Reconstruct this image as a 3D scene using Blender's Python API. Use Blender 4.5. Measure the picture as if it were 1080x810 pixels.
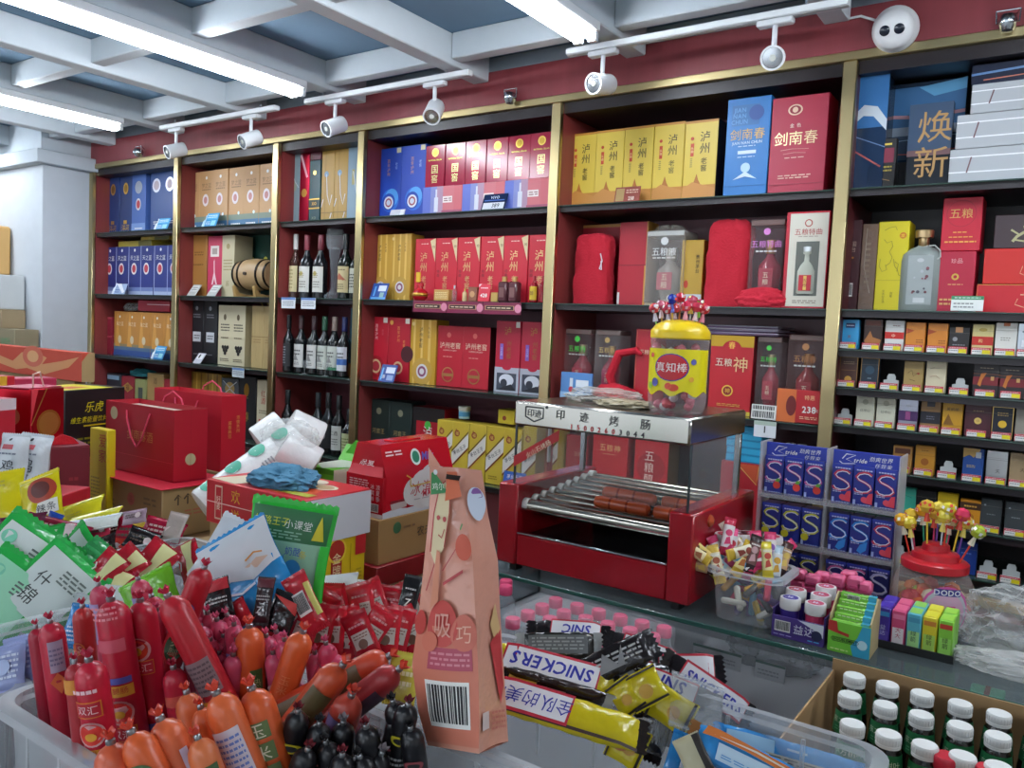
import bpy, bmesh, math, random
from mathutils import Matrix, Vector, noise
random.seed(7)
for o in list(bpy.data.objects): bpy.data.objects.remove(o)
SC = bpy.context.scene
COL = SC.collection
PI = math.pi
# ------------------------------------------------------------------ camera
FPX = 860.0
AZ, PITCH, ROLL, CAMH = math.radians(34.6), math.radians(3.66), math.radians(2.6), 1.6
CF = Vector((-math.sin(AZ)*math.cos(PITCH), math.cos(AZ)*math.cos(PITCH), -math.sin(PITCH)))
_r0 = Vector((math.cos(AZ), math.sin(AZ), 0)); _u0 = _r0.cross(CF)
CR = _r0*math.cos(ROLL) + _u0*math.sin(ROLL)
CU = _u0*math.cos(ROLL) - _r0*math.sin(ROLL)
CP = Vector((0, 0, CAMH))
cam = bpy.data.cameras.new('camera'); camo = bpy.data.objects.new('camera', cam); COL.objects.link(camo)
camo.matrix_world = Matrix(((CR.x, CU.x, -CF.x, 0), (CR.y, CU.y, -CF.y, 0), (CR.z, CU.z, -CF.z, CAMH), (0, 0, 0, 1)))
cam.sensor_fit = 'HORIZONTAL'; cam.sensor_width = 36; cam.lens = 36*FPX/1080; cam.clip_start = .02
SC.camera = camo
# ------------------------------------------------------------------ world, exposure
w = bpy.data.worlds.new('world'); SC.world = w; w.use_nodes = True
bg = w.node_tree.nodes['Background']; bg.inputs[0].default_value = (.80, .90, 1.0, 1); bg.inputs[1].default_value = 1.45
TUBE_STRENGTH = 38.0
SC.view_settings.view_transform = 'Standard'; SC.view_settings.look = 'None'
SC.view_settings.exposure = 0.52; SC.view_settings.gamma = 1.0; SC.view_settings.use_curve_mapping = False
SC.cycles.use_denoising = True
SC.cycles.max_bounces = 8; SC.cycles.transparent_max_bounces = 24; SC.cycles.diffuse_bounces = 3; SC.cycles.glossy_bounces = 3
SC.cycles.sample_clamp_indirect = 4.0
SC.cycles.caustics_reflective = False; SC.cycles.caustics_refractive = False

# ------------------------------------------------------------------ photograph geometry: rays into the room
def ray(px, py): return CF + CR*((px-540)/FPX) + CU*((405-py)/FPX)
def at(px, py, d): return CP + ray(px, py)*d
def onY(px, py, Y): r = ray(px, py); return CP + r*(Y/r.y)
def onX(px, py, X): r = ray(px, py); return CP + r*(X/r.x)
def onZ(px, py, Z): r = ray(px, py); return CP + r*((Z-CAMH)/r.z)
def proj(p):
    d = Vector(p)-CP; z = d.dot(CF); return 540+FPX*d.dot(CR)/z, 405-FPX*d.dot(CU)/z
def view_mat(pos, rot=0, pitch=0, yaw=0):
    B = Matrix((CR, CF, CU)).transposed().to_4x4()
    return Matrix.Translation(pos) @ B @ Matrix.Rotation(math.radians(rot), 4, 'Y') @ Matrix.Rotation(math.radians(yaw), 4, 'Z') @ Matrix.Rotation(math.radians(pitch), 4, 'X')
def axis_mat(p0, p1, spin=0):
    z = (p1-p0).normalized(); y = CF - z*CF.dot(z); y.normalize(); x = y.cross(z)
    return Matrix.Translation(p0) @ Matrix((x, y, z)).transposed().to_4x4() @ Matrix.Rotation(math.radians(spin), 4, 'Z')

# ------------------------------------------------------------------ materials: 'rrggbb/kind'
def lin(c): return c/12.92 if c <= .04045 else ((c+.055)/1.055)**2.4
MATS = {}
KINDS = dict(paper=(.42, 0, .0), card=(.75, 0, .0), gloss=(.18, 0, .0), foil=(.28, .85, .0), plastic=(.3, 0, 0), film=(.2, 0, .5), matte=(.92, 0, 0),
             cloth=(.95, 0, .6), steel=(.25, 1, 0), gold=(.3, 1, 0), clear=(.08, 0, 0), tub=(.35, 0, 0), glass=(.03, 0, 0), lamp=(.5, 0, 0), wood=(.38, 0, 0), print=(.45, 0, 0), sheer=(.3, 0, .6), bottle=(.06, 0, 0), smoke=(.06, 0, 0), dim=(.5, 0, 0))
def mat(key):
    if key in MATS: return MATS[key]
    hx, _, kind = key.partition('/'); kind = kind or 'paper'
    c = [lin(int(hx[i:i+2], 16)/255) for i in (0, 2, 4)] + [1]
    rough, metal, bump = KINDS[kind]
    m = bpy.data.materials.new('%s_%s' % (kind, hx)); m.use_nodes = True; nt = m.node_tree; N = nt.nodes; L = nt.links
    b = N['Principled BSDF']; MATS[key] = m
    b.inputs['Roughness'].default_value = rough; b.inputs['Metallic'].default_value = metal
    tc = N.new('ShaderNodeTexCoord'); nz = N.new('ShaderNodeTexNoise'); mx = N.new('ShaderNodeMix'); mx.data_type = 'RGBA'
    L.new(tc.outputs['Object'], nz.inputs['Vector'])
    nz.inputs['Scale'].default_value = 14 if kind != 'wood' else 3; nz.inputs['Detail'].default_value = 3
    k = .9 if kind in ('card', 'cloth', 'matte') else .95
    if kind == 'wood':
        k = .62; mp = N.new('ShaderNodeMapping'); mp.inputs['Scale'].default_value = (9, 9, .7)
        L.new(tc.outputs['Object'], mp.inputs[0]); L.new(mp.outputs[0], nz.inputs['Vector']); nz.inputs['Detail'].default_value = 6
    mx.inputs['A'].default_value = [v*k for v in c[:3]] + [1]; mx.inputs['B'].default_value = c
    L.new(nz.outputs['Fac'], mx.inputs['Factor']); L.new(mx.outputs['Result'], b.inputs['Base Color'])
    if bump:
        bp = N.new('ShaderNodeBump'); bp.inputs['Strength'].default_value = bump; bp.inputs['Distance'].default_value = .004
        n2 = N.new('ShaderNodeTexNoise'); n2.inputs['Scale'].default_value = 60 if kind != 'cloth' else 120; n2.inputs['Detail'].default_value = 2
        L.new(tc.outputs['Object'], n2.inputs['Vector']); L.new(n2.outputs['Fac'], bp.inputs['Height']); L.new(bp.outputs[0], b.inputs['Normal'])
    if kind in ('clear', 'tub', 'sheer', 'glass', 'bottle', 'smoke'):
        a = {'clear': .10, 'tub': .21, 'smoke': .18, 'sheer': .20, 'glass': .035, 'bottle': .82}[kind]
        fr = N.new('ShaderNodeLayerWeight'); fr.inputs[0].default_value = .35
        mr = N.new('ShaderNodeMapRange'); mr.inputs['To Min'].default_value = a; mr.inputs['To Max'].default_value = min(1, a+{'glass': .16, 'clear': .32, 'sheer': .36}.get(kind, .45))
        L.new(fr.outputs['Facing'], mr.inputs['Value']); L.new(mr.outputs[0], b.inputs['Alpha'])
    if kind == 'lamp':
        b.inputs['Emission Color'].default_value = c; b.inputs['Emission Strength'].default_value = TUBE_STRENGTH
    if kind == 'steel': b.inputs['Roughness'].default_value = .22
    if kind == 'dim': b.inputs['Specular IOR Level'].default_value = .2
    return m

# ------------------------------------------------------------------ glyphs (cached outlines of the built-in font)
GLY = {}
def glyph(ch):
    if ch in GLY: return GLY[ch]
    cu = bpy.data.curves.new('glyph', 'FONT'); cu.body = ch; cu.size = 1; cu.resolution_u = 2
    cu.offset = .0 if ord(ch) > 0x2e80 else .022
    o = bpy.data.objects.new('glyph', cu); COL.objects.link(o)
    bpy.context.view_layer.update()
    me = bpy.data.meshes.new_from_object(o.evaluated_get(bpy.context.evaluated_depsgraph_get()))
    v = [(p.co.x, p.co.y) for p in me.vertices]; f = [tuple(p.vertices) for p in me.polygons]
    bpy.data.objects.remove(o); bpy.data.curves.remove(cu); bpy.data.meshes.remove(me)
    if not v: GLY[ch] = ([], [], .3); return GLY[ch]
    x0 = min(a for a, b in v); x1 = max(a for a, b in v)
    if ord(ch) > 0x2e80:
        y0 = min(b for a, b in v); y1 = max(b for a, b in v); cx = (x0+x1)/2; cy = (y0+y1)/2; s = .92/max(x1-x0, y1-y0, .5)
        v = [((a-cx)*s+.5, (b-cy)*s+.5) for a, b in v]; wd = 1.0
    else:
        v = [(a-x0+.03, b*1.05+.13) for a, b in v]; wd = x1-x0+.09
    GLY[ch] = (v, f, wd); return GLY[ch]

def finer(vs, fs, mx):        # split long edges so that print can follow a curved surface
    vs = list(vs); mid = {}; st = [(f[0], f[i], f[i+1]) for f in fs for i in range(1, len(f)-1)]; out = []
    while st:
        t = st.pop(); L_ = [(math.dist(vs[t[i]], vs[t[(i+1) % 3]]), i) for i in range(3)]; l, i = max(L_)
        if l <= mx: out.append(t); continue
        a, b, c = t[i], t[(i+1) % 3], t[(i+2) % 3]; k = (min(a, b), max(a, b))
        if k not in mid: mid[k] = len(vs); vs.append(((vs[a][0]+vs[b][0])/2, (vs[a][1]+vs[b][1])/2))
        st += [(a, mid[k], c), (mid[k], b, c)]
    return vs, out
# ------------------------------------------------------------------ mesh builder
class MB:
    def __init__(s): s.v = []; s.f = []; s.m = []; s.keys = []; s.M = None
    def k(s, key):
        if key not in s.keys: s.keys.append(key)
        return s.keys.index(key)
    def add(s, vs, fs, key):
        n = len(s.v); k = s.k(key); M = s.M
        s.v += [tuple(M @ Vector(p)) for p in vs] if M else [tuple(p) for p in vs]
        s.f += [tuple(n+i for i in f) for f in fs]; s.m += [k]*len(fs); return s
    def box(s, x0, y0, z0, x1, y1, z1, key, b=0):
        if b <= 0:
            vs = [(x, y, z) for z in (z0, z1) for y in (y0, y1) for x in (x0, x1)]
            return s.add(vs, [(0, 2, 3, 1), (4, 5, 7, 6), (0, 1, 5, 4), (2, 6, 7, 3), (0, 4, 6, 2), (1, 3, 7, 5)], key)
        b = min(b, (x1-x0)*.45, (y1-y0)*.45, (z1-z0)*.45)
        X = (x0, x1); Y = (y0, y1); Z = (z0, z1); vs = []; ix = {}
        for i in (0, 1):
            for j in (0, 1):
                for k in (0, 1):
                    sx, sy, sz = (1, -1)[i]*b, (1, -1)[j]*b, (1, -1)[k]*b
                    ix[i, j, k] = len(vs)
                    vs += [(X[i], Y[j]+sy, Z[k]+sz), (X[i]+sx, Y[j], Z[k]+sz), (X[i]+sx, Y[j]+sy, Z[k])]
        g = lambda i, j, k, a: ix[i, j, k]+a
        F = [[g(0,0,0,0), g(0,0,1,0), g(0,1,1,0), g(0,1,0,0)], [g(1,0,0,0), g(1,1,0,0), g(1,1,1,0), g(1,0,1,0)],
             [g(0,0,0,1), g(1,0,0,1), g(1,0,1,1), g(0,0,1,1)], [g(0,1,0,1), g(0,1,1,1), g(1,1,1,1), g(1,1,0,1)],
             [g(0,0,0,2), g(0,1,0,2), g(1,1,0,2), g(1,0,0,2)], [g(0,0,1,2), g(1,0,1,2), g(1,1,1,2), g(0,1,1,2)]]
        for a in (0, 1):
            for c in (0, 1):
                F.append([g(a,c,0,0), g(a,c,1,0), g(a,c,1,1), g(a,c,0,1)])
                F.append([g(a,0,c,0), g(a,1,c,0), g(a,1,c,2), g(a,0,c,2)])
                F.append([g(0,a,c,1), g(1,a,c,1), g(1,a,c,2), g(0,a,c,2)])
        F += [[g(i,j,k,0), g(i,j,k,1), g(i,j,k,2)] for i in (0,1) for j in (0,1) for k in (0,1)]
        c = Vector(((x0+x1)/2, (y0+y1)/2, (z0+z1)/2)); G = []
        for f in F:
            p = [Vector(vs[i]) for i in f]; n = (p[1]-p[0]).cross(p[2]-p[0]); ce = sum(p, Vector())/len(p)
            G.append(tuple(f) if n.dot(ce-c) > 0 else tuple(reversed(f)))
        return s.add(vs, G, key)
    def lathe(s, prof, key, n=20, c=(0, 0, 0), cap=True, sx=1, sy=1):
        vs = []; fs = []
        for r, z in prof:
            for i in range(n):
                a = 2*PI*i/n; vs.append((c[0]+r*math.cos(a)*sx, c[1]+r*math.sin(a)*sy, c[2]+z))
        for j in range(len(prof)-1):
            for i in range(n):
                i2 = (i+1) % n; fs.append((j*n+i, j*n+i2, (j+1)*n+i2, (j+1)*n+i))
        if cap:
            if prof[0][0] > 1e-5: fs.append(tuple(range(n-1, -1, -1)))
            if prof[-1][0] > 1e-5: fs.append(tuple((len(prof)-1)*n+i for i in range(n)))
        return s.add(vs, fs, key)
    def tube(s, pts, r, key, n=8, cap=True):
        pts = [Vector(p) for p in pts]; vs = []; fs = []; up = None
        for i, p in enumerate(pts):
            d = (pts[min(i+1, len(pts)-1)]-pts[max(i-1, 0)]).normalized()
            if up is None: up = d.orthogonal().normalized()
            up = (up - d*up.dot(d)).normalized(); w_ = d.cross(up)
            rr = r[i] if isinstance(r, (list, tuple)) else r
            for k in range(n):
                a = 2*PI*k/n; vs.append(p+up*(math.cos(a)*rr)+w_*(math.sin(a)*rr))
        for j in range(len(pts)-1):
            for i in range(n): fs.append((j*n+i, j*n+(i+1) % n, (j+1)*n+(i+1) % n, (j+1)*n+i))
        if cap: fs.append(tuple(range(n-1, -1, -1))); fs.append(tuple((len(pts)-1)*n+i for i in range(n)))
        return s.add(vs, fs, key)
    def grid(s, fn, nu, nv, key, closed=False):
        vs = [fn(i/nu, j/nv) for j in range(nv+1) for i in range(nu if closed else nu+1)]; W = nu if closed else nu+1
        fs = [(j*W+i, j*W+(i+1) % W, (j+1)*W+(i+1) % W, (j+1)*W+i) for j in range(nv) for i in range(nu)]
        return s.add(vs, fs, key)
    def prism(s, poly, y0, y1, key):      # poly in x,z extruded along y
        n = len(poly); vs = [(x, y0, z) for x, z in poly]+[(x, y1, z) for x, z in poly]
        return s.add(vs, [tuple(range(n)), tuple(range(2*n-1, n-1, -1))]+[(i, i+n, (i+1) % n+n, (i+1) % n) for i in range(n)], key)
    # flat print: items in fractions of W,H; fn(a, b, lift) maps metres on the face to space
    def print(s, items, W, H, fn, base=.0004, curved=False):
        lift = base
        for it in items:
            t = it[0]; lift += .00022
            if t == 'r':
                _, u0, v0, u1, v1, key = it; n = 8 if curved else 1; l = lift
                s.grid(lambda a, b: fn((u0+(u1-u0)*a)*W, (v0+(v1-v0)*b)*H, l), n, n, key)
            elif curved and t in 'po':     # fine patches so the print follows the surface
                if t == 'p': pts, key = it[1], it[2]
                else:
                    _, u, v, r, key = it[:5]; asp = it[5] if len(it) > 5 else 1
                    pts = [(u+math.cos(2*PI*i/20)*r, v+math.sin(2*PI*i/20)*r*asp*W/H) for i in range(20)]
                bm = bmesh.new(); bm.faces.new([bm.verts.new((a*W, b*H, 0)) for a, b in pts]); bmesh.ops.triangulate(bm, faces=bm.faces[:])
                mxl = max(W, H)/7
                for _ in range(3):
                    ed = [e for e in bm.edges if e.calc_length() > mxl]
                    if not ed: break
                    bmesh.ops.subdivide_edges(bm, edges=ed, cuts=1); bmesh.ops.triangulate(bm, faces=bm.faces[:])
                bm.verts.index_update(); s.add([fn(q.co.x, q.co.y, lift) for q in bm.verts], [tuple(q.index for q in f.verts) for f in bm.faces], key); bm.free()
            elif t == 'o':                 # ellipse: u, v, radius (of W), key, aspect
                _, u, v, r, key = it[:5]; asp = it[5] if len(it) > 5 else 1; n = 20; l = lift
                vs = [fn(u*W, v*H, l)]; fs = []
                for q, rr in enumerate((.55, 1)):
                    for i in range(n): a = 2*PI*i/n; vs.append(fn(u*W+math.cos(a)*r*W*rr, v*H+math.sin(a)*r*W*asp*rr, l))
                fs = [(0, 1+i, 1+(i+1) % n) for i in range(n)]+[(1+i, 1+n+i, 1+n+(i+1) % n, 1+(i+1) % n) for i in range(n)]
                s.add(vs, fs, key)
            elif t == 'p':
                _, pts, key = it; s.add([fn(a*W, b*H, lift) for a, b in pts], [tuple(range(len(pts)))], key)
            elif t == 'l':                 # stroke
                _, pts, wd, key = it; q = [Vector((a*W, b*H)) for a, b in pts]; vs = []; fs = []
                for i, p in enumerate(q):
                    d = (q[min(i+1, len(q)-1)]-q[max(i-1, 0)]); d = d.normalized() if d.length else Vector((1, 0)); nn = Vector((-d.y, d.x))*wd*W/2
                    vs += [fn(*(p-nn), lift), fn(*(p+nn), lift)]
                fs = [(2*i, 2*i+2, 2*i+3, 2*i+1) for i in range(len(q)-1)]; s.add(vs, fs, key)
            elif t == 'b':                 # barcode
                _, u0, v0, u1, v1 = it[:5]; l = lift
                nb = 8 if curved else 1; s.grid(lambda a, b: fn((u0+(u1-u0)*a)*W, (v0+(v1-v0)*b)*H, l), nb, nb, 'f2f0ea/print')
                x = u0+.04*(u1-u0); rn = random.Random(3)
                while x < u1-.06*(u1-u0):
                    ww = rn.choice((.02, .035, .05))*(u1-u0)
                    s.grid(lambda a, b: fn((x+ww*a)*W, (v0+(.12+.8*b)*(v1-v0))*H, l+.0003), 1, nb, '1c1c20/print'); x += ww+rn.choice((.02, .03))*(u1-u0)
            elif t == 't':                 # text: string, u, v (centre), size (of W), key, flags, rot
                _, st, u, v, sz, key = it[:6]; fl = it[6] if len(it) > 6 else ''; rot = math.radians(it[7]) if len(it) > 7 else 0
                S = sz*W; cr, sr = math.cos(rot), math.sin(rot)
                if 'v' in fl: tot = len(st)*1.04
                else: tot = sum(glyph(c)[2]*1.02 for c in st)
                cur = 0
                for c in st:
                    gv, gf, gw = glyph(c)
                    if 'v' in fl: ox, oy = -.5, tot/2-cur-1; cur += 1.04
                    else: ox, oy = -tot/2+cur, -.5; cur += gw*1.02
                    sq = .7 if 'n' in fl else 1
                    fl2 = []
                    for a, b in gv:
                        a2, b2 = (a+ox)*S*sq, (b+oy)*S
                        if 'i' in fl: a2 += b2*.25
                        fl2.append((u*W+a2*cr-b2*sr, v*H+a2*sr+b2*cr))
                    if fl2:
                        if curved and S > max(W, H)/14: fl2, gf = finer(fl2, gf, S/3.2)
                        s.add([fn(a, b, lift) for a, b in fl2], gf, key)
            elif t == 'x':                 # small print: rows of dashes  u0,v0,u1,v1,rows,key
                _, u0, v0, u1, v1, rows, key = it; rn = random.Random(5)
                for q in range(rows):
                    y0 = v1-(q+.75)/rows*(v1-v0); y1 = y0+.45/rows*(v1-v0); x = u0
                    while x < u1-.02:
                        ww = min(rn.uniform(.04, .12), u1-x)
                        s.add([fn(a*W, b*H, lift) for a, b in ((x, y0), (x+ww, y0), (x+ww, y1), (x, y1))], [(0, 1, 2, 3)], key); x += ww+.025
        return s
    def mesh(s, name, smooth=None):
        me = bpy.data.meshes.new(name); me.from_pydata(s.v, [], s.f)
        for k in s.keys: me.materials.append(mat(k))
        me.polygons.foreach_set('material_index', s.m)
        if smooth:
            me.polygons.foreach_set('use_smooth', [True]*len(s.f)); me.set_sharp_from_angle(angle=math.radians(smooth))
        me.update(); return me
def link(name, me, parent=None, M=None, label=None):
    o = bpy.data.objects.new(name, me); COL.objects.link(o)
    if parent: o.parent = parent
    if M is not None: o.matrix_basis = M
    if label: o['label'] = label
    return o
def part(name, mb, parent, label=None, M=None, smooth=40):
    return link(name, mb.mesh(name, smooth), parent, M, label)
def thing(name, mb, label, cat, M=None, group=None, smooth=40):
    me = mb.mesh(name, smooth) if mb else None
    o = link(name, me, None, M if M is not None else Matrix.Identity(4), label); o['category'] = cat
    if group: o['group'] = group
    return o
def struct(name, mb, M=None, smooth=None, parent=None):
    o = link(name, mb.mesh(name, smooth), parent, M)
    if not parent: o['kind'] = 'structure'
    return o
def dup(src, M, label=None, group=None):
    c = src.copy(); COL.objects.link(c); c.matrix_basis = M
    if label: c['label'] = label
    if group: c['group'] = group
    for ch in src.children:
        d = ch.copy(); COL.objects.link(d); d.parent = c; d.matrix_basis = ch.matrix_basis.copy()
        for g in ch.children: e = g.copy(); COL.objects.link(e); e.parent = d; e.matrix_basis = g.matrix_basis.copy()
    return c
T = Matrix.Translation
def Rz(a): return Matrix.Rotation(math.radians(a), 4, 'Z')
def Rx(a): return Matrix.Rotation(math.radians(a), 4, 'X')
def Ry(a): return Matrix.Rotation(math.radians(a), 4, 'Y')
ORD = ['leftmost', 'second from the left', 'third from the left', 'fourth from the left', 'fifth from the left', 'sixth from the left', 'seventh from the left', 'eighth from the left', 'ninth from the left']
def front(w_, d_=0): return lambda a, b, l: (-w_/2+a, -l, b)
def right(w_, d_): return lambda a, b, l: (w_/2+l, a, b)
def topf(w_, d_, h_): return lambda a, b, l: (-w_/2+a, b, h_+l)
# carton: origin at bottom centre of the front face; prints = {'F':[..],'R':[..],'T':[..]}; parts = [(name, face, items, label)]
def carton(w_, d_, h_, key, F=(), R=(), Tp=(), b=.002):
    m = MB(); m.box(-w_/2, 0, 0, w_/2, d_, h_, key, b)
    m.print(F, w_, h_, front(w_)); m.print(R, d_, h_, right(w_, d_)); m.print(Tp, w_, d_, topf(w_, d_, h_)); return m
GOLD = 'd9b25a/foil'; WHT = 'f0efe9/print'; BLK = '17161a/print'; RED = 'c8202c'; YEL = 'f0d21a'
# ================================================================== THE ROOM
YW = 2.75            # front plane of the wall cabinets
UP = [-5.18, -4.27, -3.41, -2.805, -1.74, -.655, .46, 1.5]   # uprights between the bays
S1, S2, S3, S4 = 2.105, 1.722, 1.34, .945
m = MB(); m.box(-9, -5, -.05, 4, 3.3, 0, 'b4b2ae/gloss'); struct('floor', m)
# ceiling: painted deck with a grid of white beams below it
m = MB(); m.box(-9, -5, 2.745, 4, 3.3, 2.85, '6f8ca4/matte'); ceil = struct('ceiling', m)
bx = [-7.06, -6.36, -5.65, -4.945, -4.24, -3.53, -2.825, -2.12, -1.41, -.705, 0, .705, 1.41, 2.12, 2.82]
m = MB(); m.box(-.04, -5, 2.625, .04, YW-.002, 2.744, 'd4dce1/matte', .004); bme = m.mesh('ceiling_beam')
for x in bx: link('ceiling_beam', bme, ceil, T((x, 0, 0)))
m = MB(); m.box(-.3125, -.03, 2.645, .3125, .03, 2.744, 'd4dce1/matte', .004); cme = m.mesh('ceiling_crossbeam')
for i in range(len(bx)-1):
    for j in range(-4, 8):
        y = .57+.655*(j-2)
        if y < 2.7: link('ceiling_crossbeam', cme, ceil, T(((bx[i]+bx[i+1])/2, y+1.3, 0))) if y+1.3 < 2.7 else None
# walls
m = MB(); m.box(-9, 3.16, 0, 4, 3.25, 2.8, 'd9dcdc/matte'); struct('wall_back', m)
m = MB(); m.box(-9, 2.46, 0, -5.2, 3.16, 2.48, 'c6ccd2/matte', .004); struct('wall_left_return', m)
m = MB(); m.box(-9, 2.40, 2.48, -5.14, 3.16, 2.56, 'c4ccd2/matte', .004); m.box(-9, 2.45, 2.56, -5.2, 3.1, 2.744, 'cfd8de/matte'); struct('trim_1', m)
m = MB(); m.box(-9.1, -5, 0, -9, 3.3, 2.8, 'e6ebee/matte'); struct('wall_left', m)
m = MB(); m.box(-5.2, YW+.06, 2.667, 3.0, YW+.09, 2.744, 'b4c2cc/matte'); struct('trim_2', m)
m = MB(); m.box(3.0, -5, 0, 3.1, 3.3, 2.8, 'd8d5d0/matte'); struct('wall_right', m)
m = MB(); m.box(-9, -5.1, 0, -6.2, -5, 2.8, 'd8dadc/matte'); m.box(1.4, -5.1, 0, 4, -5, 2.8, 'd8dadc/matte'); m.box(-6.2, -5.1, 2.3, 1.4, -5, 2.8, 'd8dadc/matte'); struct('wall_front', m)

# header board over the cabinets
m = MB(); m.box(UP[0]-.02, YW, 2.53, 2.6, YW+.03, 2.665, '964248/wood')
hd = thing('header_board', m, 'long dark red wooden header board running above all the wall cabinets', 'header board')
m = MB(); m.box(UP[0]-.02, YW-.006, 2.50, 2.6, YW+.02, 2.53, 'c4b284/gold', .003); part('gold_trim', m, hd, 'brushed gold metal trim strip')
m = MB(); m.box(UP[0]-.02, YW+.0301, 2.53, 2.6, YW+.05, 2.66, '3a1c20/wood'); part('rear_board', m, hd)

# wall cabinets: one thing per bay
def cabinet(i, shelves, label, back='74404a/wood', inner='8e3c3a/wood'):
    x0, x1 = UP[i], UP[i+1]; w_ = x1-x0
    r = thing('wall_cabinet', None, label, 'cabinet', T((x0, YW, 0)), 'wall cabinets'); r['group'] = 'wall cabinets'
    m = MB(); m.box(.02, .36, .05, w_-.02, .385, 2.50, back); part('back_panel', m, r)
    for sx in (.003, w_-.021):
        m = MB(); m.box(sx, .015, .05, sx+.018, .36, 2.50, inner); part('side_panel', m, r)
    m = MB(); m.box(.0215, .015, 2.46, w_-.0215, .36, 2.50, '1c1014/wood'); part('top_panel', m, r)
    m = MB(); m.box(-.022, -.008, .0, .022, .014, 2.499, 'c4b284/gold', .003); part('gold_trim', m, r, 'brushed gold upright strip')
    for z in shelves:
        m = MB(); m.box(.0215, .02, z-.026, w_-.0215, .36, z-.006, '2a2226/wood'); p = part('shelf', m, r)
        m = MB(); m.box(.0215, .008, z-.006, w_-.0215, .355, z-.001, '33463f/gloss', .001); part('glass_sheet', m, p, 'green edged glass sheet laid on the shelf')
    m = MB(); m.box(.0215, .03, .0, w_-.0215, .05, shelves[-1]-.03, '5c1f22/wood'); part('door', m, r)
    return r
cabinet(0, [S1, S2, S3, S4], 'narrow red wooden cabinet bay beside the white wall with blue boxes')
cabinet(1, [S1, S2, S3, S4], 'red wooden cabinet bay with tan boxes and a small barrel')
cabinet(2, [S1, S2, S3, S4], 'narrowest cabinet bay, full of dark wine bottles')
cabinet(3, [S1, S2, S3, S4], 'wide cabinet bay with rows of upright red boxes')
cabinet(4, [S1, S2, S3, S4], 'wide cabinet bay behind the sausage machine, yellow boxes on top')
CIG = [1.594, 1.471, 1.349, 1.215, 1.07, .93]
c6 = cabinet(5, [S1, S2]+CIG+[.9], 'rightmost cabinet bay with tight rows of small cigarette packs', '241a1c/wood', '5a2024/wood')
cabinet(6, [S1, S2, S3, S4], 'cabinet bay past the right edge, mostly out of view')
m = MB(); m.box(UP[5]+.025, YW-.04, .86, 1.2, YW-.001, .885, 'a8854a/wood', .003); part('front_ledge', m, c6, 'light wooden ledge', M=c6.matrix_basis.inverted())
m = MB(); m.box(UP[5]+.025, YW-.03, .0, 1.2, YW-.001, .86, '7c2c2a/wood'); part('lower_front', m, c6, M=c6.matrix_basis.inverted())

# ---- lamps: twin tube battens under every second beam (behind the camera too)
tm = MB(); tm.box(-.05, 0, .012, .05, 1.22, .045, 'f2f5f7/plastic', .004)
t1 = MB()
for sx in (-.027, .027): t1.tube([(sx, .02, -.004), (sx, 1.2, -.004)], .014, 'eef6ff/lamp', 10)
e1 = MB()
for sx in (-.027, .027):
    for y in (.0, 1.2): e1.box(sx-.016, y, -.02, sx+.016, y+.02, .013, 'e9edf0/plastic', .003)
first = None; n = 0
for x in (-5.65, -4.24, -2.825, -1.41, 0, 1.41):
    for y in (1.17, -2.6):
        M = T((x, y, 2.58)); lab = 'bright twin tube ceiling lamp, out of the view'
        if y > 1: lab = {-4.24: 'bright twin tube ceiling lamp nearest the white wall at left', -2.825: 'bright twin tube ceiling lamp, long one at upper left', -1.41: 'bright twin tube ceiling lamp cut by the top edge, centre'}.get(x, lab)
        if first is None:
            first = thing('tube_lamp', None, lab, 'ceiling lamp', M, 'tube lamps')
            part('housing', tm, first); part('tube', t1, first, 'glowing white twin tubes'); part('end_cap', e1, first)
        else: dup(first, M, lab)

# ---- track rails and spots
def spot_body():
    b = MB(); b.lathe([(.0, .0), (.030, .0), (.034, .003), (.035, .008), (.035, .088), (.033, .094), (.0, .094)], 'e8ebee/plastic', 28)
    rf = MB(); rf.lathe([(.031, -.002), (.031, .0), (.028, -.0005), (.012, -.0008), (.008, -.001), (.0, -.001)], 'c9ccd0/steel', 24, cap=False)
    rf.lathe([(.010, -.001), (.009, -.004), (.0, -.005)], 'd8dad2/gloss', 16)
    rg = MB(); rg.lathe([(.030, -.004), (.036, -.004), (.036, .004), (.030, .0)], 'f1f3f5/plastic', 28, cap=False)
    return b, rf, rg
SB = spot_body()
def track(px0, py0, px1, py1, spots, lab):
    a = onZ(px0, py0, 2.585); bb = onZ(px1, py1, 2.585); Y = (a.y+bb.y)/2; r = thing('lamp_track', None, lab, 'track rail', T((a.x, Y, 2.585)))
    L_ = bb.x-a.x; m = MB(); m.box(0, -.017, 0, L_, .017, .022, 'eceff1/plastic', .003); part('rail', m, r)
    m = MB(); m.box(0, -.006, -.0012, L_, .006, .0005, 'b9bec3/plastic'); part('slot', m, r)
    for sx in (.12, L_-.12): m = MB(); m.tube([(sx, 0, .02), (sx, 0, .04)], .006, 'd9dcdf/steel'); part('hanger', m, r)
    for px, py, hx, hy, l in spots:      # rail point, then aim (dx,dy,dz)
        p = onZ(px, py, 2.585); s = thing('track_spot_lamp', None, l, 'spot lamp', T((p.x, Y, 2.584)), 'white track spot lamps')
        m = MB(); m.box(-.055, -.016, -.02, .055, .016, -.0005, 'e6e9ec/plastic', .004); part('adapter', m, s)
        m = MB(); m.tube([(0, 0, -.02), (0, 0, -.085)], .008, 'e6e9ec/plastic', 12); part('stem', m, s)
        d = Vector(hx).normalized(); z = -d; x = Vector((0, 0, 1)).cross(z).normalized(); y = z.cross(x)
        M = T((0, 0, -.115)) @ Matrix((x, y, z)).transposed().to_4x4() @ T((0, 0, -.047))
        h = part('lamp_head', SB[0], s, M=M); part('reflector', SB[1], h, 'silver reflector'); part('ring', SB[2], h)
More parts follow.
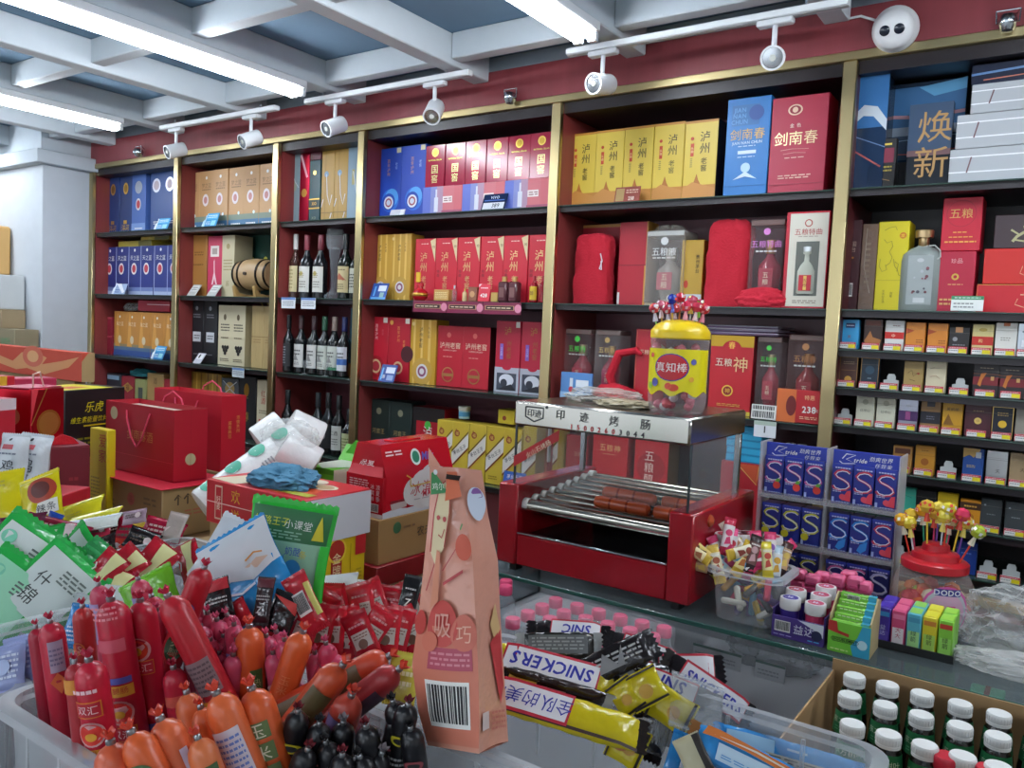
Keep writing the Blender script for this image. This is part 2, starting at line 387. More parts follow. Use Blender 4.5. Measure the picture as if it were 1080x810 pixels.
track(600, 60, 895, 5, [(645, 58, (-.12, -1, -.22), 0, 'white cylindrical spot lamp aimed sideways above the yellow boxes'), (820, 22, (.28, -1, -.34), 0, 'white spot lamp seen face on, beside the dome camera')], 'white ceiling track above the yellow boxes, right of the three')
track(322, 110, 497, 80, [(363, 108, (-.15, -1, -.5), 0, 'white spot lamp tilted down left above the wine bay'), (468, 90, (.4, -.8, -.75), 0, 'white spot lamp pointing down above the blue and crimson boxes')], 'white ceiling track above the wine bay, middle of the three')
track(168, 137, 295, 117, [(186, 135, (-.2, -1, -.4), 0, 'white spot lamp furthest left, over the blue boxes'), (262, 120, (-.2, -1, -.5), 0, 'white spot lamp second from the left, over the tan boxes')], 'white ceiling track nearest the white wall, left of the three')
# dome camera and sprinklers on the header
p = onY(943, 31, YW-.045); d = (CP-p).normalized(); z = Vector((.0, -1, -.35)).normalized(); x = Vector((0, 0, 1)).cross(z).normalized()*-1; y = z.cross(x)
s = thing('dome_camera', None, 'round white dome camera with two dark eyes on the red header', 'security camera', T(p) @ Matrix((x, y, z)).transposed().to_4x4())
m = MB(); m.lathe([(.0, -.03), (.066, -.03), (.067, -.018), (.062, -.008), (.056, .0)], 'eceeef/plastic', 32); part('mount_ring', m, s)
m = MB(); m.lathe([(.058, -.004), (.058, .008), (.050, .022), (.030, .032), (.0, .035)], 'f2f3f4/plastic', 32); b = part('shell', m, s)
for sx in (-.02, .02):
    m = MB(); m.lathe([(.0, .028), (.015, .028), (.015, .034), (.012, .036), (.0, .037)], '1b2230/gloss', 20, (sx, 0, 0)); part('lens', m, s, 'dark glass lens')
m = MB(); m.tube([onY(925, 22, YW-.02)-p, onY(908, 17, YW-.012)-p, onY(893, 20, YW-.012)-p], .004, 'dfe1e3/plastic'); q = part('cable', m, s); q.matrix_basis = (T(p).inverted() @ s.matrix_basis).inverted()
for px, py, l in ((538, 102, 'small clear glass sprinkler on wire bracket left of the long track'), (1063, 22, 'round chrome sprinkler at the top right corner'), (146, 160, 'small wire sprinkler bracket beside the leftmost spot')):
    p = onY(px, py, YW-.035); s = thing('wire_sprinkler', None, l, 'sprinkler', T(p))
    m = MB(); m.lathe([(.0, -.03), (.018, -.028), (.028, -.012), (.03, .0), (.024, .014), (.0, .02)], 'b9c0c6/steel', 20, sx=.8); part('sprinkler_head', m, s)
    m = MB(); m.tube([(-.03, 0, .03), (-.028, 0, -.005), (-.012, -.025, -.012), (.012, -.025, -.012), (.028, 0, -.005), (.03, 0, .03)], .0022, 'aab0b4/steel', 6); m.tube([(-.03, 0, .03), (.03, 0, .03), (.012, .03, .02)], .0022, 'aab0b4/steel', 6); part('wire_bracket', m, s)

# ================================================================== THINGS ON THE SHELVES
CNT = {}
def sx_(px, yt, Y, z):
    X = onY(px, yt, Y).x; yb = proj((X, Y, z))[1]; return onY(px, (yt+yb)/2, Y).x
def dims(xl, xr, yt, z, Y):
    X0, X1 = sx_(xl, yt, Y, z), sx_(xr, yt, Y, z); return X0, X1, onY((xl+xr)/2, yt, Y).z - z
# place one carton by its front face: left/right/top in the photograph, the shelf height and the depth of the face
def shelfbox(name, xl, xr, yt, z, key, label, F=(), R=(), cat='box', Y=2.85, d=.08, group=None, yaw=0, b=.002, parts=()):
    X0, X1, h_ = dims(xl, xr, yt, z, Y); w_ = X1-X0-.001
    o = thing(name, carton(w_, d, h_, key, F, R, b=b), label, cat, T(((X0+X1)/2, Y, z)) @ Rz(yaw), group)
    for pn, items, pl in parts: part(pn, MB().print(items, w_, h_, front(w_), base=.0012), o, pl)
    return o
def row(name, xl, xr, yt, n, z, key, labels, F=(), R=(), cat='box', Y=2.85, d=.08, group=None, parts=(), gap=.0015, names=None):
    X0, X1 = sx_(xl, yt, Y, z), sx_(xr, yt, Y, z); h_ = onY(xl, yt, Y).z-z; w_ = (X1-X0)/n; res = []
    for i in range(n):
        lb = labels % (ORD[i] if i < n-1 or n < 3 else 'rightmost')
        M = T((X0+w_*(i+.5), Y+random.uniform(0, .008), z)) @ Rz(random.uniform(-.8, .8)*0)
        if i == 0:
            o = thing(name, carton(w_-gap, d, h_, key, F, R), lb, cat, M, group)
            for pn, items, pl in parts: part(pn, MB().print(items, w_-gap, h_, front(w_-gap), base=.0012), o, pl)
            res.append(o)
        else: res.append(dup(res[0], M, lb))
    return res
def card(px, py, z, w_, h_, key, label, items, Y=2.79, tilt=-20, cat='price card', name='price_card', bottle=None):
    X = onY(px, py, Y).x; m = MB(); m.box(-w_/2, 0, 0, w_/2, .003, h_, key, .001); m.print(items, w_, h_, front(w_))
    o = thing(name, m, label, cat, T((X, Y, z+.001)) @ Rx(tilt))
    if bottle: m = MB(); m.lathe([(0, 0), (.011, 0), (.011, .035), (.004, .05), (.004, .065), (.005, .066), (.005, .075), (0, .076)], bottle, 10, (-w_/2-.012, .006, 0)); part('cut_out_bottle', m, o)
    m = MB(); m.box(-w_/4, .003, 0, w_/4, .02, .003, key); part('foot', m, o)
    return o
CB = [('r', .04, .55, .96, .94, '58b8e8/print'), ('x', .1, .62, .9, .88, 2, 'e8f6fc/print'), ('r', .5, .1, .9, .45, '9fe0ee/print'), ('x', .08, .12, .45, .42, 3, 'e8f6fc/print')]

# ---- bay 1
seal = [('o', .5, .52, .5, 'c8a860/foil', 1.1)]
BBL = '1d3568'
row('liquor_box', 112.6, 138.5, 184.5, 2, S1, '203a70', 'dark blue liquor box with gold oval badge, %s on the top shelf', [('t', '洋河', .5, .1, .3, GOLD), ('x', .3, .06, .7, .1, 1, GOLD)], group='dark blue boxes with gold badge', d=.09, parts=[('badge', [('o', .5, .74, .2, GOLD, 1.3), ('o', .5, .74, .13, '9c7a34/foil', 1.3), ('r', .36, .16, .62, .22, GOLD)], 'gold badge')])
shelfbox('liquor_box', 139, 153.5, 181.5, S1, '4a6aae', 'lighter blue liquor box with silver and red badges, top shelf far left', [('r', 0, 0, 1, .16, '7d9bd0/print'), ('x', .25, .05, .8, .1, 1, WHT)], d=.09, parts=[('badge', [('o', .5, .75, .26, 'c8ccd6/foil'), ('o', .5, .47, .19, 'd8d4d8/print', 1.3), ('o', .5, .47, .13, 'c03a44/print', 1.3)], 'silver and red badge')])
row('liquor_box', 158, 187, 180, 2, S1, '2b4a86', 'dark blue liquor box with round white badge, %s of its pair', [('x', .25, .12, .8, .18, 2, WHT)], group='dark blue boxes with white badge', d=.09, parts=[('badge', [('o', .45, .75, .3, 'd9dbe6/foil'), ('o', .45, .75, .2, 'b9a8b0/print')], 'white badge')])
card(170, 235, S1, .115, .075, '2f9ed6', 'turquoise price card with small white bottle, top shelf far left', CB, bottle='e8f2fa/plastic')
row('liquor_box', 110, 190, 261, 6, S2, '28347c', 'navy blue box fading to white, %s on the second shelf', [('r', 0, 0, 1, .08, 'b8c4e0/print'), ('r', 0, .08, 1, .16, '7586bc/print'), ('t', '天之蓝', .5, .76, .24, WHT), ('r', .0, 0, .05, 1, 'aab2d8/print'), ('o', .5, .92, .07, WHT)], group='navy blue boxes on the second shelf', d=.09, parts=[('badge', [('o', .45, .54, .22, 'ece2e0/print', 1.2), ('o', .45, .54, .15, 'c8404c/print', 1.2)], 'red round badge')])
h2 = onY(145, 261, 2.85).z
m = carton(.37, .2, .042, 'b3a03c', [('r', .62, 0, 1, 1, '6f672c/print')]); thing('flat_gift_box', m, 'flat mustard yellow box lying on the navy blue boxes', 'box', T((-4.87, 2.855, h2+.001)))
m = carton(.30, .2, .040, 'ad9a3c', [('r', .5, 0, 1, 1, '5f5a30/print')]); thing('flat_gift_box', m, 'upper mustard yellow box, shifted right on the lower one', 'box', T((-4.66, 2.86, h2+.0435)))
card(125, 305, S2, .12, .07, 'a9bfe0', 'pale blue price card with a painted glint before the navy boxes', [('p', [(0, 1), (.45, 1), (1, .2), (.8, .1)], 'f4f8ff/print'), ('x', .1, .1, .5, .5, 2, '4a6ab0/print')], bottle='dfe8f6/plastic')  # white diagonal glint is painted into the card print
row('liquor_box', 119, 187, 328, 5, S3, 'c98a3e', 'orange box fading to blue at its foot, %s on the third shelf', [('r', 0, 0, 1, .12, '3c5a9c/print'), ('r', 0, .12, 1, .2, '5d7894/print'), ('r', 0, .2, 1, .26, '9c8a66/print'), ('p', [(.1, .2), (.5, .2), (.34, .95), (.28, .95)], 'e0a24e/print'), ('t', '海之蓝', .5, .72, .2, 'f4e4c4/print'), ('o', .5, .88, .06, WHT)], group='orange boxes on the third shelf', d=.09, parts=[('badge', [('o', .5, .36, .14, 'e6d4b0/print', 1.3)], 'cream badge')])
X0, X1, hh = dims(104.5, 118, 334, S3, 2.85)
for k in (0, 1):
    m = carton(X1-X0-.002, .09, hh/2-.002, '8e1f33', [('r', .0, .9, 1, 1, 'c0505c/print'), ('t', '国缘', .5, .5, .3, 'd9b0a8/print', 'v')]); thing('liquor_box', m, ('lower' if k == 0 else 'upper')+' maroon box of two stacked at the far left', 'box', T(((X0+X1)/2, 2.85, S3+k*(hh/2))))
m = carton(.34, .2, .065, 'b01c34', [('r', .3, .6, 1, .66, 'f0d8dc/print')]); h3 = onY(150, 328, 2.85).z; thing('flat_gift_box', m, 'flat crimson box lying on the orange boxes', 'box', T((-4.66, 2.86, h3+.001)))
# crumpled soft things: closed blob of film or cloth
def crumple(rx, ry, rz, key, seed=0, amp=.35, nu=44, nv=26, freq=3.2, flat=True, cap=0):
    bm = bmesh.new(); bmesh.ops.create_icosphere(bm, subdivisions=5 if nu < 60 else 6, radius=1); m = MB(); vs = []
    for v_ in bm.verts:
        d = v_.co.normalized(); q = d*freq*.7+Vector((seed*3.1, seed*1.7, 0))
        rid = (1-abs(noise.noise(q*1.6))*3); rid2 = (1-abs(noise.noise(q*3.4+Vector((9, 0, 0))))*3)
        k = 1+amp*(.9*noise.noise(q)+.28*rid+.12*rid2); z = rz*d.z*k
        if flat: z = max(z, -rz*.55)+rz*.55
        vs.append((rx*d.x*k, ry*d.y*k, z))
    m.add(vs, [tuple(v_.index for v_ in f.verts) for f in bm.faces], key); bm.free(); return m
# pillow pouch: width, height, thickness; origin at the bottom centre; front faces -Y
def pouch_fn(w_, h_, t_, seed=0, wr=.5, gus=False):
    def prof(u, v):
        e = max(0, (1-abs(2*u-1)**2.6))**.6 * max(0, 1-abs(2*v-1)**5)**.7
        q = Vector((u*w_*22, v*h_*22, seed*2.7)); return t_*e*(1+.0*u)+t_*wr*.5*noise.noise(q)*min(1, e*3)+t_*.25*wr*noise.noise(q*2.3)*e
    def fr(a, b, l): u = min(1, max(0, a/w_)); v = min(1, max(0, b/h_)); pin = 1-.05*math.sin(PI*v); return ((a-w_/2)*pin, -prof(u, v)-l+.006*math.sin(v*9+seed)*t_/.02*.4, b)
    def bk(a, b, l): u = min(1, max(0, a/w_)); v = min(1, max(0, b/h_)); pin = 1-.05*math.sin(PI*v); return ((a-w_/2)*pin, prof(u, v)*.8+l+.0008+.006*math.sin(v*9+seed)*t_/.02*.4, b)
    return fr, bk
def pouch(w_, h_, t_, key, items=(), seed=0, wr=.5, back=None, seal=None, n=16):
    fr, bk = pouch_fn(w_, h_, t_, seed, wr); m = MB()
    m.grid(lambda u, v: fr(u*w_, v*h_, 0), n, int(n*1.3), key); m.grid(lambda u, v: bk((1-u)*w_, v*h_, 0), n, int(n*1.3), back or key)
    m.print(items, w_, h_, fr, base=.0022, curved=True)
    if seal:
        for v0, v1 in ((-.03, .045), (.955, 1.03)):
            vs = []; fs = []; N_ = 26
            for i in range(N_+1):
                x = -w_/2+w_*i/N_; zz = (.006 if i % 2 else 0)*(1 if v0 > .5 else -1)*h_/.15*.5
                y = .006*math.sin((v0+v1)/2*9+seed)*t_/.02*.4
                vs += [(x, y-.0012, v0*h_ + (zz if v0 < .5 else 0)), (x, y-.0012+.001*(i % 2), v1*h_ + (zz if v0 > .5 else 0)), (x, y+.0014, v0*h_ + (zz if v0 < .5 else 0)), (x, y+.0014, v1*h_ + (zz if v0 > .5 else 0))]
            for i in range(N_): a = 4*i; fs += [(a, a+4, a+5, a+1), (a+2, a+3, a+7, a+6), (a+1, a+5, a+7, a+3), (a, a+2, a+6, a+4)]
            m.add(vs, fs, seal)
    return m
def bottle(r_, h_, glass, cap, label, lab_items=(), lname='label', shoulder=.62, neck=.3, capk=.2, n=22, lz=(.12, .48), belt=None):
    rn = r_*neck; hs = h_*shoulder; root = MB()
    root.lathe([(0, .003), (r_*.8, 0), (r_, .004), (r_, hs*.97), (r_*.93, hs*1.05), (r_*.6, hs*1.16), (rn*1.15, hs*1.27), (rn, hs*1.33), (rn, h_*.97), (0, h_*.975)], glass, n)
    c = MB(); z0 = h_*(1-capk); c.lathe([(rn*1.12, z0), (rn*1.16, z0+.002), (rn*1.16, h_-.003), (rn*1.05, h_), (0, h_)], cap, n)
    l = None
    if label:
        l = MB(); a0, a1 = h_*lz[0], h_*lz[1]; W_ = r_*2.4
        fn = lambda a, b, q: ((r_+.0006+q)*math.sin((a-W_/2)/r_), -(r_+.0006+q)*math.cos((a-W_/2)/r_), a0+b)
        l.grid(lambda u, v: fn(u*W_, v*(a1-a0), 0), 12, 1, label); l.print(lab_items, W_, a1-a0, fn, curved=True)
    return root, c, l
def put_bottle(name, B, M, label, cat='bottle', group=None):
    o = thing(name, B[0], label, cat, M, group); part('cap', B[1], o)
    if B[2]: part('label', B[2], o)
    return o
GLY0 = len(GLY)
def clump(px, py, d, rx, ry, rz, key, label, cat, name, seed=1, z=None, **k):
    p = at(px, py, d); o = thing(name, crumple(rx, ry, rz, key, seed, **k), label, cat, T((p.x, p.y, z if z is not None else p.z))); return o
o = thing('plastic_bag', crumple(.085, .05, .03, 'd9dcdc/sheer', 4), 'crumpled clear bag lying on the orange boxes at far left', 'plastic bag', T((-4.98, 2.93, h3)))
card(166, 375, S3, .10, .085, '2f8ed0', 'bright blue price card before the orange boxes', CB, bottle='e8f2fa/plastic')
# bay 1 lowest visible shelf
shelfbox('liquor_box', 111.6, 127, 394, S4, '34363f', 'dark grey box under the orange boxes, far left low shelf', [('r', .1, .86, .9, .96, '8fb0c8/print')], d=.1)
shelfbox('liquor_box', 128, 141, 397, S4, '9c1f30', 'maroon box with gold diamond, low shelf far left', [('p', [(.5, .62), (.95, .74), (.5, .86), (.05, .74)], GOLD), ('t', '福', .5, .74, .3, '7a1420/print')], d=.1)
shelfbox('liquor_box', 142, 154, 400, S4, 'a5a86a', 'olive green box between maroon and tan boxes, low shelf', [('r', .3, .5, .7, .8, '4a5048/print')], d=.1)
shelfbox('liquor_box', 155, 172, 394, S4, 'c09a5c', 'tan kraft box at right of the low far left shelf', [('t', '酒', .5, .85, .25, '7a5a30/print')], d=.1)
shelfbox('liquor_box', 172.5, 182, 400, S4, 'b01f30', 'small red box against the upright, low far left shelf', [], d=.1)
X = onY(149, 395, 2.88).x; zt = onY(149, 398, 2.85).z
thing('folded_cloth', crumple(.13, .05, .03, '2e7f86/cloth', 7, .2), 'teal cloth lying on boxes of the low far left shelf', 'cloth', T((X, 2.90, zt+.002)))

# ---- bay 2
row('liquor_box', 195, 290, 183, 6, S1, 'c79a68', 'tan box with blue foot and round badge, %s on top shelf', [('r', 0, 0, 1, .13, '4a78a0/print'), ('r', 0, .13, 1, .22, '84907e/print'), ('x', .2, .04, .8, .09, 1, WHT), ('t', '梦之蓝', .5, .75, .22, '8a6a48/print'), ('x', .2, .66, .8, .7, 1, '8a6a48/print'), ('o', .5, .88, .07, WHT), ('o', .7, .24, .07, 'e4f4f4/print')], group='tan boxes on the top shelf', d=.09, parts=[('badge', [('o', .45, .5, .21, 'eadfe0/print', 1.25), ('o', .45, .5, .12, 'c98a84/print', 1.25)], 'round badge')])
card(221, 233, S1, .105, .085, '2f9ed6', 'turquoise price card with small bottle below the tan boxes', CB, bottle='bfe0f4/plastic')
shelfbox('liquor_box', 200.8, 218, 248, S2, 'a8743a', 'plain brown wooden looking box left of the crimson one', [('x', .25, .66, .8, .74, 2, '6e4820/print'), ('x', .2, .5, .8, .54, 1, '6e4820/print')], d=.12)
shelfbox('liquor_box', 219, 233.8, 249, S2, 'c8385a', 'crimson box with a white tower picture and stamp', [('r', .2, .66, .8, .84, 'e8e0d8/print'), ('r', .32, .7, .68, .8, 'a89890/print'), ('p', [(.44, .58), (.5, .62), (.53, .4), (.7, .2), (.6, .2), (.5, .3), (.4, .2), (.3, .2), (.46, .4)], 'f0d0d4/print')], d=.12)
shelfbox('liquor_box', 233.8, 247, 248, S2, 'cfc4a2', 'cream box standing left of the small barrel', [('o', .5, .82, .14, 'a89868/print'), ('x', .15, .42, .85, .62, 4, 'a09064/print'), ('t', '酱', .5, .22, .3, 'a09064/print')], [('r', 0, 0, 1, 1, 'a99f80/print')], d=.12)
row('liquor_box', 258, 287, 247.5, 2, S2, '1e4238', 'dark green box behind the small barrel, %s of two', [('o', .5, .6, .15, 'c8c050/print'), ('x', .2, .4, .8, .5, 2, '9aa070/print')], d=.07, Y=2.99, group='dark green boxes behind the barrel')
# barrel on its stand
X = onY(270, 290, 2.87).x
br = thing('wine_barrel', None, 'small light wooden barrel with dark metal hoops', 'barrel', T((X, 2.88, S2+.125)) @ Rz(6) @ Ry(90))
m = MB(); m.lathe([(0, -.125), (.062, -.125), (.07, -.124), (.083, -.06), (.088, 0), (.083, .06), (.07, .124), (.062, .125), (0, .125)], 'c4a376/wood', 32); part('staves', m, br)
for z in (-.115, -.068, .068, .115):
    rr = .088-abs(z)**2*1.15+.001; m = MB(); m.lathe([(rr-.002, z-.007), (rr+.001, z-.006), (rr+.001, z+.006), (rr-.002, z+.007)], '2e2824/foil', 32, cap=False); part('hoop', m, br, 'dark metal hoop')
m = MB(); m.lathe([(0, 0), (.01, 0), (.009, .012), (0, .012)], '3a2f28/plastic', 12); part('bung', m, br, M=Matrix.Rotation(PI/2, 4, 'X') @ T((0, 0, .086)))
bs = thing('barrel_stand', None, 'curved pale wooden cradle under the small barrel', 'stand', T((X, 2.88, S2)) @ Rz(6))
for sx in (-.08, .07):
    m = MB(); m.prism([(-.085, 0), (.085, 0), (.098, .055), (.09, .06), (.06, .022), (0, .012), (-.06, .022), (-.09, .06), (-.098, .055)], sx, sx+.016, 'c9a468/wood'); part('cradle', m, bs, M=Matrix.Rotation(PI/2, 4, 'Z') @ Matrix.Identity(4))
m = MB(); m.box(-.064, -.01, .0, .07, .01, .01, 'c9a468/wood'); part('crossbar', m, bs)
for px, l in ((201, 'left'), (222, 'right')):
    card(px, 308, S2, .08, .08, 'b9bcb8', l+' one of two grey flip card holders on the barrel shelf', [('r', .1, .35, .9, .9, 'd8dad6/print'), ('x', .2, .45, .8, .8, 2, '8a8c8c/print')], tilt=-35)
row('liquor_box', 200, 227.7, 317, 2, S3, '1f2226', 'black box with white tag on the third shelf, %s of two', [('r', .22, .34, .82, .5, 'd4d8dc/print'), ('x', .3, .38, .75, .46, 2, '4a4c50/print'), ('o', .5, .88, .1, '9aa0a4/print'), ('x', .25, .72, .78, .8, 2, '8a8c90/print'), ('x', .3, .12, .7, .16, 1, '8a8c90/print')], d=.1, group='black boxes on the third shelf')
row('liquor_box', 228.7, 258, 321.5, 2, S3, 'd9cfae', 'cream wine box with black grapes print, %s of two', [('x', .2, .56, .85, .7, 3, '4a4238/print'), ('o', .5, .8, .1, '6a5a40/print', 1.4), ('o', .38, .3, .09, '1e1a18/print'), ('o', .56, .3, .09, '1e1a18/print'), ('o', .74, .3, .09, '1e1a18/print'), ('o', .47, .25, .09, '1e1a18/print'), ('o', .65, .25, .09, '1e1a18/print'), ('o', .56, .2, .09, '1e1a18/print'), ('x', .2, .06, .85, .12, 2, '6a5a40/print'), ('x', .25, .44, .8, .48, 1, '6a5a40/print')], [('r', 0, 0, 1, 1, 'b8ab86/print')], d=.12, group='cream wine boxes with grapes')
wb = row('wooden_wine_box', 265, 290, 322.5, 2, S3, 'cdb27a/wood', 'pale slatted wooden wine box with rope handle, %s of two', [('r', 0, .5, 1, .512, '8f7444/print'), ('l', [(.3, .9), (.3, .55)], .01, 'a08450/print'), ('l', [(.62, .95), (.66, .6)], .01, 'a08450/print'), ('x', .2, .4, .8, .48, 2, 'a08450/print'), ('l', [(.5, .35), (.4, .2), (.55, .1)], .012, 'a08450/print')], d=.12, group='wooden wine boxes')
for o in wb:
    hh = onY(264.5, 322.5, 2.85).z-S3; m = MB(); m.tube([(-.02, .05, hh-.004), (-.03, .04, hh+.03), (0, .03, hh+.045), (.03, .04, hh+.028), (.02, .05, hh-.004)], .003, 'c9ad72/cloth', 6); part('rope_handle', m, o)
card(207, 382, S3, .07, .07, 'c9cad6', 'tilted white price holder before the black boxes', [('r', .15, .4, .9, .9, 'f2f3f6/print'), ('r', .3, .5, .5, .85, '20242c/print')], tilt=-35)
def edge_tag(px, py, z, w_, h_, label, items=(), key='e6eaee', Y=2.752, cat='price tag'):
    X = onY(px, py, Y).x; m = MB(); m.box(-w_/2, 0, -h_, w_/2, .0025, 0, key, .0008); m.print(items, w_, h_, lambda a, b, l: (-w_/2+a, -l, b-h_))
    return thing('shelf_tag', m, label, cat, T((X, Y, z)))
TAGI = [('r', 0, .78, 1, 1, '6a8ac0/print'), ('x', .1, .2, .9, .7, 3, '7a7e88/print')]
edge_tag(251, 393, S3-.0, .10, .05, 'small pale tag on the shelf edge under the cream wine boxes', TAGI, 'c8d2d4')
edge_tag(304, 317, S2-.0, .105, .055, 'left white tag on the shelf edge of the wine bay', TAGI)
edge_tag(325, 318, S2-.0, .105, .055, 'right white tag on the shelf edge of the wine bay', TAGI)
# bay 2 low shelf
row('liquor_box', 199, 232, 391.5, 2, S4, 'a9842f', 'gold box with brown stripes on the low shelf, %s of two', [('r', .12, 0, .2, 1, '7a5a22/print'), ('r', .42, 0, .5, 1, 'd2b050/print'), ('r', .7, 0, .8, 1, '7a5a22/print')], d=.12, group='striped gold boxes low in the second bay')
shelfbox('gift_box', 233, 251, 399, S4, '4a4c50/film', 'dark box in clear wrap with gold medallion, low shelf', [('o', .5, .82, .28, 'b9985a/foil', .9), ('l', [(.1, .95), (.5, .84), (.9, .95)], .03, 'c8ccd0/print'), ('l', [(.1, .7), (.5, .82), (.9, .72)], .03, 'c8ccd0/print')], d=.1)
shelfbox('liquor_box', 251.7, 269.5, 397, S4, '17171a', 'tall black box with gold oval emblem, low shelf', [('o', .45, .78, .15, 'c08c34/foil', 1.7), ('x', .35, .64, .6, .67, 1, '9a8450/print'), ('t', '尊', .45, .36, .4, 'a8863a/print')], d=.1)
shelfbox('liquor_box', 270.5, 284, 401, S4, 'd8ceae', 'narrow cream box with red writing beside the upright, low shelf', [('t', '红酒', .5, .72, .36, 'c04038/print', 'v'), ('x', .2, .45, .8, .52, 2, '8a7a58/print'), ('r', .2, .28, .8, .36, 'b84a40/print'), ('o', .5, .14, .25, '9c2c38/print')], d=.1)

# ---- bay 3: tall boxes and wine
shelfbox('liquor_box', 302, 316, 157, S1, '8a9ea4', 'pale grey box at left of the top wine bay shelf', [('o', .5, .5, .3, '9aa08c/print'), ('l', [(.4, .7), (.7, .55), (.95, .48)], .03, 'd8e0e4/print')], d=.09)
shelfbox('liquor_box', 316, 326, 155, S1, 'b01c3e/foil', 'narrow shiny crimson box beside the dark teal one', [('o', .5, .4, .3, GOLD), ('l', [(.1, .9), (.8, .6)], .2, 'f0b8c4/print')], d=.09)
o = shelfbox('liquor_box', 326, 337.5, 169, S1, '22484e', 'dark teal box with gold band, top of the wine bay', [('r', 0, .24, 1, .38, '2a3a3a/print'), ('r', 0, .225, 1, .245, GOLD), ('r', 0, .37, 1, .39, GOLD), ('t', 'XO', .5, .31, .25, GOLD), ('o', .5, .8, .14, GOLD), ('t', 'XO', .5, .08, .22, '8a9a80/print')], d=.09)
X0, X1, hh = dims(326, 337.5, 169, S1, 2.85); m = MB(); m.box(-(X1-X0)/2+.001, 0, hh+.0005, (X1-X0)/2-.001, .09, hh+.06, '5a2430', .002); part('lid', m, o, 'maroon box top')
row('liquor_box', 338, 366, 153, 2, S1, 'b08a3c', 'gold box with hanging white bow cord, %s of two', [('r', .3, 0, .34, 1, '8f6c28/print'), ('r', 0, .12, 1, .13, '7a5a22/print')], d=.09, group='gold boxes above the wine', parts=[('ribbon', [('o', .4, .62, .16, '7f9eb4/print'), ('l', [(.4, .62), (.5, .35), (.7, .22), (.85, .35)], .05, 'dce4ea/print'), ('l', [(.2, .3), (.05, .2)], .05, 'dce4ea/print'), ('l', [(.75, .05), (.85, .12)], .05, 'e8ecf0/print')], 'white cord with blue rosette')])
shelfbox('liquor_box', 366.5, 378.5, 148, S1, '7f98a8', 'pale blue grey box against the upright, top of wine bay', [('r', .4, .45, .62, .64, 'a89c5c/print'), ('l', [(.5, .62), (.9, .3)], .06, 'dce4ea/print')], d=.09)
def wine(px, py, z, label, glass='14181a/gloss', cap='22282a/plastic', lab='dcd9cc', items=(), Y=2.84, h_=None, r_=.037, group='wine bottles', lz=(.1, .5)):
    h_ = onY(px, py, Y).z-z if h_ is None else h_; X = sx_(px, py, Y, z)
    return put_bottle('wine_bottle', bottle(r_, h_, glass, cap, lab, items, shoulder=.56, neck=.36, capk=.24, lz=lz, n=18), T((X, Y, z)), label, 'wine bottle', group)
TREE = [('o', .5, .72, .14, 'b8a860/print'), ('x', .3, .55, .7, .75, 3, '9a8a50/print'), ('x', .2, .15, .8, .45, 3, '8a8478/print')]
wine(311.5, 247, S2, 'clear bottle with white cap and cream label, leftmost upper wine', '4a2a22/bottle', 'd8d6d0/plastic', 'd9c99a', [('x', .3, .1, .7, .9, 6, 'a8986a/print')], r_=.03)
wine(323.5, 248, S2, 'dark wine bottle with white tree label, maroon neck, left one', '14161a/gloss', '7c2c38/plastic', 'dcdad2', TREE)
wine(338, 248, S2, 'dark wine bottle with white tree label, beside the glass trophy', '14161a/gloss', '6c2430/plastic', 'dcdad2', TREE)
X = onY(352, 300, 2.86).x
gt = thing('glass_trophy', None, 'tall cut glass trophy between the upper wine bottles', 'trophy', T((X, 2.86, S2)))
m = MB(); m.lathe([(0, 0), (.045, 0), (.045, .02), (.03, .03), (.012, .05), (.014, .1), (.022, .2), (.03, .25), (.018, .26)], 'cdd6dc/clear', 8); part('stem', m, gt)
m = MB(); m.grid(lambda u, v: (.05*math.cos(2*PI*u)*(.45+.55*math.sin(PI*(.15+.7*v)))*(1+.12*(int(u*24+v*10) % 2)), .03*math.sin(2*PI*u)*(1+.12*(int(u*24) % 2)), .25+.1*v), 24, 8, 'e4ecf0/clear', closed=True); part('bowl', m, gt)
wine(364.5, 247, S2, 'dark wine bottle with tan mountain label, right of the trophy', '121a16/gloss', '15171a/plastic', 'c9b98a', [('p', [(.1, .5), (.45, .75), (.9, .45)], 'a85a40/print'), ('x', .25, .1, .75, .35, 3, '7a6a48/print'), ('x', .2, .82, .8, .92, 1, '7a6a48/print')])
wine(377, 251, S2, 'dark wine bottle half hidden by the gold upright, upper row', '121a16/gloss', '15171a/plastic', 'b8b8a8', [('x', .2, .2, .8, .8, 5, '3a3a38/print')])
CASTLE = [('x', .2, .5, .8, .8, 2, '5a5a58/print'), ('p', [(.3, .3), (.5, .6), (.7, .3)], '8a8a88/print'), ('x', .25, .1, .75, .25, 2, '6a6a68/print')]
for px, yt, l, cap, lab, its in ((304, 331, 'dark bottle with black label at left of the middle wine row', '1a1c20/plastic', '26282c', [('x', .3, .1, .7, .9, 7, '9aa0a8/print')]), (317.5, 331, 'dark bottle with white label, second of the middle wine row', '3a2024/plastic', 'd4d4d0', CASTLE), (331, 331, 'dark bottle with white label, third of the middle wine row', '40262c/plastic', 'd4d4d0', CASTLE), (342, 336, 'dark bottle with green capsule, behind a small wine glass', '2c5a44/plastic', 'c4cac0', CASTLE), (352.5, 331, 'dark bottle with pale capsule and green foot label', '8a7a70/plastic', 'c9cec4', CASTLE+[('r', 0, 0, 1, .12, '3a7a58/print')]), (363, 334, 'dark bottle with blue and white label beside the teal box', '20285a/plastic', 'dcdfe4', [('r', 0, .25, 1, .5, '3a68b0/print')]+CASTLE[:1])):
    wine(px, yt, S3, l, cap=cap, lab=lab, items=its, r_=.034, h_=.295)
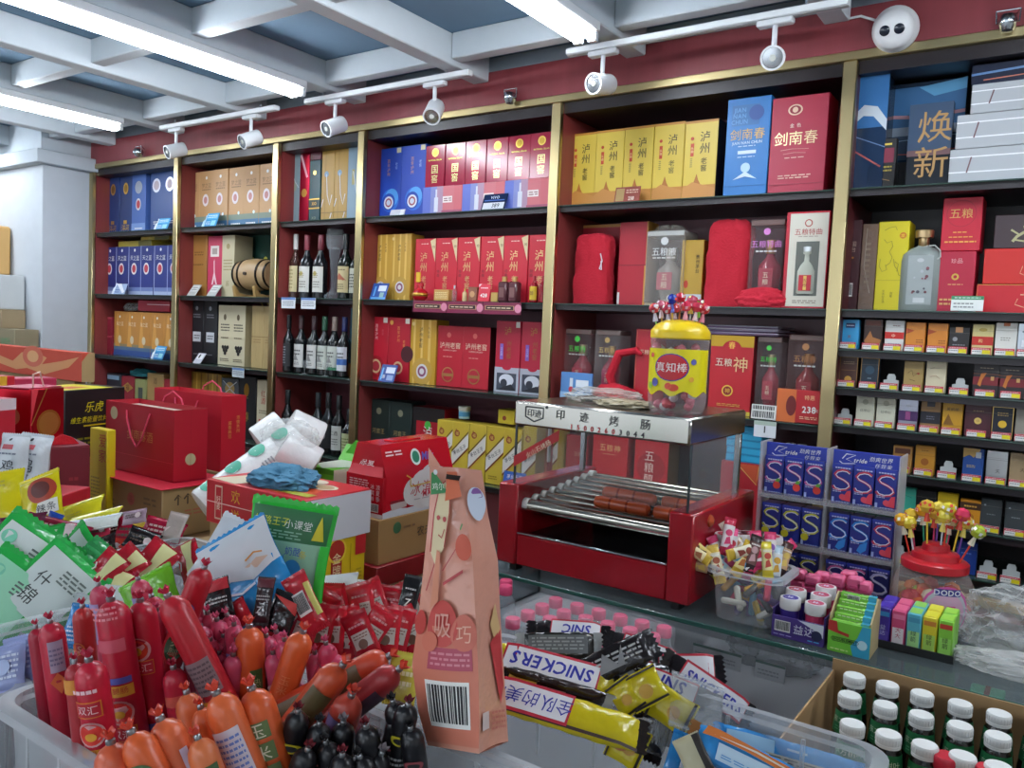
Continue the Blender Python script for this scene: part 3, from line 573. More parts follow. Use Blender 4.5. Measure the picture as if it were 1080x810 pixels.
shelfbox('liquor_box', 368.5, 377, 325, S3, '24505e', 'narrow teal box with orange foot in the wine bay', [('r', 0, 0, 1, .2, 'd88a2a/print')], d=.1, Y=2.86)
for px, l in ((321, 'left'), (343, 'right')):
    X = onY(px, 393, 2.79).x; m = MB(); m.lathe([(0, 0), (.016, 0), (.015, .002), (.002, .004), (.002, .03), (.012, .04), (.015, .055), (.013, .068)], 'e8eef0/clear', 16, cap=False)
    thing('wine_glass', m, l+' small stemmed glass before the middle wine row', 'wine glass', T((X, 2.79, S3)))
for px, yt, l, lab, its in ((303, 411, 'black wine bottle standing alone at left of the lowest wine row', '202226', [('x', .3, .2, .7, .8, 4, '8a8c90/print')]), (335, 414, 'black bottle, second along the lowest wine row', '1e2024', [('x', .3, .2, .7, .8, 4, '8a8c90/print')]), (346, 414, 'black bottle with faint silver label in the lowest wine row', '1e2024', [('o', .5, .5, .2, '8a8c90/print')]), (357, 417, 'dark bottle with white label in the lowest wine row', 'cfd2cc', [('t', '红酒', .5, .7, .3, '2a2a2c/print'), ('x', .2, .2, .8, .5, 3, '7a7c78/print')]), (368, 431, 'dark bottle with yellow green label by the upright, lowest row', 'c4cc9c', [('x', .2, .2, .8, .8, 4, '7a8a50/print')])):
    wine(px, yt, S4, l, lab=lab, items=its, r_=.034)
# ---- bay 4
BF = [('t', '百年泸州', .45, .72, .13, 'd89a58/print', 'v'), ('t', '老窖', .78, .74, .11, '9ab0e4/print', 'v'), ('r', .78, .92, .96, .99, 'd8d0a8/print'), ('o', .56, .26, .36, '2f74d8/print'), ('o', .62, .3, .28, '58a8f0/print'), ('o', .5, .24, .27, '1a48b4/print'), ('o', .5, .23, .2, 'e4e8f0/print'), ('o', .5, .23, .14, 'a04858/print'), ('o', .5, .23, .09, 'd8dce8/print')]
row('liquor_box', 397.5, 448, 157.5, 2, S1, '1d47b4', 'bright blue box with round swirl badge, %s of two on top shelf', BF, d=.09, group='bright blue boxes on the top shelf')
X0, X1, hb = dims(446, 580, 192.5, S1, 2.83); wg = (X1-X0)/3
gb = None
for i in range(3):
    F = [('r', .0, 0, .2, 1, '5a6cc4/print'), ('r', .2, 0, .36, 1, '7f86c2/print'), ('r', .36, 0, .52, 1, 'b08aa4/print'), ('r', .52, 0, .8, 1, 'cf6c74/print'), ('r', .3, .12, .4, .62, 'd8d8e4/print'), ('r', .33, .62, .37, .9, 'd8d8e4/print'), ('r', .52, .42, .76, .64, 'ecdcd8/print'), ('x', .55, .46, .74, .6, 2, '8a4a50/print'), ('r', .5, 0, 1, .16, 'a84a68/print')]
    M = T((X0+wg*(i+.5), 2.83, S1)); lb = 'wide box shading from blue to red, %s under the crimson boxes' % ['left', 'middle', 'right'][i]
    gb = thing('wide_gift_box', carton(wg-.002, .11, hb, 'd0646c', F), lb, 'box', M, 'blue to red boxes') if i == 0 else dup(gb, M, lb) and gb
X0b = sx_(448.4, 153, 2.835, S1+hb); X1b = sx_(583, 140, 2.835, S1+hb); hc = onY(460, 152.5, 2.835).z-S1-hb-.002; wc = (X1b-X0b)/6
cr = None
for i in range(6):
    F = [('o', .5, .82, .17, GOLD), ('o', .5, .82, .12, 'b8903c/foil'), ('t', 'NATIONAL CELLAR', .5, .64, .07, GOLD), ('t', '国窖', .5, .3, .36, 'dcc890/foil', 'v')]
    M = T((X0b+wc*(i+.5), 2.836+random.uniform(0, .006), S1+hb+.001)); lb = 'crimson box with gold characters, %s on the wide boxes' % (ORD[i] if i < 5 else 'rightmost')
    cr = thing('liquor_box', carton(wc-.0015, .09, hc, '9f1c3c/gloss', F), lb, 'box', M, 'crimson boxes on the top shelf') if i == 0 else dup(cr, M, lb) and cr
card(519, 217, S1, .125, .08, '16264a/gloss', 'small black and blue price display before the wide boxes', [('r', .06, .1, .94, .48, 'd8dce4/print'), ('t', 'VIVO', .5, .78, .14, 'c8d4ec/print'), ('r', .08, .58, .92, .64, '3a62b4/print'), ('t', '389', .6, .3, .2, '4a4c54/print')], Y=2.80)
card(418, 224, S1, .09, .035, 'c8ccd4', 'small white card at the foot of the blue boxes', [('r', .7, .1, .95, .9, 'e8eaf0/print')], Y=2.80)
GF = [('r', .12, 0, .2, 1, 'e2bc62/print'), ('r', .42, 0, .5, 1, 'e6c26a/print'), ('r', .7, 0, .8, 1, 'e2bc62/print'), ('t', '泸州老窖', .42, .72, .15, '4a3a28/print', 'v'), ('t', '六年窖', .72, .8, .11, '8a5a30/print', 'v'), ('o', .5, .2, .4, 'c49a44/print'), ('o', .5, .2, .22, 'dcd8dc/print'), ('o', .5, .2, .16, '8a4a6a/print'), ('o', .5, .2, .09, 'dcd8dc/print'), ('o', .12, .93, .06, 'ecd08c/print')]
row('liquor_box', 391.4, 433, 248, 2, S2, 'c79a3c', 'gold box with black writing, %s of two on second shelf', GF, d=.09, group='gold boxes on the second shelf')
RF = [('t', '泸州', .42, .62, .36, 'e4c88c/foil', 'v'), ('t', '老窖', .46, .3, .24, 'e4c88c/foil', 'v'), ('p', [(.72, .96), (.98, 1), (.98, .62)], 'dcc89a/print'), ('t', '特', .9, .86, .12, '6a3028/print'), ('x', .3, .9, .66, .93, 1, 'f0d0c0/print'), ('t', '特曲', .14, .44, .13, '5a1018/print', 'v')]
row('liquor_box', 437, 583, 252, 6, S2, 'c61a30', 'bright red box with gold calligraphy, %s on the second shelf', RF, d=.09, group='bright red boxes on the second shelf')
card(397.5, 312, S2, .10, .082, '274f9c', 'dark blue promotion card at the foot of the gold boxes', [('r', .42, .5, .92, .85, 'dfe8f4/print'), ('r', .1, .0, 1, .14, '5aa0d8/print'), ('r', .18, .2, .28, .8, '6ab0e8/print'), ('r', .6, .12, .85, .42, '8fb4b0/print')], Y=2.79)
# small bottles in front of the red boxes
def mini(name, px, yt, z, r_, glass, cap, lab, items, label, Y=2.79, cat='small bottle', **k):
    X = onY(px, yt, Y).x; h_ = onY(px, yt, Y).z-z; B = bottle(r_, h_, glass, cap, lab, items, n=14, **k); return put_bottle(name, B, T((X, Y, z)), label, cat)
X = onY(443.5, 300, 2.79).x; rb = thing('round_bottle', None, 'round red and gold jar with yellow neck tag', 'small bottle', T((X, 2.79, S2)))
m = MB(); m.lathe([(0, 0), (.02, 0), (.032, .012), (.036, .026), (.03, .042), (.014, .052), (.012, .06)], 'b81c28/gloss', 20); part('body', m, rb); m = MB(); m.lathe([(.034, .018), (.037, .024), (.0365, .03), (.034, .033)], 'd2a444/foil', 20, cap=False); part('band', m, rb, 'gold band')
m = MB(); m.lathe([(.012, .06), (.016, .064), (.014, .078), (.004, .082), (0, .082)], 'c02834/gloss', 16); part('stopper', m, rb); m = MB(); m.box(-.012, -.02, .08, .012, -.012, .125, 'e8c030', .002); part('neck_tag', m, rb, 'yellow tag')
X = onY(466, 310, 2.79).x; thing('small_gift_box', carton(.085, .03, .05, 'c89a52', [('x', .1, .2, .9, .8, 4, 'ecd8a0/print')]), 'small tan and gold box before the red boxes', 'box', T((X, 2.785, S2)))
mini('small_bottle', 479.5, 301, S2, .011, 'd8dcdc/clear', 'c9ccd0/plastic', None, (), 'tiny clear glass bottle beside the tan box')
mini('small_bottle', 490.5, 304, S2, .011, 'd8b888/gloss', 'd9b25a/foil', None, (), 'tiny amber bottle left of the 428 sign')
X = onY(499, 305, 2.79).x; thing('small_gift_box', carton(.045, .03, .062, '8c5640', [('o', .5, .5, .3, 'c89a6a/print')]), 'small brown box left of the 428 sign', 'box', T((X, 2.785, S2)))
card(509.5, 315, S2, .062, .075, 'd8243c', 'small red price sign reading 428', [('p', [(0, 1), (.25, 1), (0, .8)], 'f4d0d4/print'), ('t', '428', .5, .35, .34, WHT), ('x', .2, .7, .8, .85, 1, 'f4d0d4/print')], Y=2.785, tilt=-8)
X = onY(521, 312, 2.79).x; thing('small_gift_box', carton(.035, .03, .04, 'c8a458'), 'tiny gold box right of the 428 sign', 'box', T((X, 2.79, S2)))
for px, l in ((530, 'left'), (541, 'right')):
    X = onY(px, 300, 2.785).x; b_ = thing('square_bottle', MB().box(-.022, 0, 0, .022, .04, .085, '5c3238/gloss', .006), l+' of two square brown ceramic bottles with gold caps', 'small bottle', T((X, 2.78, S2)), 'square brown bottles')
    m = MB(); m.lathe([(.012, .085), (.012, .105), (.01, .107), (0, .107)], 'd0ac70/foil', 14, (0, .02, 0)); part('cap', m, b_); m = MB(); m.box(-.012, -.0015, .02, .012, 0, .06, '7c5250'); part('label', m, b_)
mini('small_bottle', 564, 291, S2, .018, '8a1420/gloss', '9c1a28/plastic', 'd8b830', [('t', '醋', .5, .5, .4, '6a2018/print')], 'dark red bottle with yellow label by the upright', lz=(.1, .6))
mini('small_bottle', 573.5, 291, S2, .018, '8a1420/gloss', '9c1a28/plastic', None, (), 'dark red bottle half behind the gold upright')
X0 = onY(436, 320, 2.75).x; X1 = onY(550, 328, 2.75).x; wq = (X1-X0)/3
for i in range(3):
    m = MB(); m.box(0, 0, -.05, wq-.002, .003, 0, '7c1c40', .001); m.print([('r', .06, .35, .82, .72, 'c8a070/print'), ('r', .08, .38, .8, .69, '2c1418/print'), ('x', .12, .45, .76, .62, 1, 'ecd8b0/print'), ('o', .92, .5, .09, 'd888a0/print')], wq, .05, lambda a, b, l: (a, -l, b-.05))
    thing('shelf_banner', m, ['left', 'middle', 'right'][i]+' purple red banner strip on the shelf edge below the red boxes', 'banner', T((X0+i*wq, 2.748, S2-.003)))
# third shelf
R1 = [('t', '百年泸州', .48, .76, .13, 'f0dcd4/print', 'v'), ('t', '老窖', .76, .76, .1, 'c86a6c/print', 'v'), ('r', .78, .91, .97, .99, 'e8e0d4/print'), ('o', .5, .22, .36, '9c1420/print'), ('o', .5, .22, .24, 'd8b888/print'), ('o', .5, .22, .17, 'a82c38/print'), ('o', .14, .93, .06, 'd85a64/print')]
shelfbox('liquor_box', 386, 408.7, 334, S3, 'b81a2e', 'red box with white column of writing, leftmost on third shelf', R1, d=.09)
R2 = [('t', '百年泸州', .48, .74, .13, 'e0a050/print', 'v'), ('t', '老窖', .74, .6, .12, 'e0a050/print', 'v'), ('r', .78, .91, .97, .99, 'e8e0d4/print'), ('o', .9, .44, .28, '4a1a20/print'), ('o', .5, .22, .22, 'd8b888/print'), ('o', .5, .22, .15, 'a82c38/print'), ('o', .16, .92, .08, 'e4b050/print')]
shelfbox('liquor_box', 408.9, 432, 335, S3, 'b4182c', 'red box with orange writing and dark spot, beside the gold one', R2, d=.09)
shelfbox('liquor_box', 432.5, 459.6, 337, S3, 'c8982e', 'gold box between two pairs of red boxes, third shelf', GF, d=.09)
RL = [('t', '泸州老窖', .5, .68, .2, 'ecdcc0/print'), ('t', 'LUZHOU LAOJIAO', .5, .6, .055, 'ecc8b8/print'), ('o', .45, .85, .08, 'd86a60/print'), ('x', .25, .48, .6, .51, 1, 'e0a090/print'), ('o', .45, .2, .23, 'd8b070/foil'), ('o', .45, .2, .19, 'b01a2a/print'), ('r', .26, .17, .64, .22, 'd8b070/foil')]
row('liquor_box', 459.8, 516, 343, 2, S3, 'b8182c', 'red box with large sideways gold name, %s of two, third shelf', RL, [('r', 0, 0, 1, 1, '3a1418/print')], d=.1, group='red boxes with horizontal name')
RS = [('r', 0, 0, 1, .35, 'b8bcc8/print'), ('r', .1, .03, .9, .27, '3c4250/print'), ('o', .5, .17, .3, 'd8dce4/print', .7), ('o', .4, .13, .14, '2c303c/print'), ('p', [(.1, .03), (.9, .03), (.7, .12), (.4, .08)], '1c2028/print'), ('o', .5, .35, .18, 'b81a38/print', .5), ('t', '泸', .5, .86, .3, 'b8863c/print'), ('t', '州老窖', .56, .6, .2, 'a06a34/print', 'v'), ('r', .2, .46, .34, .68, '8a64c0/print'), ('t', '三人炫', .27, .57, .09, 'e4dcf0/print', 'v'), ('r', .82, .91, .98, .99, 'e0d8d0/print')]
row('liquor_box', 521.8, 575, 338, 2, S3, 'b81a38', 'red box with silver picture panel at foot, %s of two', RS, d=.09, group='red boxes with silver foot')
card(406.5, 401, S3, .098, .085, '2c4a94', 'blue promotion card before the red boxes on third shelf', [('r', .35, .5, .92, .85, 'd8e0f0/print'), ('r', .1, .1, .2, .8, '6ab0e8/print'), ('r', .5, .1, .9, .4, '8aa0cc/print'), ('t', '惠', .3, .3, .2, WHT)], Y=2.78)
# low shelf
row('liquor_box', 388, 433, 420, 2, S4, '1e2f2c', 'dark green black box with gold name, %s of two low down', [('t', '河套王', .5, .5, .2, 'a89460/print'), ('o', .5, .82, .12, '8a8a70/print'), ('p', [(.35, .2), (.65, .2), (.6, .16), (.4, .16)], '9a8450/foil')], d=.1, group='dark green boxes low down')
shelfbox('liquor_box', 434, 468, 430, S4, 'a81828', 'red box with black top band and white calligraphy', [('r', 0, .78, 1, 1, '1a1618/print'), ('r', 0, 0, .14, 1, '1a1618/print'), ('r', .86, 0, 1, 1, '1a1618/print'), ('o', .5, .72, .1, '4ab848/print'), ('t', '泸州', .5, .5, .3, WHT, 'v')], d=.12, Y=2.86)
MT = [('t', '贵州', .24, .83, .13, '7a3820/print', 'v'), ('o', .3, .8, .16, '8a3c24/print'), ('t', '福', .3, .8, .2, 'e4c468/print'), ('p', [(.0, .22), (.0, .45), (1, .82), (1, .58)], 'e2ded4/print'), ('p', [(.0, .46), (.0, .49), (1, .86), (1, .83)], '5a4420/print'), ('p', [(.0, .18), (.0, .21), (1, .57), (1, .54)], '7a3028/print'), ('t', '茅台王子', .5, .52, .22, '1c1a1c/print', '', 31), ('x', .2, .08, .7, .16, 2, '8a7420/print')]
row('liquor_box', 459.5, 549, 442, 5, S4, 'c8ae38', 'yellow box with slanted white name band, %s of the low shelf', MT, d=.09, Y=2.80, group='yellow boxes with slanted band')
row('liquor_box', 550, 587, 449, 2, S4, 'bca43a', 'yellow box seen through the machine glass, %s of two', MT, d=.09, Y=2.80, group='yellow boxes behind the machine')
X = onY(490, 430, 2.85).x; zt = onY(490, 443, 2.80).z; jr = thing('small_jar', None, 'small pale blue jar with white lid on the yellow boxes', 'jar', T((X, 2.85, zt)))
m = MB(); m.lathe([(0, 0), (.024, 0), (.025, .004), (.025, .036), (.022, .04)], 'a8c8cc/plastic', 20); part('body', m, jr); m = MB(); m.lathe([(.0255, .036), (.027, .038), (.027, .054), (0, .056)], 'dedfd2/plastic', 20); part('lid', m, jr); m = MB(); m.lathe([(.0255, .01), (.0255, .03)], '4a90b4', 20, cap=False); part('label', m, jr)
X = onY(538, 440, 2.86).x; thing('small_gift_box', carton(.085, .08, .06, 'd2bc30', [('o', .4, .4, .12, '8a3c24/print')]), 'small yellow box lying on top of the yellow row', 'box', T((X, 2.83, zt+.001)))
card(541, 507, S4, .11, .075, '1f5ab0', 'blue price card at the foot of the yellow boxes', [('t', '茅台王子', .5, .72, .17, WHT), ('x', .12, .15, .88, .45, 2, 'c8d8f0/print')], Y=2.765, tilt=-10)

# ---- bay 5
YF = [('r', 0, 0, 1, .2, 'c88638/print'), ('p', [(.3, .2), (.36, .26), (.42, .34), (.48, .26), (.56, .2)], 'b8702c/print'), ('p', [(0, .16), (.3, .24), (1, .15), (1, .0), (0, 0)], 'cf8e44/print'), ('r', .0, .97, 1, 1, 'c88a30/print'), ('t', '泸州', .62, .72, .32, '3a3020/print', 'v'), ('t', '老窖', .62, .45, .2, '3a3020/print', 'v'), ('r', .2, .56, .3, .72, 'd0502c/print'), ('t', '头曲', .25, .64, .09, 'f4dc90/print', 'v'), ('o', .24, .78, .05, 'c84a28/print'), ('x', .2, .42, .27, .54, 5, 'a08a4a/print')]
row('liquor_box', 598.7, 720.6, 142, 4, S1, 'e2c44c', 'yellow box with black calligraphy and pagoda, %s on top shelf', YF, d=.09, group='yellow boxes on the top shelf', gap=.002)
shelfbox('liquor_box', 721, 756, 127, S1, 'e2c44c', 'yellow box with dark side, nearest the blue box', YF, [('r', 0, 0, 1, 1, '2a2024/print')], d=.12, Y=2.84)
o = shelfbox('liquor_box', 765, 811, 103, S1, '1b74bc', 'large blue box with gold name beside the crimson one', [('r', .12, .72, .75, .93, '2a6aa8/print'), ('t', 'JIAN', .3, .88, .13, '5a9ad0/print'), ('t', 'NAN', .3, .82, .13, '5a9ad0/print'), ('t', 'CHUN', .3, .76, .13, '5a9ad0/print'), ('o', .68, .84, .17, '1c4c94/print'), ('t', '剑南春', .5, .63, .27, 'e0b860/print'), ('t', 'JIAN NAN CHUN', .5, .545, .085, 'c8e0f0/print'), ('x', .3, .5, .7, .52, 1, 'c8e0f0/print'), ('r', .3, .43, .72, .465, 'd8e8f4/print'), ('x', .3, .39, .7, .41, 1, 'c8e0f0/print'), ('o', .5, .29, .11, 'b8d8ec/print'), ('p', [(.22, .17), (.5, .25), (.78, .17), (.5, .2)], 'd0e4f0/print'), ('r', .0, .105, 1, .11, '155f9c/print')], d=.12, Y=2.80)
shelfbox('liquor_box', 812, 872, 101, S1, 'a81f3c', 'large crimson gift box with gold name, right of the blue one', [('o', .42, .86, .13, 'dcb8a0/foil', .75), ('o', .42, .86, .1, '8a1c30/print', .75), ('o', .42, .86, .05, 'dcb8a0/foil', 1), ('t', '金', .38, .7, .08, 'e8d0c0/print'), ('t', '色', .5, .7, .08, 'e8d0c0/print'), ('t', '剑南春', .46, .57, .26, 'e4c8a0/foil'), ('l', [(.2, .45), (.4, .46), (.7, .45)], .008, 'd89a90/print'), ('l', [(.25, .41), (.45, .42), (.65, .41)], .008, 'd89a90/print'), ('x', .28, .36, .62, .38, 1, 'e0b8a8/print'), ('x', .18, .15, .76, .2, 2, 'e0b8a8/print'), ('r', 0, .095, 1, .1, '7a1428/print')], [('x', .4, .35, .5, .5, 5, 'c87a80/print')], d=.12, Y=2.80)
shelfbox('liquor_box', 805, 825, 94, S1, 'b8bcb4', 'pale box peeping out behind the blue and crimson boxes', [('r', .6, .9, 1, 1, '1c5ca8/print')], d=.05, Y=2.95)
card(660.5, 208, S1, .105, .062, '8a3c30', 'small brown price card before the yellow boxes', [('r', .05, .1, .38, .9, 'a88a58/print'), ('t', '218', .68, .25, .18, 'ecd8c8/print'), ('x', .45, .55, .92, .85, 2, 'd8b8a0/print')], Y=2.79, tilt=-12)
# second shelf: red cloth bags, crystal boxes
def cloth_bag(px0, px1, yt, z, label, seed, Y=2.86, key='bf1f32/cloth', d=.09, lean=0):
    X0, X1, h_ = dims(px0, px1, yt, z, Y); w_ = X1-X0; m = MB()
    def f(u, v):
        a = 2*PI*u; cx, sy = math.cos(a), math.sin(a); e = 4.5; k = (abs(cx)**e+abs(sy)**e)**(-1/e)
        t = 1 if v < .86 else 1-.35*((v-.86)/.14)**2
        n_ = .006*noise.noise(Vector((cx*3, sy*3+v*5, seed)))*(1+v)
        return ((w_/2*t*k*cx*(1-.06*v)+n_+lean*v), d/2+(d/2)*t*k*sy+n_, h_*min(1, v*1.02)+(.006*noise.noise(Vector((cx*4, sy*4, seed))) if v > .9 else 0))
    m.grid(f, 40, 20, key, closed=True); m.lathe([(0, h_*.985), (w_*.28, h_*.99), (w_*.32, h_*.97)], key, 20, (lean, d/2, 0), cap=False, sy=d/w_)
    return thing('cloth_bag', m, label, 'cloth bag', T(((X0+X1)/2, Y, z)))
shelfbox('gift_box', 610, 655, 237, S2, 'a81a2a', 'upright red box with gold rim behind the left cloth bag', [('r', 0, .965, 1, 1, 'b9823c/print')], [('r', 0, .965, 1, 1, 'b9823c/print')], d=.1, Y=2.96)
cb1 = cloth_bag(603, 640, 246, S2, 'soft red cloth bag at left of the second shelf', 1, Y=2.84)
m = MB(); m.tube([(.05, -.004, .2), (.06, -.006, .17), (.05, -.006, .14), (.06, -.008, .135), (.055, -.005, .17)], .0025, 'e8dce0/cloth', 6); part('cord', m, cb1, 'white cord')
o = shelfbox('gift_box', 652, 682, 234, S2, 'b41c2e', 'open red gift box standing up with gold rim and ledge', [('r', 0, .48, 1, .49, '7c1020/print'), ('r', .96, .5, 1, 1, 'c08a3c/print'), ('r', .93, 0, 1, .48, 'd09a40/print'), ('r', .02, .02, .1, .16, 'e8e4e0/print')], [('r', 0, 0, 1, 1, 'c08a3c/print')], d=.09, Y=2.89)
# crystal wrapped bottle with ribbon
def crystal(px0, px1, yt, z, label, key='d6d0d0/clear', inner='a8a098/bottle', capc='cfcabc/foil', lab='b84a58', txt='五粮液', Y=2.86, tint=None, name='crystal_gift_box', inh=.78, name_key=None):
    X0, X1, h_ = dims(px0, px1, yt, z, Y); w_ = X1-X0-.002; d = w_*.85
    o = thing(name, None, label, 'gift box', T(((X0+X1)/2, Y, z)))
    m = MB(); m.box(-w_/2, 0, .012, w_/2, d, h_, key, .004); part('clear_case', m, o, 'transparent case')
    m = MB(); m.box(-w_/2+.003, .003, 0, w_/2-.003, d-.003, .0115, tint or 'b8a890', .002); part('base', m, o)
    hb_ = h_*inh; m = MB(); r_ = w_*.34; m.lathe([(0, .013), (r_*.75, .013), (r_*.8, .02), (r_*.62, hb_*.12), (r_, hb_*.5), (r_*.95, hb_*.62), (r_*.4, hb_*.75), (r_*.32, hb_*.8), (r_*.32, hb_*.86)], inner, 20, (0, d/2, 0)); part('bottle', m, o)
    m = MB(); m.lathe([(r_*.36, hb_*.8), (r_*.42, hb_*.82), (r_*.42, hb_), (0, hb_)], capc, 18, (0, d/2, 0)); part('cap', m, o)
    m = MB(); m.box(-w_/2+.002, .002, h_*.93, w_/2-.002, d-.002, h_*.995, 'd8dad6/plastic' if tint is None else '7a5a50/plastic', .002); part('lid', m, o)
    m = MB(); m.box(-r_*.6, d/2-r_-.003, hb_*.28, r_*.6, d/2-r_, hb_*.58, lab, .001); m.print([('t', txt[:2], .5, .5, .45, 'ecd8b8/print', 'v')], r_*1.2, hb_*.3, lambda a, b, l: (-r_*.6+a, d/2-r_-.003-l, hb_*.28+b)); part('label', m, o)
    m = MB(); m.print([('t', txt, .5, .72, .22, name_key or 'e4e4e4/print'), ('o', .5, .86, .1, name_key or 'd8d8d8/print'), ('x', .2, .62, .8, .66, 1, 'd8d4d0/print')], w_, h_, front(w_), base=.0012); part('printed_name', m, o)  # lettering is plain print in one colour
    return o
c1 = crystal(680, 720, 243, S2, 'clear wrapped bottle box with a sheer bow on top', 'd8d2cc/sheer')
w0 = onY(700, 243, 2.86); hh = w0.z-S2; m = MB()
for a in (0, 50, 100, 150, 205, 260, 310): m.grid(lambda u, v: (.055*v*math.cos(math.radians(a))+(u-.5)*.03*v, .04+.03*v*math.sin(math.radians(a)), hh+.002+.022*math.sin(PI*v)), 3, 6, 'd0cabc/sheer')
part('bow', m, c1, 'sheer cream bow')
shelfbox('liquor_box', 717.5, 741, 253, S2, 'c09a34', 'gold box with black writing between crystal box and cloth bag', [('r', 0, 0, 1, .19, 'ccd4dc/print'), ('t', '贵州茅台', .76, .64, .19, '221c18/print', 'v'), ('o', .28, .34, .1, 'c04028/print', 1.7), ('b', .35, .04, .9, .15)], d=.09, Y=2.88)
cloth_bag(741, 786, 231, S2, 'larger red cloth bag in the middle of the second shelf', 5, Y=2.83, lean=.008)
crystal(789, 826, 231, S2, 'clear tall case with pink lettering and red bottle', 'd8c0c4/clear', 'a83a4c/bottle', 'c8a468/foil', 'a82038', '五粮特曲', tint='8a2030', name_key='e48ad8/print', Y=2.85)
X = onY(803, 310, 2.80).x; thing('red_cloth', crumple(.088, .035, .045, 'c42236/cloth', 9, .12, freq=5), 'crumpled red cloth lying before the pink lettered case', 'cloth', T((X, 2.81, S2)))
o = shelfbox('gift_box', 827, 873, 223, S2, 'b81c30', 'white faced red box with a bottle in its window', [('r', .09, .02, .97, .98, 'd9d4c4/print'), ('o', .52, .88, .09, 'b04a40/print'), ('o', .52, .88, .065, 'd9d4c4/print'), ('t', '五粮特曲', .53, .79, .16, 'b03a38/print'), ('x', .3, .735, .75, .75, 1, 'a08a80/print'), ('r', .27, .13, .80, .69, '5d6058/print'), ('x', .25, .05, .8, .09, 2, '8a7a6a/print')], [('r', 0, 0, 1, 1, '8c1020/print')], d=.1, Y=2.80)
X0, X1, hh = dims(827, 873, 223, S2, 2.80); w_ = X1-X0
m = MB(); m.lathe([(0, 0), (.026, 0), (.029, .004), (.029, .075), (.02, .095), (.01, .108), (.009, .13), (.014, .133), (.015, .14)], 'c8ccbc/bottle', 20, (w_*.03, .0, hh*.15), sy=.3); bt = part('window_bottle', m, o, 'clear bottle in the window')
m = MB(); m.lathe([(.012, .0), (.014, .002), (.014, .016), (0, .018)], 'd8dcdc/foil', 16, (w_*.03, 0, hh*.15+.14), sy=.3); part('cap', m, bt)
m = MB(); m.box(-.02, -.0105, .01, .02, -.0095, .062, 'b82030', .0004); m.print([('r', .38, .05, .64, .95, 'e0c060/print'), ('t', '五粮', .5, .5, .36, '9c1c24/print', 'v')], .04, .052, lambda a, b, l: (-.02+a, -.0105-l, .01+b)); part('label', m, bt, 'red label with yellow stripe', T((w_*.03, 0, hh*.15)))
# third shelf
crystal(594, 622, 347, S3, 'clear case with green lettering, leftmost on third shelf', 'd0b8b8/clear', 'a02a3c/bottle', 'c8b488/foil', 'b02038', '五粮特', tint='5a1820', name_key='5ce45a/print')
crystal(626, 653, 348, S3, 'clear case with gold lettering beside the red bow', 'dcd4d0/clear', 'a8324c/bottle', 'b8985a/foil', 'b02a58', '五粮春', tint='6a1c28', name_key='d8b070/print')
X = onY(648, 400, 2.80).x; rr = thing('red_ribbon', crumple(.09, .035, .05, 'c01c30/cloth', 12, .2, freq=4), 'heap of red ribbon at the foot of the gold lettered case', 'ribbon', T((X, 2.805, S3)))
shelfbox('liquor_box', 669, 690, 347, S3, 'b01626', 'dark red box half hidden behind the yellow lollipop jar', [('l', [(.06, .02), (.06, .98), (.98, .98)], .03, 'c86a50/print'), ('t', '五粮神', .6, .7, .26, 'e8d0b0/print')], d=.1)
mm = MB(); P0 = onY(668, 347, 2.84); mm.tube([(0, 0, 0), (-.06, 0, -.02), (-.09, 0, .06), (-.055, 0, .15), (.02, 0, .165), (.04, 0, .15)], [.012, .016, .018, .018, .014, .008], 'c01c30/cloth', 8); part('ribbon_loop', mm, rr, 'standing loop of ribbon', M=rr.matrix_basis.inverted() @ T((P0.x+.0, 2.84, S3+.045)))
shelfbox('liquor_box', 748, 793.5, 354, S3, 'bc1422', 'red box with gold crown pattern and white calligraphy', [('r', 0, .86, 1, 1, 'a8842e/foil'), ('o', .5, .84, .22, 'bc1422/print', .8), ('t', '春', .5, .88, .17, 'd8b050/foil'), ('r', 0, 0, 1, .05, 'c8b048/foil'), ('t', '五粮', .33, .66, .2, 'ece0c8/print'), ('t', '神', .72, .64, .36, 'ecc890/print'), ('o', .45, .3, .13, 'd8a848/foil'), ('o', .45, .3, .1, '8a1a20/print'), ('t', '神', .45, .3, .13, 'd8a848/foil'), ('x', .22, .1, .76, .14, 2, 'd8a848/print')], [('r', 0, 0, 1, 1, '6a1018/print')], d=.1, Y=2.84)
crystal(796, 823, 355, S3, 'clear case with green lettering behind the barcode label', 'd4c4c4/clear', 'a8243c/bottle', 'c8b488/foil', 'b02038', '五粮特', tint='5a1820', name_key='5ce45a/print')
crystal(829, 867, 353, S3, 'clear case with dim red bottle, rightmost on third shelf', 'c8a8a4/clear', '9c3438/bottle', 'b88858/foil', '9c2030', '五粮春', tint='6a2028', name_key='c88a58/print')
zt = onY(770, 354, 2.84).z
for k, (dx, a, c) in enumerate(((0, 2, '8a6a94'), (.01, -3, 'c8bcd0'), (-.012, 5, '6a5078'), (.015, -6, 'b0a4bc'), (.0, 3, 'd4ccd8'), (-.01, 8, '7a5c84'), (.01, -4, 'c4bccc'))):
    X = onY(786, 345, 2.9).x; m = MB(); m.box(-.13, -.07, 0, .13, .09, .0045, c, .001); m.print([('r', 0, 0, 1, .2, 'e0dce4/print')], .26, .16, lambda a_, b_, l: (-.13+a_, -.07+b_, .0045+l))
    thing('magazine', m, ['lowest purple magazine', 'second lowest magazine, pale cover', 'third lowest magazine, dark cover', 'middle magazine, grey mauve cover', 'third highest magazine, white cover', 'second highest magazine, violet cover', 'topmost pale magazine'][k]+' of the pile on the red box', 'magazine', T((X+dx, 2.92, zt+.004+.0048*k)) @ Rz(a), 'magazine pile')
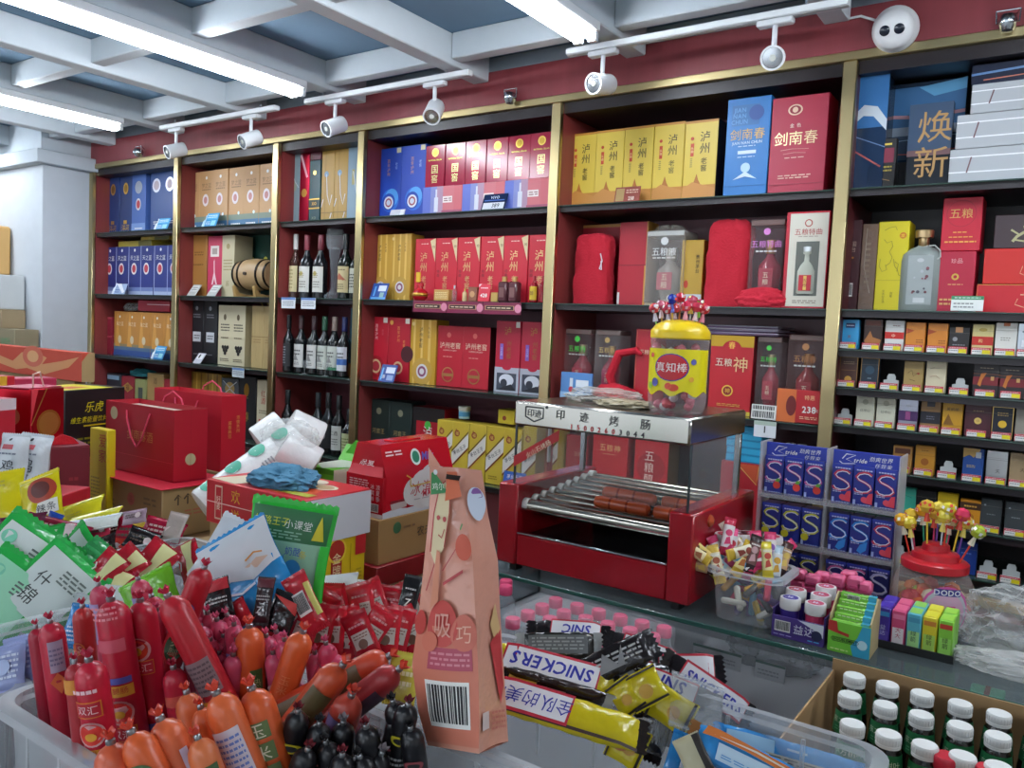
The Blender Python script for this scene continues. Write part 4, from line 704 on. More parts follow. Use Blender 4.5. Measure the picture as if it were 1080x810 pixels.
shelfbox('gift_card', 819, 865, 411, S3, 'b8242a', 'red and orange card with a bottle picture and price 238', [('r', 0, .0, .45, 1, 'd87038/print'), ('o', .34, .5, .12, '6a1c1c/print', 2), ('t', '238', .76, .42, .2, WHT), ('t', '元', .93, .4, .08, WHT), ('t', '特惠', .76, .78, .12, 'f0c890/print'), ('x', .55, .12, .95, .22, 2, 'ecc8a0/print')], d=.012, Y=2.775, cat='price card')
shelfbox('gift_card', 591, 624, 393, S3, '5a8ecc', 'pale blue card with a small bottle picture at left', [('r', .0, 0, 1, .3, '9cc4e8/print'), ('r', .3, .2, .4, .8, 'dce8f4/print'), ('r', .5, .5, .9, .75, 'e8f0f8/print'), ('o', .35, .4, .08, 'c04050/print')], d=.012, Y=2.775, cat='price card')
card(805, 436, S3, .085, .05, 'e8e8e4', 'barcode label standing on the third shelf edge', [('b', .02, .05, .98, .6), ('b', .02, .62, .98, .95)], Y=2.768, tilt=-5, name='barcode_label')
edge_tag(807, 447, S3-.003, .075, .055, 'small white tag hanging below the barcode label', [('t', '1', .5, .5, .4, '2c2c30/print'), ('r', 0, .75, 1, 1, 'b8c8b8/print')], Y=2.75)
# low shelf, seen through and beside the machine
shelfbox('liquor_box', 596, 618, 459, S4, 'a81824', 'dark red box behind the machine, leftmost seen through the glass', [('t', '五粮', .6, .7, .2, 'e0b090/print')], d=.1)
shelfbox('liquor_box', 624, 661, 458, S4, 'b81a24', 'red box with faint gold name behind the machine glass', [('t', '五粮神', .5, .8, .2, 'e0b070/print'), ('x', .3, .7, .7, .72, 1, 'd8a070/print'), ('r', 0, .3, 1, .34, 'c88a48/print')], d=.1)
shelfbox('liquor_box', 668, 704, 464, S4, 'c01c28', 'red box with white vertical calligraphy behind the machine', [('o', .5, .6, .42, 'a01420/print'), ('t', '五粮醇', .45, .6, .3, 'ecd0c0/print', 'v'), ('x', .3, .08, .7, .14, 2, 'e0a890/print')], [('r', 0, 0, 1, 1, '7a5a2c/print')], d=.1)
card(636, 518, S4, .055, .07, 'c8502c', 'small orange card behind the machine, left of two', [('x', .2, .2, .8, .8, 3, 'f0d0b0/print')], Y=2.79, tilt=-5)
card(654, 520, S4, .055, .07, 'c8502c', 'small orange card reading 188 behind the machine', [('t', '188', .5, .3, .36, WHT), ('x', .2, .6, .8, .8, 1, 'f0d0b0/print')], Y=2.79, tilt=-5)
m = carton(.15, .12, onY(782, 487, 2.80).z-S4-.0, '9c1622', [('p', [(.38, .98), (.9, .98), (.86, .7)], 'b84a28/print'), ('l', [(.38, .98), (.86, .7), (.9, .98)], .02, 'd8b060/print')]); X0 = onY(782, 500, 2.78).x; zt = onY(782, 487, 2.80).z; thing('liquor_box', m, 'tall dark red box under the cyan packets', 'box', T((X0, 2.78, S4)))
for k in range(5):
    m = carton(.125, .08, .0245, '2ba4d0', [('r', .0, .0, 1, .2, '1c84b4/print')]); thing('flat_packet', m, ['lowest', 'second lowest', 'middle', 'second highest', 'topmost'][k]+' cyan packet of the small stack by the gum rack', 'packet', T((X0+random.uniform(-.003, .003), 2.79, zt+.001+.0252*k)) @ Rz(random.uniform(-3, 3)), 'cyan packets')
for px, l in ((836, 'left'), (848, 'right')):
    X = onY(px, 470, 2.84).x
    thing('pack_pusher', MB().box(-.018, 0, 0, .018, .03, .05, 'd0d2d0/plastic', .006), l+' small white plastic block behind the gum rack', 'plastic block', T((X, 2.80, 1.215)))
m = MB(); X0 = onY(880, 480, 2.8).x; thing('shelf_riser', MB().box(-.865, 2.79, S4, UP[5]-.03, 3.08, 1.2145, '1e1618/wood'), 'dark shelf riser behind the gum rack', 'shelf riser', T((0, 0, 0)))
# ---- bay 6 top: display boards and silver boxes
Xa, Xb = onY(903, 130, 2.80).x, onY(932, 130, 2.80).x
m = MB(); hh = .43; m.box(-.05, 0, 0, .05, .02, hh, '17304f/gloss', .002)
m.print([('r', 0, .45, 1, 1, '2a6ca8/print'), ('p', [(0, .55), (.3, .62), (.7, .6), (1, .5), (1, .42), (.6, .53), (.3, .54), (0, .48)], 'cfd8e0/print'), ('l', [(0, .3), (.9, .16)], .05, 'b05048/print'), ('l', [(0, .4), (1, .3)], .03, '6a8ab4/print')], .10, hh, front(.10))
m.box(-.05, .0201, 0, .05, .12, hh*.9, '14202e/gloss', .002)
thing('display_board', m, 'narrow blue light streak board beside the gold upright', 'display board', T(((Xa+Xb)/2, 2.80, S1)))
X0, X1, hh = dims(934, 1016, 86, S1, 2.90); w_ = X1-X0
F = [('r', 0, .52, 1, .96, '2d6494/print'), ('r', 0, .52, 1, .6, '8a98aa/print'), ('p', [(0, .72), (.5, .69), (1, .72), (1, .69), (.5, .66), (0, .69)], 'c0909a/print'), ('p', [(.4, .95), (1, 1), (1, .9), (.6, .86)], '5aa0cc/print'), ('r', 0, .3, 1, .52, '22405f/print'), ('l', [(0, .36), (.5, .34), (1, .38)], .012, 'd0604c/print'), ('l', [(0, .47), (1, .5)], .01, '8ab0d0/print'), ('r', 0, 0, 1, .28, '12161e/print')]
thing('display_board', carton(w_, .1, hh, '182c44/gloss', F), 'wide dark blue display board with streaks of light', 'display board', T(((X0+X1)/2, 2.90, S1)))
X0, X1, hh = dims(957, 1003, 109, S1, 2.83); w_ = X1-X0
m = carton(w_, .03, hh, '23282f/gloss', [('r', 0, .45, 1, 1, '2c4460/print'), ('r', 0, .38, 1, .45, '6a4a4c/print'), ('t', '焕', .62, .72, .84, 'b48c54/print'), ('t', '新', .58, .3, .84, 'b48c54/print')]); thing('display_sign', m, 'dark sign with two large gold characters before the display board', 'sign', T(((X0+X1)/2, 2.83, S1)))
X = onY(931, 180, 2.80).x; o = thing('acrylic_stand', MB().box(-.042, 0, 0, .042, .05, .075, '20201f/clear', .003), 'small clear stand holding a dark packet beside the blue board', 'stand', T((X, 2.79, S1)))
m = MB(); m.box(-.036, .012, .004, .036, .035, .155, '1a1a1c', .002); m.print([('r', .1, .5, .9, .8, '7a2038/print'), ('x', .15, .3, .85, .45, 2, 'c8b048/print'), ('r', .2, .86, .8, .9, 'd8c050/print'), ('l', [(.2, .12), (.5, .16), (.8, .12)], .03, 'b8905c/print')], .072, .15, lambda a, b, l: (-.036+a, .012-l, .005+b)); part('packet', m, o, 'dark packet with purple and yellow print')
X0 = onY(1003, 150, 2.80).x
SF = [('r', 0, .3, 1, .34, 'f0f2f4/print'), ('r', 0, .74, 1, .78, 'f4f5f6/print'), ('t', 'M', .62, .45, .09, 'c8a850/foil'), ('l', [(.14, .3), (.17, .75)], .012, '6a4a4c/print'), ('r', .9, 0, 1, 1, 'c07a2c/print')]
for k, (yt, yb, dx) in enumerate(((137, 172, 0), (102, 137, .012), (85, 103, .045))):
    h_ = [.102, .10, .085][k]; z = S1+.001+[0, .103, .204][k]
    thing('silver_carton', carton(.34, .2, h_, 'b8bcc0/gloss', SF), ['lowest', 'middle', 'topmost'][k]+' long silver carton of the stack at the right edge', 'carton', T((X0+.17+dx, 2.80, z)), 'silver cartons')
thing('dark_carton', carton(.32, .2, .06, '23283a/gloss', [('l', [(0, .5), (1, .8)], .02, '5a80b0/print'), ('l', [(.1, .2), (1, .4)], .01, 'c06a50/print')]), 'dark blue carton on the silver stack', 'carton', T((X0+.2, 2.81, S1+.001+.290)))
# second shelf
shelfbox('liquor_box', 887, 907, 232, S2, '3a1018', 'dark maroon box with barcode beside the gold upright', [('t', '国台', .6, .7, .3, 'b8a090/print', 'v'), ('b', .25, .15, .7, .3), ('o', .6, .58, .06, 'c89030/print')], d=.1)
shelfbox('gift_box', 907, 924, 236, S2, '6a4e3a/film', 'brown box in shiny clear wrap left of the yellow one', [('l', [(.3, .95), (.25, .5), (.7, .2)], .05, 'a09080/print'), ('x', .3, .3, .6, .8, 8, '8a745c/print')], d=.1)
dr = [('r', 0, .34, 1, .345, 'b8a010/print'), ('o', .8, .84, .11, 'd07818/print'), ('t', '龙', .8, .84, .14, 'f4e040/print')]
for pts in ([(.2, .9), (.35, .93), (.55, .94), (.6, .9)], [(.2, .8), (.3, .76), (.45, .78), (.5, .72), (.4, .66), (.5, .6), (.45, .54), (.3, .5)], [(.12, .58), (.1, .5), (.2, .44), (.35, .46), (.3, .52)], [(.55, .58), (.6, .5), (.7, .46), (.75, .4), (.9, .38)], [(.6, .55), (.72, .52), (.68, .44)]): dr.append(('l', pts, .02, '9a8a1c/print'))
shelfbox('liquor_box', 924, 957, 233.5, S2, 'dccb18', 'bright yellow box with a fine line dragon drawing', dr+[('t', '生肖纪念酒', .3, .16, .09, '8a7a20/print', 'v'), ('t', '龙年', .55, .18, .1, '6a5a18/print', 'v')], d=.1)
X = onY(972, 290, 2.86).x; hb = onY(972, 243, 2.86).z-S2
sb_ = thing('liquor_bottle', None, 'squat grey ceramic liquor bottle with gold cap and floral panel', 'bottle', T((X, 2.86, S2)))
m = MB(); W_ = .062
m.lathe([(0, 0), (W_*.94, 0), (W_, .006), (W_, hb*.62), (W_*.93, hb*.7), (W_*.6, hb*.775), (W_*.3, hb*.8), (W_*.27, hb*.82)], '8b9490/plastic', 32, sy=.62); part('body', m, sb_)
m = MB(); m.lathe([(.012, hb*.8), (.016, hb*.82), (.016, hb*.9), (.026, hb*.905), (.027, hb*.99), (.024, hb), (0, hb)], 'c4a77c/foil', 24); part('cap', m, sb_, 'gold cap')
m = MB(); fnb = lambda a, b, l: (a-.036, -(W_*.62*math.sqrt(max(.0, 1-((a-.036)/W_)**2))+l+.0004), .02+b)
IT = [('r', 0, 0, 1, 1, 'a4acab/print'), ('r', .3, .04, .75, .14, 'c8cccc/print'), ('o', .5, .9, .14, 'c4c8c8/print', .6)]
rn = random.Random(4)
for k in range(14): IT.append(('o', rn.uniform(.15, .85), rn.uniform(.2, .85), rn.uniform(.03, .07), ['6a3a40/print', '8a5058/print', '5a5a62/print', 'b8bcc0/print'][k % 4]))
m.print(IT, .072, hb*.6, fnb, curved=True); part('floral_panel', m, sb_)
m = MB(); m.tube([(.02, -.02, hb*.8), (.035, -.025, hb*.8), (.05, -.02, hb*.74), (.052, -.025, hb*.66), (.045, -.03, hb*.63)], .0025, 'b8bcb8/cloth', 6); part('tassel_cord', m, sb_)
x0, x1, hq = dims(988, 1028, 265, S2, 2.84)
thing('liquor_box', carton(x1-x0-.002, .1, hq, 'b01c38', [('t', '珍品', .5, .84, .16, 'e8b0b0/print'), ('o', .48, .58, .1, 'c8a850/foil'), ('o', .48, .58, .05, 'b01c38/print'), ('x', .3, .44, .7, .47, 1, 'd8a868/print'), ('x', .1, .1, .6, .24, 2, 'd8a868/print')]), 'lower of two stacked tall crimson red boxes', 'box', T(((x0+x1)/2, 2.84, S2)))
h2 = onY(1012, 208, 2.84).z-S2-hq
thing('liquor_box', carton(x1-x0+.004, .1, h2-.002, 'c41c34', [('o', .48, .7, .38, 'a41830/print'), ('o', .48, .7, .365, 'c41c34/print'), ('t', '五粮', .48, .7, .3, 'd8b068/foil'), ('x', .3, .33, .65, .37, 1, 'ecb450/print'), ('x', .2, .24, .8, .28, 1, 'ecb450/print'), ('x', .1, .14, .9, .2, 1, 'ecb450/print')]), 'upper of two stacked red boxes with gold characters', 'box', T(((x0+x1)/2+.004, 2.84, S2+hq+.001)))
x0 = onY(1029.5, 300, 2.83).x
RB = [('t', '享', .5, .84, .12, 'e0b888/print'), ('r', .38, .62, .62, .66, 'e4b890/print'), ('p', [(.42, .5), (.5, .56), (.58, .5), (.58, .25), (.5, .18), (.42, .25)], 'a01c28/print'), ('l', [(.36, .5), (.34, .3), (.5, .1)], .008, 'e0a880/print'), ('l', [(.64, .5), (.66, .3), (.5, .1)], .008, 'e0a880/print')]
thing('red_carton', carton(.30, .18, .085, 'c61f2a', RB+[('l', [(.01, .0), (.01, .98), (1, .98)], .006, 'd8a050/print')]), 'lower wide red carton right of the tall red boxes', 'carton', T((x0+.152, 2.83, S2)))
thing('red_carton', carton(.28, .18, .105, 'c8261f', RB), 'upper wide red carton under the dark gift bag', 'carton', T((x0+.155, 2.835, S2+.086)))
o = thing('dark_gift_box', carton(.27, .15, .10, '3c2c30', [('l', [(.18, .2), (.22, .35), (.3, .5), (.28, .62), (.38, .7)], .03, 'b8b488/foil'), ('l', [(.16, .55), (.24, .4), (.2, .25), (.3, .2)], .02, 'b8b488/foil')]), 'dark brown gift bag with gold figure and cord handle', 'gift bag', T((x0+.17, 2.845, S2+.192)))
m = MB(); m.tube([(.0, -.004, .09), (-.03, -.006, .05), (-.03, -.006, .03), (.0, -.006, .0)], .003, 'e4dcd4/cloth', 6); part('handle', m, o, 'pale cord handle')
card(1020, 318, S2, .085, .045, 'e8ece8', 'white price card with green top before the red boxes', [('r', 0, .75, 1, 1, '3a8a5c/print'), ('x', .08, .15, .7, .6, 2, '9a9e9c/print'), ('x', .1, .82, .9, .93, 1, 'd8ece0/print')], Y=2.765, tilt=-8)
# ---- cigarette rows
PK = dict(
 blue=('38a4dc', [('r', .26, .72, .76, .88, '1c2c6a/print'), ('t', '芙', .48, .42, .2, '8a4a5c/print'), ('x', .3, .76, .72, .84, 1, 'd8e4f4/print')], 'sky blue'),
 brown=('3a221c', [('r', .1, .8, .9, .96, '6a3424/print'), ('p', [(.05, .3), (.2, .45), (.35, .62), (.5, .42), (.95, .34), (.9, .2), (.1, .2)], 'b07038/print')], 'dark brown gold pictured'),
 whred=('dddcd8', [('r', 0, .4, 1, .62, 'c82820/print'), ('t', '中', .45, .5, .22, 'f0e0c0/print'), ('x', .4, .8, .8, .86, 1, '8a6a60/print'), ('x', .2, .2, .8, .28, 1, '8aa0b0/print')], 'white pack with red band,'),
 orange=('d8862c', [('p', [(0, .8), (.45, .72), (0, .6)], 'b04a20/print'), ('x', .55, .3, .9, .45, 2, 'a05a20/print')], 'orange'),
 black=('201c1c', [('r', .3, .8, .66, 1, 'c89060/print'), ('o', .3, .55, .12, '9a9a9c/print'), ('x', .2, .3, .8, .38, 1, '8a8a8c/print')], 'black silver printed'),
 cream=('d8c888', [('r', 0, .32, 1, .6, 'c02c20/print'), ('t', '和', .4, .46, .22, 'ecd890/print'), ('o', .5, .82, .2, 'b8a050/print', .5)], 'cream and red'),
 white=('e4e2da', [('r', .35, .9, .65, 1, 'c86a38/print'), ('x', .25, .45, .7, .58, 2, 'a09c90/print'), ('r', 0, .76, 1, .77, 'c0bcb0/print')], 'tall white'),
 silver=('b4bac0/foil', [('x', .2, .7, .8, .8, 1, '5a6068/print'), ('r', .2, .3, .8, .5, 'd8dce0/print')], 'silver'),
 choc=('4c2a20', [('x', .2, .74, .8, .86, 2, 'b09070/print'), ('r', .1, .55, .9, .56, 'a8824c/print'), ('o', .5, .25, .2, 'c89a4c/foil'), ('l', [(.02, .02), (.02, .98), (.98, .98), (.98, .02)], .03, 'a8824c/foil')], 'chocolate brown coin printed'),
 navy=('1a2c3c', [('l', [(.03, .02), (.03, .98), (.97, .98), (.97, .02)], .03, 'a8824c/foil'), ('o', .5, .6, .25, '2c4a5c/print'), ('x', .4, .3, .6, .36, 1, '8a9aa4/print')], 'dark navy gold rimmed'),
 khaki=('b09458', [('l', [(.2, .6), (.4, .7), (.5, .5), (.7, .62)], .03, '6a5028/print'), ('l', [(.3, .4), (.6, .35)], .03, '6a5028/print'), ('o', .75, .6, .06, 'a84030/print')], 'khaki ink drawn'),
 pale=('dccfae', [('l', [(.2, .75), (.4, .8)], .02, '9a7a5c/print'), ('l', [(.2, .5), (.5, .55), (.7, .45)], .02, 'b07a5c/print')], 'pale cream'),
 tiger=('2c2224', [('r', 0, .35, 1, .6, '7a1c24/print'), ('p', [(.18, .35), (.3, .7), (.5, .72), (.35, .5), (.3, .3)], 'c8762c/print'), ('r', .66, .5, .78, .62, 'd0a060/print'), ('r', 0, .68, 1, .69, 'a05a30/print'), ('x', .25, .84, .75, .9, 1, '9a8a70/print')], 'black and red animal printed'),
 ivory=('d8d6c0', [('o', .5, .8, .16, 'b4b29a/print'), ('t', '红塔山', .5, .52, .18, '7a7868/print')], 'ivory white'),
 purple=('b0b2be/foil', [('r', 0, .3, 1, .62, '4a2a5c/print'), ('r', .36, .34, .62, .6, '9a4a80/print'), ('t', '云', .48, .8, .2, 'f0f0f4/print')], 'silver and purple'),
 bronze=('9a7446', [('r', 0, .28, 1, .66, '1c1c26/print'), ('r', .3, .82, .7, 1, '3a3a44/print'), ('x', .3, .4, .7, .54, 2, '6a6a78/print')], 'bronze and black'),
 gold=('d09a20', [('t', '黄鹤楼', .5, .8, .2, '6a4814/print'), ('p', [(.1, .35), (.3, .65), (.5, .4), (.6, .3), (.1, .3)], '8a5c1c/print'), ('r', 0, .28, 1, .29, '8a5c1c/print')], 'golden yellow'),
 maroon=('4c1c28', [('o', .5, .5, .14, 'd8b868/foil'), ('t', '中', .5, .5, .14, '8a5a2c/print'), ('x', .3, .78, .7, .84, 1, 'b08a60/print')], 'wide dark maroon'),
 coin=('191c2a', [('l', [(.03, .02), (.03, .98), (.97, .98), (.97, .02)], .04, 'b89a5c/foil'), ('o', .5, .46, .2, 'd0a83c/foil'), ('x', .25, .7, .75, .84, 2, 'b89a5c/print'), ('x', .35, .16, .65, .2, 1, '8a8a90/print')], 'black gold coin'),
 grey=('9a9488', [('o', .8, .5, .12, 'c89a3c/print')], 'warm grey'),
 tan=('a8793c', [('r', .1, .7, .9, .9, '5c3424/print'), ('o', .5, .5, .2, '5c2c1c/print')], 'tan brown crested'),
 amber=('c48a2c', [('o', .5, .45, .2, '9c5a20/print'), ('x', .3, .8, .7, .86, 1, '7a4a18/print'), ('r', 0, .66, 1, .67, '9c6a20/print')], 'amber crested'),
 wave=('1f4a90', [('p', [(0, .7), (.3, .8), (.5, .72), (.8, .95), (.8, 1), (0, 1)], 'd0a860/print'), ('r', .6, .72, .86, .9, 'c8d0d8/print'), ('x', .2, .4, .6, .5, 2, 'd0b070/print')], 'blue and gold wave'),
 chrome=('c4c8c8/foil', [('t', '天', .56, .38, .24, '5a5c5c/print'), ('r', 0, .72, 1, .73, '8a8c8c/print')], 'plain shiny silver'),
 sand=('a88f6a', [('t', '天', .6, .5, .24, '5c4a30/print')], 'sandy brown'),
 teal=('3aa890', [('l', [(.2, .8), (.8, .7)], .02, '1c6a5c/print')], 'teal green'),
 blk2=('17171a', [('x', .2, .5, .8, .6, 1, '4a4a50/print')], 'plain black'),
 yellow=('e0bc18', [('x', .7, .5, .8, .56, 1, 'a08818/print')], 'plain yellow'),
 cup=('d8901c', [('r', 0, .66, 1, .9, '4a2c14/print'), ('o', .5, .4, .2, 'b06c18/print'), ('x', .2, .72, .8, .84, 1, 'e4b048/print')], 'orange gold cup'),
 smoke=('3c4244', [('x', .3, .5, .7, .56, 1, '8a9294/print'), ('o', .2, .8, .05, '9aa2a4/print')], 'smoky grey'),
 dblue=('1a3c8c', [('x', .25, .6, .75, .7, 1, '5a80c8/print'), ('o', .6, .3, .1, '6a90d0/print')], 'deep blue'))
ROWN = ['top', 'second', 'third', 'fourth', 'fifth', 'lowest']
ROWS = [ # centre x, top y, kind
 [(896, 337, 'blue'), (920.5, 335, 'brown'), (943, 338, 'whred'), (965, 340, 'orange'), (988.5, 341, 'orange'), (1011, 345, 'black'), (1036, 342, 'cream'), (1061, 338, 'white'), (1085, 337, 'silver')],
 [(894.5, 376, 'choc'), (917, 376, 'navy'), (939, 0, None), (963, 381, 'khaki'), (987, 378, 'pale'), (1012.5, 0, None), (1040, 383, 'tiger'), (1067, 386, 'tiger'), (1093, 385, 'khaki')],
 [(890, 0, None), (912, 417.5, 'ivory'), (934, 417, 'ivory'), (957.5, 421, 'purple'), (981, 423, 'bronze'), (1004, 425, 'gold'), (1031, 427, 'maroon'), (1057, 429, 'coin'), (1082, 431, 'grey')],
 [(951, 470, 'tan'), (975, 470, 'amber'), (1000, 0, None), (1026, 473, 'wave'), (1051, 475, 'chrome'), (1076, 477, 'sand')],
 [(955, 513, 'teal'), (976, 516, 'blk2'), (999, 516, 'yellow'), (1022.5, 527, 'cup'), (1045, 523, 'smoke'), (1071, 529, 'smoke')],
 [(948, 0, None), (975, 0, None), (1019, 567, 'dblue'), (1043, 0, None), (1068, 0, None)]]
tagm = None; ptag = None
def tag_mesh():
    m = MB(); m.box(-.0255, 0, 0, .0255, .004, .021, 'dcdedc/plastic', .001); m.print([('r', 0, .68, 1, 1, 'c83c4c/print'), ('r', 0, .0, .03, 1, 'c83c4c/print'), ('r', .97, 0, 1, 1, 'c83c4c/print'), ('r', .03, .12, .54, .66, 'f0eeea/print'), ('r', .56, .12, .97, .66, 'e8d820/print'), ('x', .06, .3, .5, .6, 1, 'a0a0a2/print'), ('x', .08, .74, .9, .92, 1, 'f0d4d8/print')], .051, .021, front(.051)); return m
for ri, rw in enumerate(ROWS):
    z = CIG[ri]
    for ci, (px, yt, kd) in enumerate(rw):
        nm = '%s cigarette row, %s' % (ROWN[ri], ('position %d from the left' % (ci+1)) if False else ORD[ci])
        X = onY(px, (yt+20) if yt else proj((-.4, 2.79, z))[1]-10, 2.80).x
        if not (ri == 5 and kd):
            M = T((X, 2.775, z+.001)); lb = 'red white and yellow price strip, '+nm
            if ptag is None: ptag = thing('price_strip', tag_mesh(), lb, 'price tag', M, 'cigarette price strips'); m = MB(); m.box(-.0265, -.001, -.001, .0265, .012, .003, 'c4c8c6/clear'); part('clear_holder', m, ptag, 'clear plastic holder')
            else: dup(ptag, M, lb)
        if kd:
            key, its, nice = PK[kd]; h_ = min(.098, max(.075, onY(px, yt, 2.80).z-z)); wd = .070 if kd in ('maroon', 'tiger') else .055
            if ri == 5: z2 = z
            o = thing('cigarette_pack', carton(wd, .024, h_, key, its, b=.0015), nice.replace(' pack with', ' cigarette pack with')+('' if 'pack' in nice else ' cigarette pack,')+' '+nm, 'cigarette pack', T((X, 2.80, z)), 'cigarette packs')
            m = MB(); m.box(-wd/2-.0003, -.0003, h_*.775, wd/2+.0003, .0245, h_*.78, '8a8478/print'); part('lid_seam', m, o)
        else:
            m = MB(); m.prism([(-.022, 0), (.022, 0), (.022, .03), (.012, .032), (.012, .042), (.008, .05), (-.008, .05), (-.012, .042), (-.012, .032), (-.022, .03)], 0, .006, 'c8cccb/plastic')
            thing('pack_pusher', m, 'empty white plastic pusher, '+nm, 'pack pusher', T((X, 2.81, z)), 'empty pack pushers')

# ================================================================== COUNTER AND WHAT STANDS ON IT
ZC = 1.0; YF_ = 1.645
ct = thing('display_counter', None, 'long glass topped display counter in front of the shelves', 'counter', T((0, 0, 0)))
m = MB(); m.box(-1.32, YF_, ZC-.012, 1.6, 2.12, ZC, '4e5c5c/smoke', .002); part('glass_top', m, ct, 'dark reflecting glass top')
m = MB(); m.box(-1.32, YF_-.003, ZC-.011, 1.6, YF_-.0002, ZC-.001, '2f5a50/gloss', .001); part('glass_edge', m, ct, 'green glass edge')
m = MB(); m.box(-1.30, YF_+.01, .12, 1.58, YF_+.014, ZC-.013, 'b8c4c8/glass'); part('front_glass', m, ct, 'clear front pane')
m = MB(); m.box(-1.30, YF_+.02, .80, 1.58, 2.08, .81, 'dce0e4/gloss', .001); part('inner_shelf', m, ct, 'pale grey inner shelf')
m = MB(); m.box(-1.30, 2.085, .1, 1.58, 2.10, ZC-.013, 'c4c9ce/dim'); part('back_panel', m, ct)
m = MB(); m.box(-1.31, YF_+.005, 0, 1.59, 2.10, .12, '4a4c50/matte'); part('plinth', m, ct)
m = MB(); m.box(-1.30, YF_+.03, .121, 1.58, 2.08, .13, '9a9ea4/gloss'); part('bottom_shelf', m, ct)
for sx in (-1.318, 1.588): m = MB(); m.box(sx, YF_+.002, .12, sx+.014, 2.10, ZC-.013, '9aa0a4/steel'); part('end_frame', m, ct)
for k, (px, py) in enumerate(((768, 668), (745, 676), (812, 700))):
    p = onY(px, py, 1.90); m = MB(); m.box(-.035, 0, 0, .035, .002, .04, 'b8bcc0', .0006); m.print([('r', 0, .85, 1, 1, '4a6a60/print'), ('x', .1, .2, .8, .6, 2, '8a8e92/print')], .07, .04, front(.07)); m.box(-.03, .002, 0, .03, .03, .002, 'b8bcc0')
    thing('shelf_card', m, ['left grey tag card inside the counter', 'middle grey tag card inside the counter', 'right white and green tag card inside the counter'][k], 'price tag', T((p.x, 1.90, .8105)) @ Rx(-8))
# clear packets inside the counter, behind the glass
p = onY(815, 680, 1.98); thing('plastic_bag', crumple(.10, .05, .05, 'a4aab0/sheer', 31), 'dim bundle of clear packets inside the counter', 'plastic bag', T((p.x, 1.99, .811)))

# ---- sausage roller machine
mx0, mx1 = -1.175, -.655; my0, my1 = 1.665, 2.07; zb = 1.015; g = 'sausage machine'
mc = thing('sausage_machine', None, 'red hot dog roller machine with steel canopy standing on the counter', 'sausage roller grill', T((mx0, my0, ZC)))
W = mx1-mx0; D = my1-my0
for sx in (0, W-.058):
    m = MB(); m.prism([(0, .02), (D, .02), (D, .235), (0, .225)], sx, sx+.058, '98101c/gloss'); 
    m2 = MB(); m2.box(sx, 0, .02, sx+.058, D, .222, '98101c/gloss', .004); part('side_panel', m2, mc, 'red side panel')
m = MB(); m.box(.0585, .004, .02, W-.0585, .02, .098, '98101c/gloss', .003); part('front_panel', m, mc, 'red front panel')
m = MB(); m.box(.0585, .004, .0985, W-.0585, .018, .103, 'c8ccd0/steel', .001); part('front_trim', m, mc)
m = MB(); m.box(.0585, .03, .02, W-.0585, D-.01, .09, '1b1b1d/gloss'); part('drip_tray', m, mc, 'dark drip tray')
m = MB(); m.box(.0585, D-.009, .02, W-.0585, D, .2, '5a5c60/steel'); part('rear_panel', m, mc)
for fx in (.03, W-.05):
    for fy in (.02, D-.05): m = MB(); m.box(fx, fy, 0, fx+.02, fy+.03, .019, '1a1a1a/plastic'); part('rubber_foot', m, mc)
NR = 9
for k in range(NR):
    y = .035+k*(D-.075)/(NR-1); z = .168+.004*k
    m = MB(); m.tube([(.0586, y, z), (W-.0586, y, z)], .0125 if k else .016, 'b8b4a8/steel', 20); rl = part('roller', m, mc, 'steel roller')
    m = MB(); m.tube([(.0588, y, z+.001), (.075, y, z+.001)], .0165, 'd4d2cc/plastic', 14); part('roller_bush', m, rl, 'white end bush')
cz0, cz1 = .372, .432; cx0, cx1 = .045, W-.015
fc = lambda a, b, l: (cx0+a, -.012-l, cz0+b)
m = MB(); m.box(cx0, -.012, cz0, cx1, D-.06, cz1, 'b0aca4/steel', .005); part('canopy', m, mc, 'brushed steel canopy')
CW = cx1-cx0; m = MB()
m.print([('l', [(.075, .8), (.075, .4), (.13, .22), (.185, .4), (.185, .8), (.075, .8)], .008, '2a2a2c/print'), ('t', '印迹', .13, .56, .045, '2a2a2c/print'), ('o', .205, .85, .008, '3a3a3c/print'), ('t', '印', .29, .62, .055, '201f20/print'), ('t', '迹', .43, .62, .055, '201f20/print'), ('t', '烤', .60, .6, .055, '201f20/print'), ('t', '肠', .77, .6, .055, '201f20/print')], CW, cz1-cz0, fc, base=.0008)
for i, c in enumerate('15002603044'): m.print([('t', c, .36+.040*i, .2, .034, 'c02c30/print' if i < 7 else '2c2a2c/print')], CW, cz1-cz0, fc, base=.001)
part('printed_name', m, mc, 'black characters and a red phone number')
for x, y in ((.05, D-.09), (W-.03, D-.09)):
    m = MB(); m.box(x, y, .222, x+.014, y+.014, cz0, '9a9c9e/steel', .001); part('post', m, mc, 'steel post')
m = MB(); m.add([(.047, .002, .225), (W-.022, .002, .225), (W-.022, .022, cz0), (.047, .022, cz0), (.047, .005, .225), (W-.022, .005, .225), (W-.022, .025, cz0), (.047, .025, cz0)], [(0, 1, 2, 3), (4, 7, 6, 5), (0, 4, 5, 1), (1, 5, 6, 2), (2, 6, 7, 3), (3, 7, 4, 0)], 'd0d8d8/glass'); part('front_pane', m, mc, 'clear slanting glass front')
for sx in (.040, W-.020):
    m = MB(); m.box(sx, .01, .223, sx+.003, D-.075, cz0, 'd0d8d8/glass'); part('side_pane', m, mc, 'clear glass side'); m = MB(); m.box(sx-.001, .006, .223, sx+.004, .010, cz0, '3a4042/gloss'); part('pane_edge', m, mc)
m = MB(); m.box(.075, .10, .27, .081, .112, .36, 'e4e4e0/plastic', .002); part('door_handle', m, mc, 'white vertical handle')
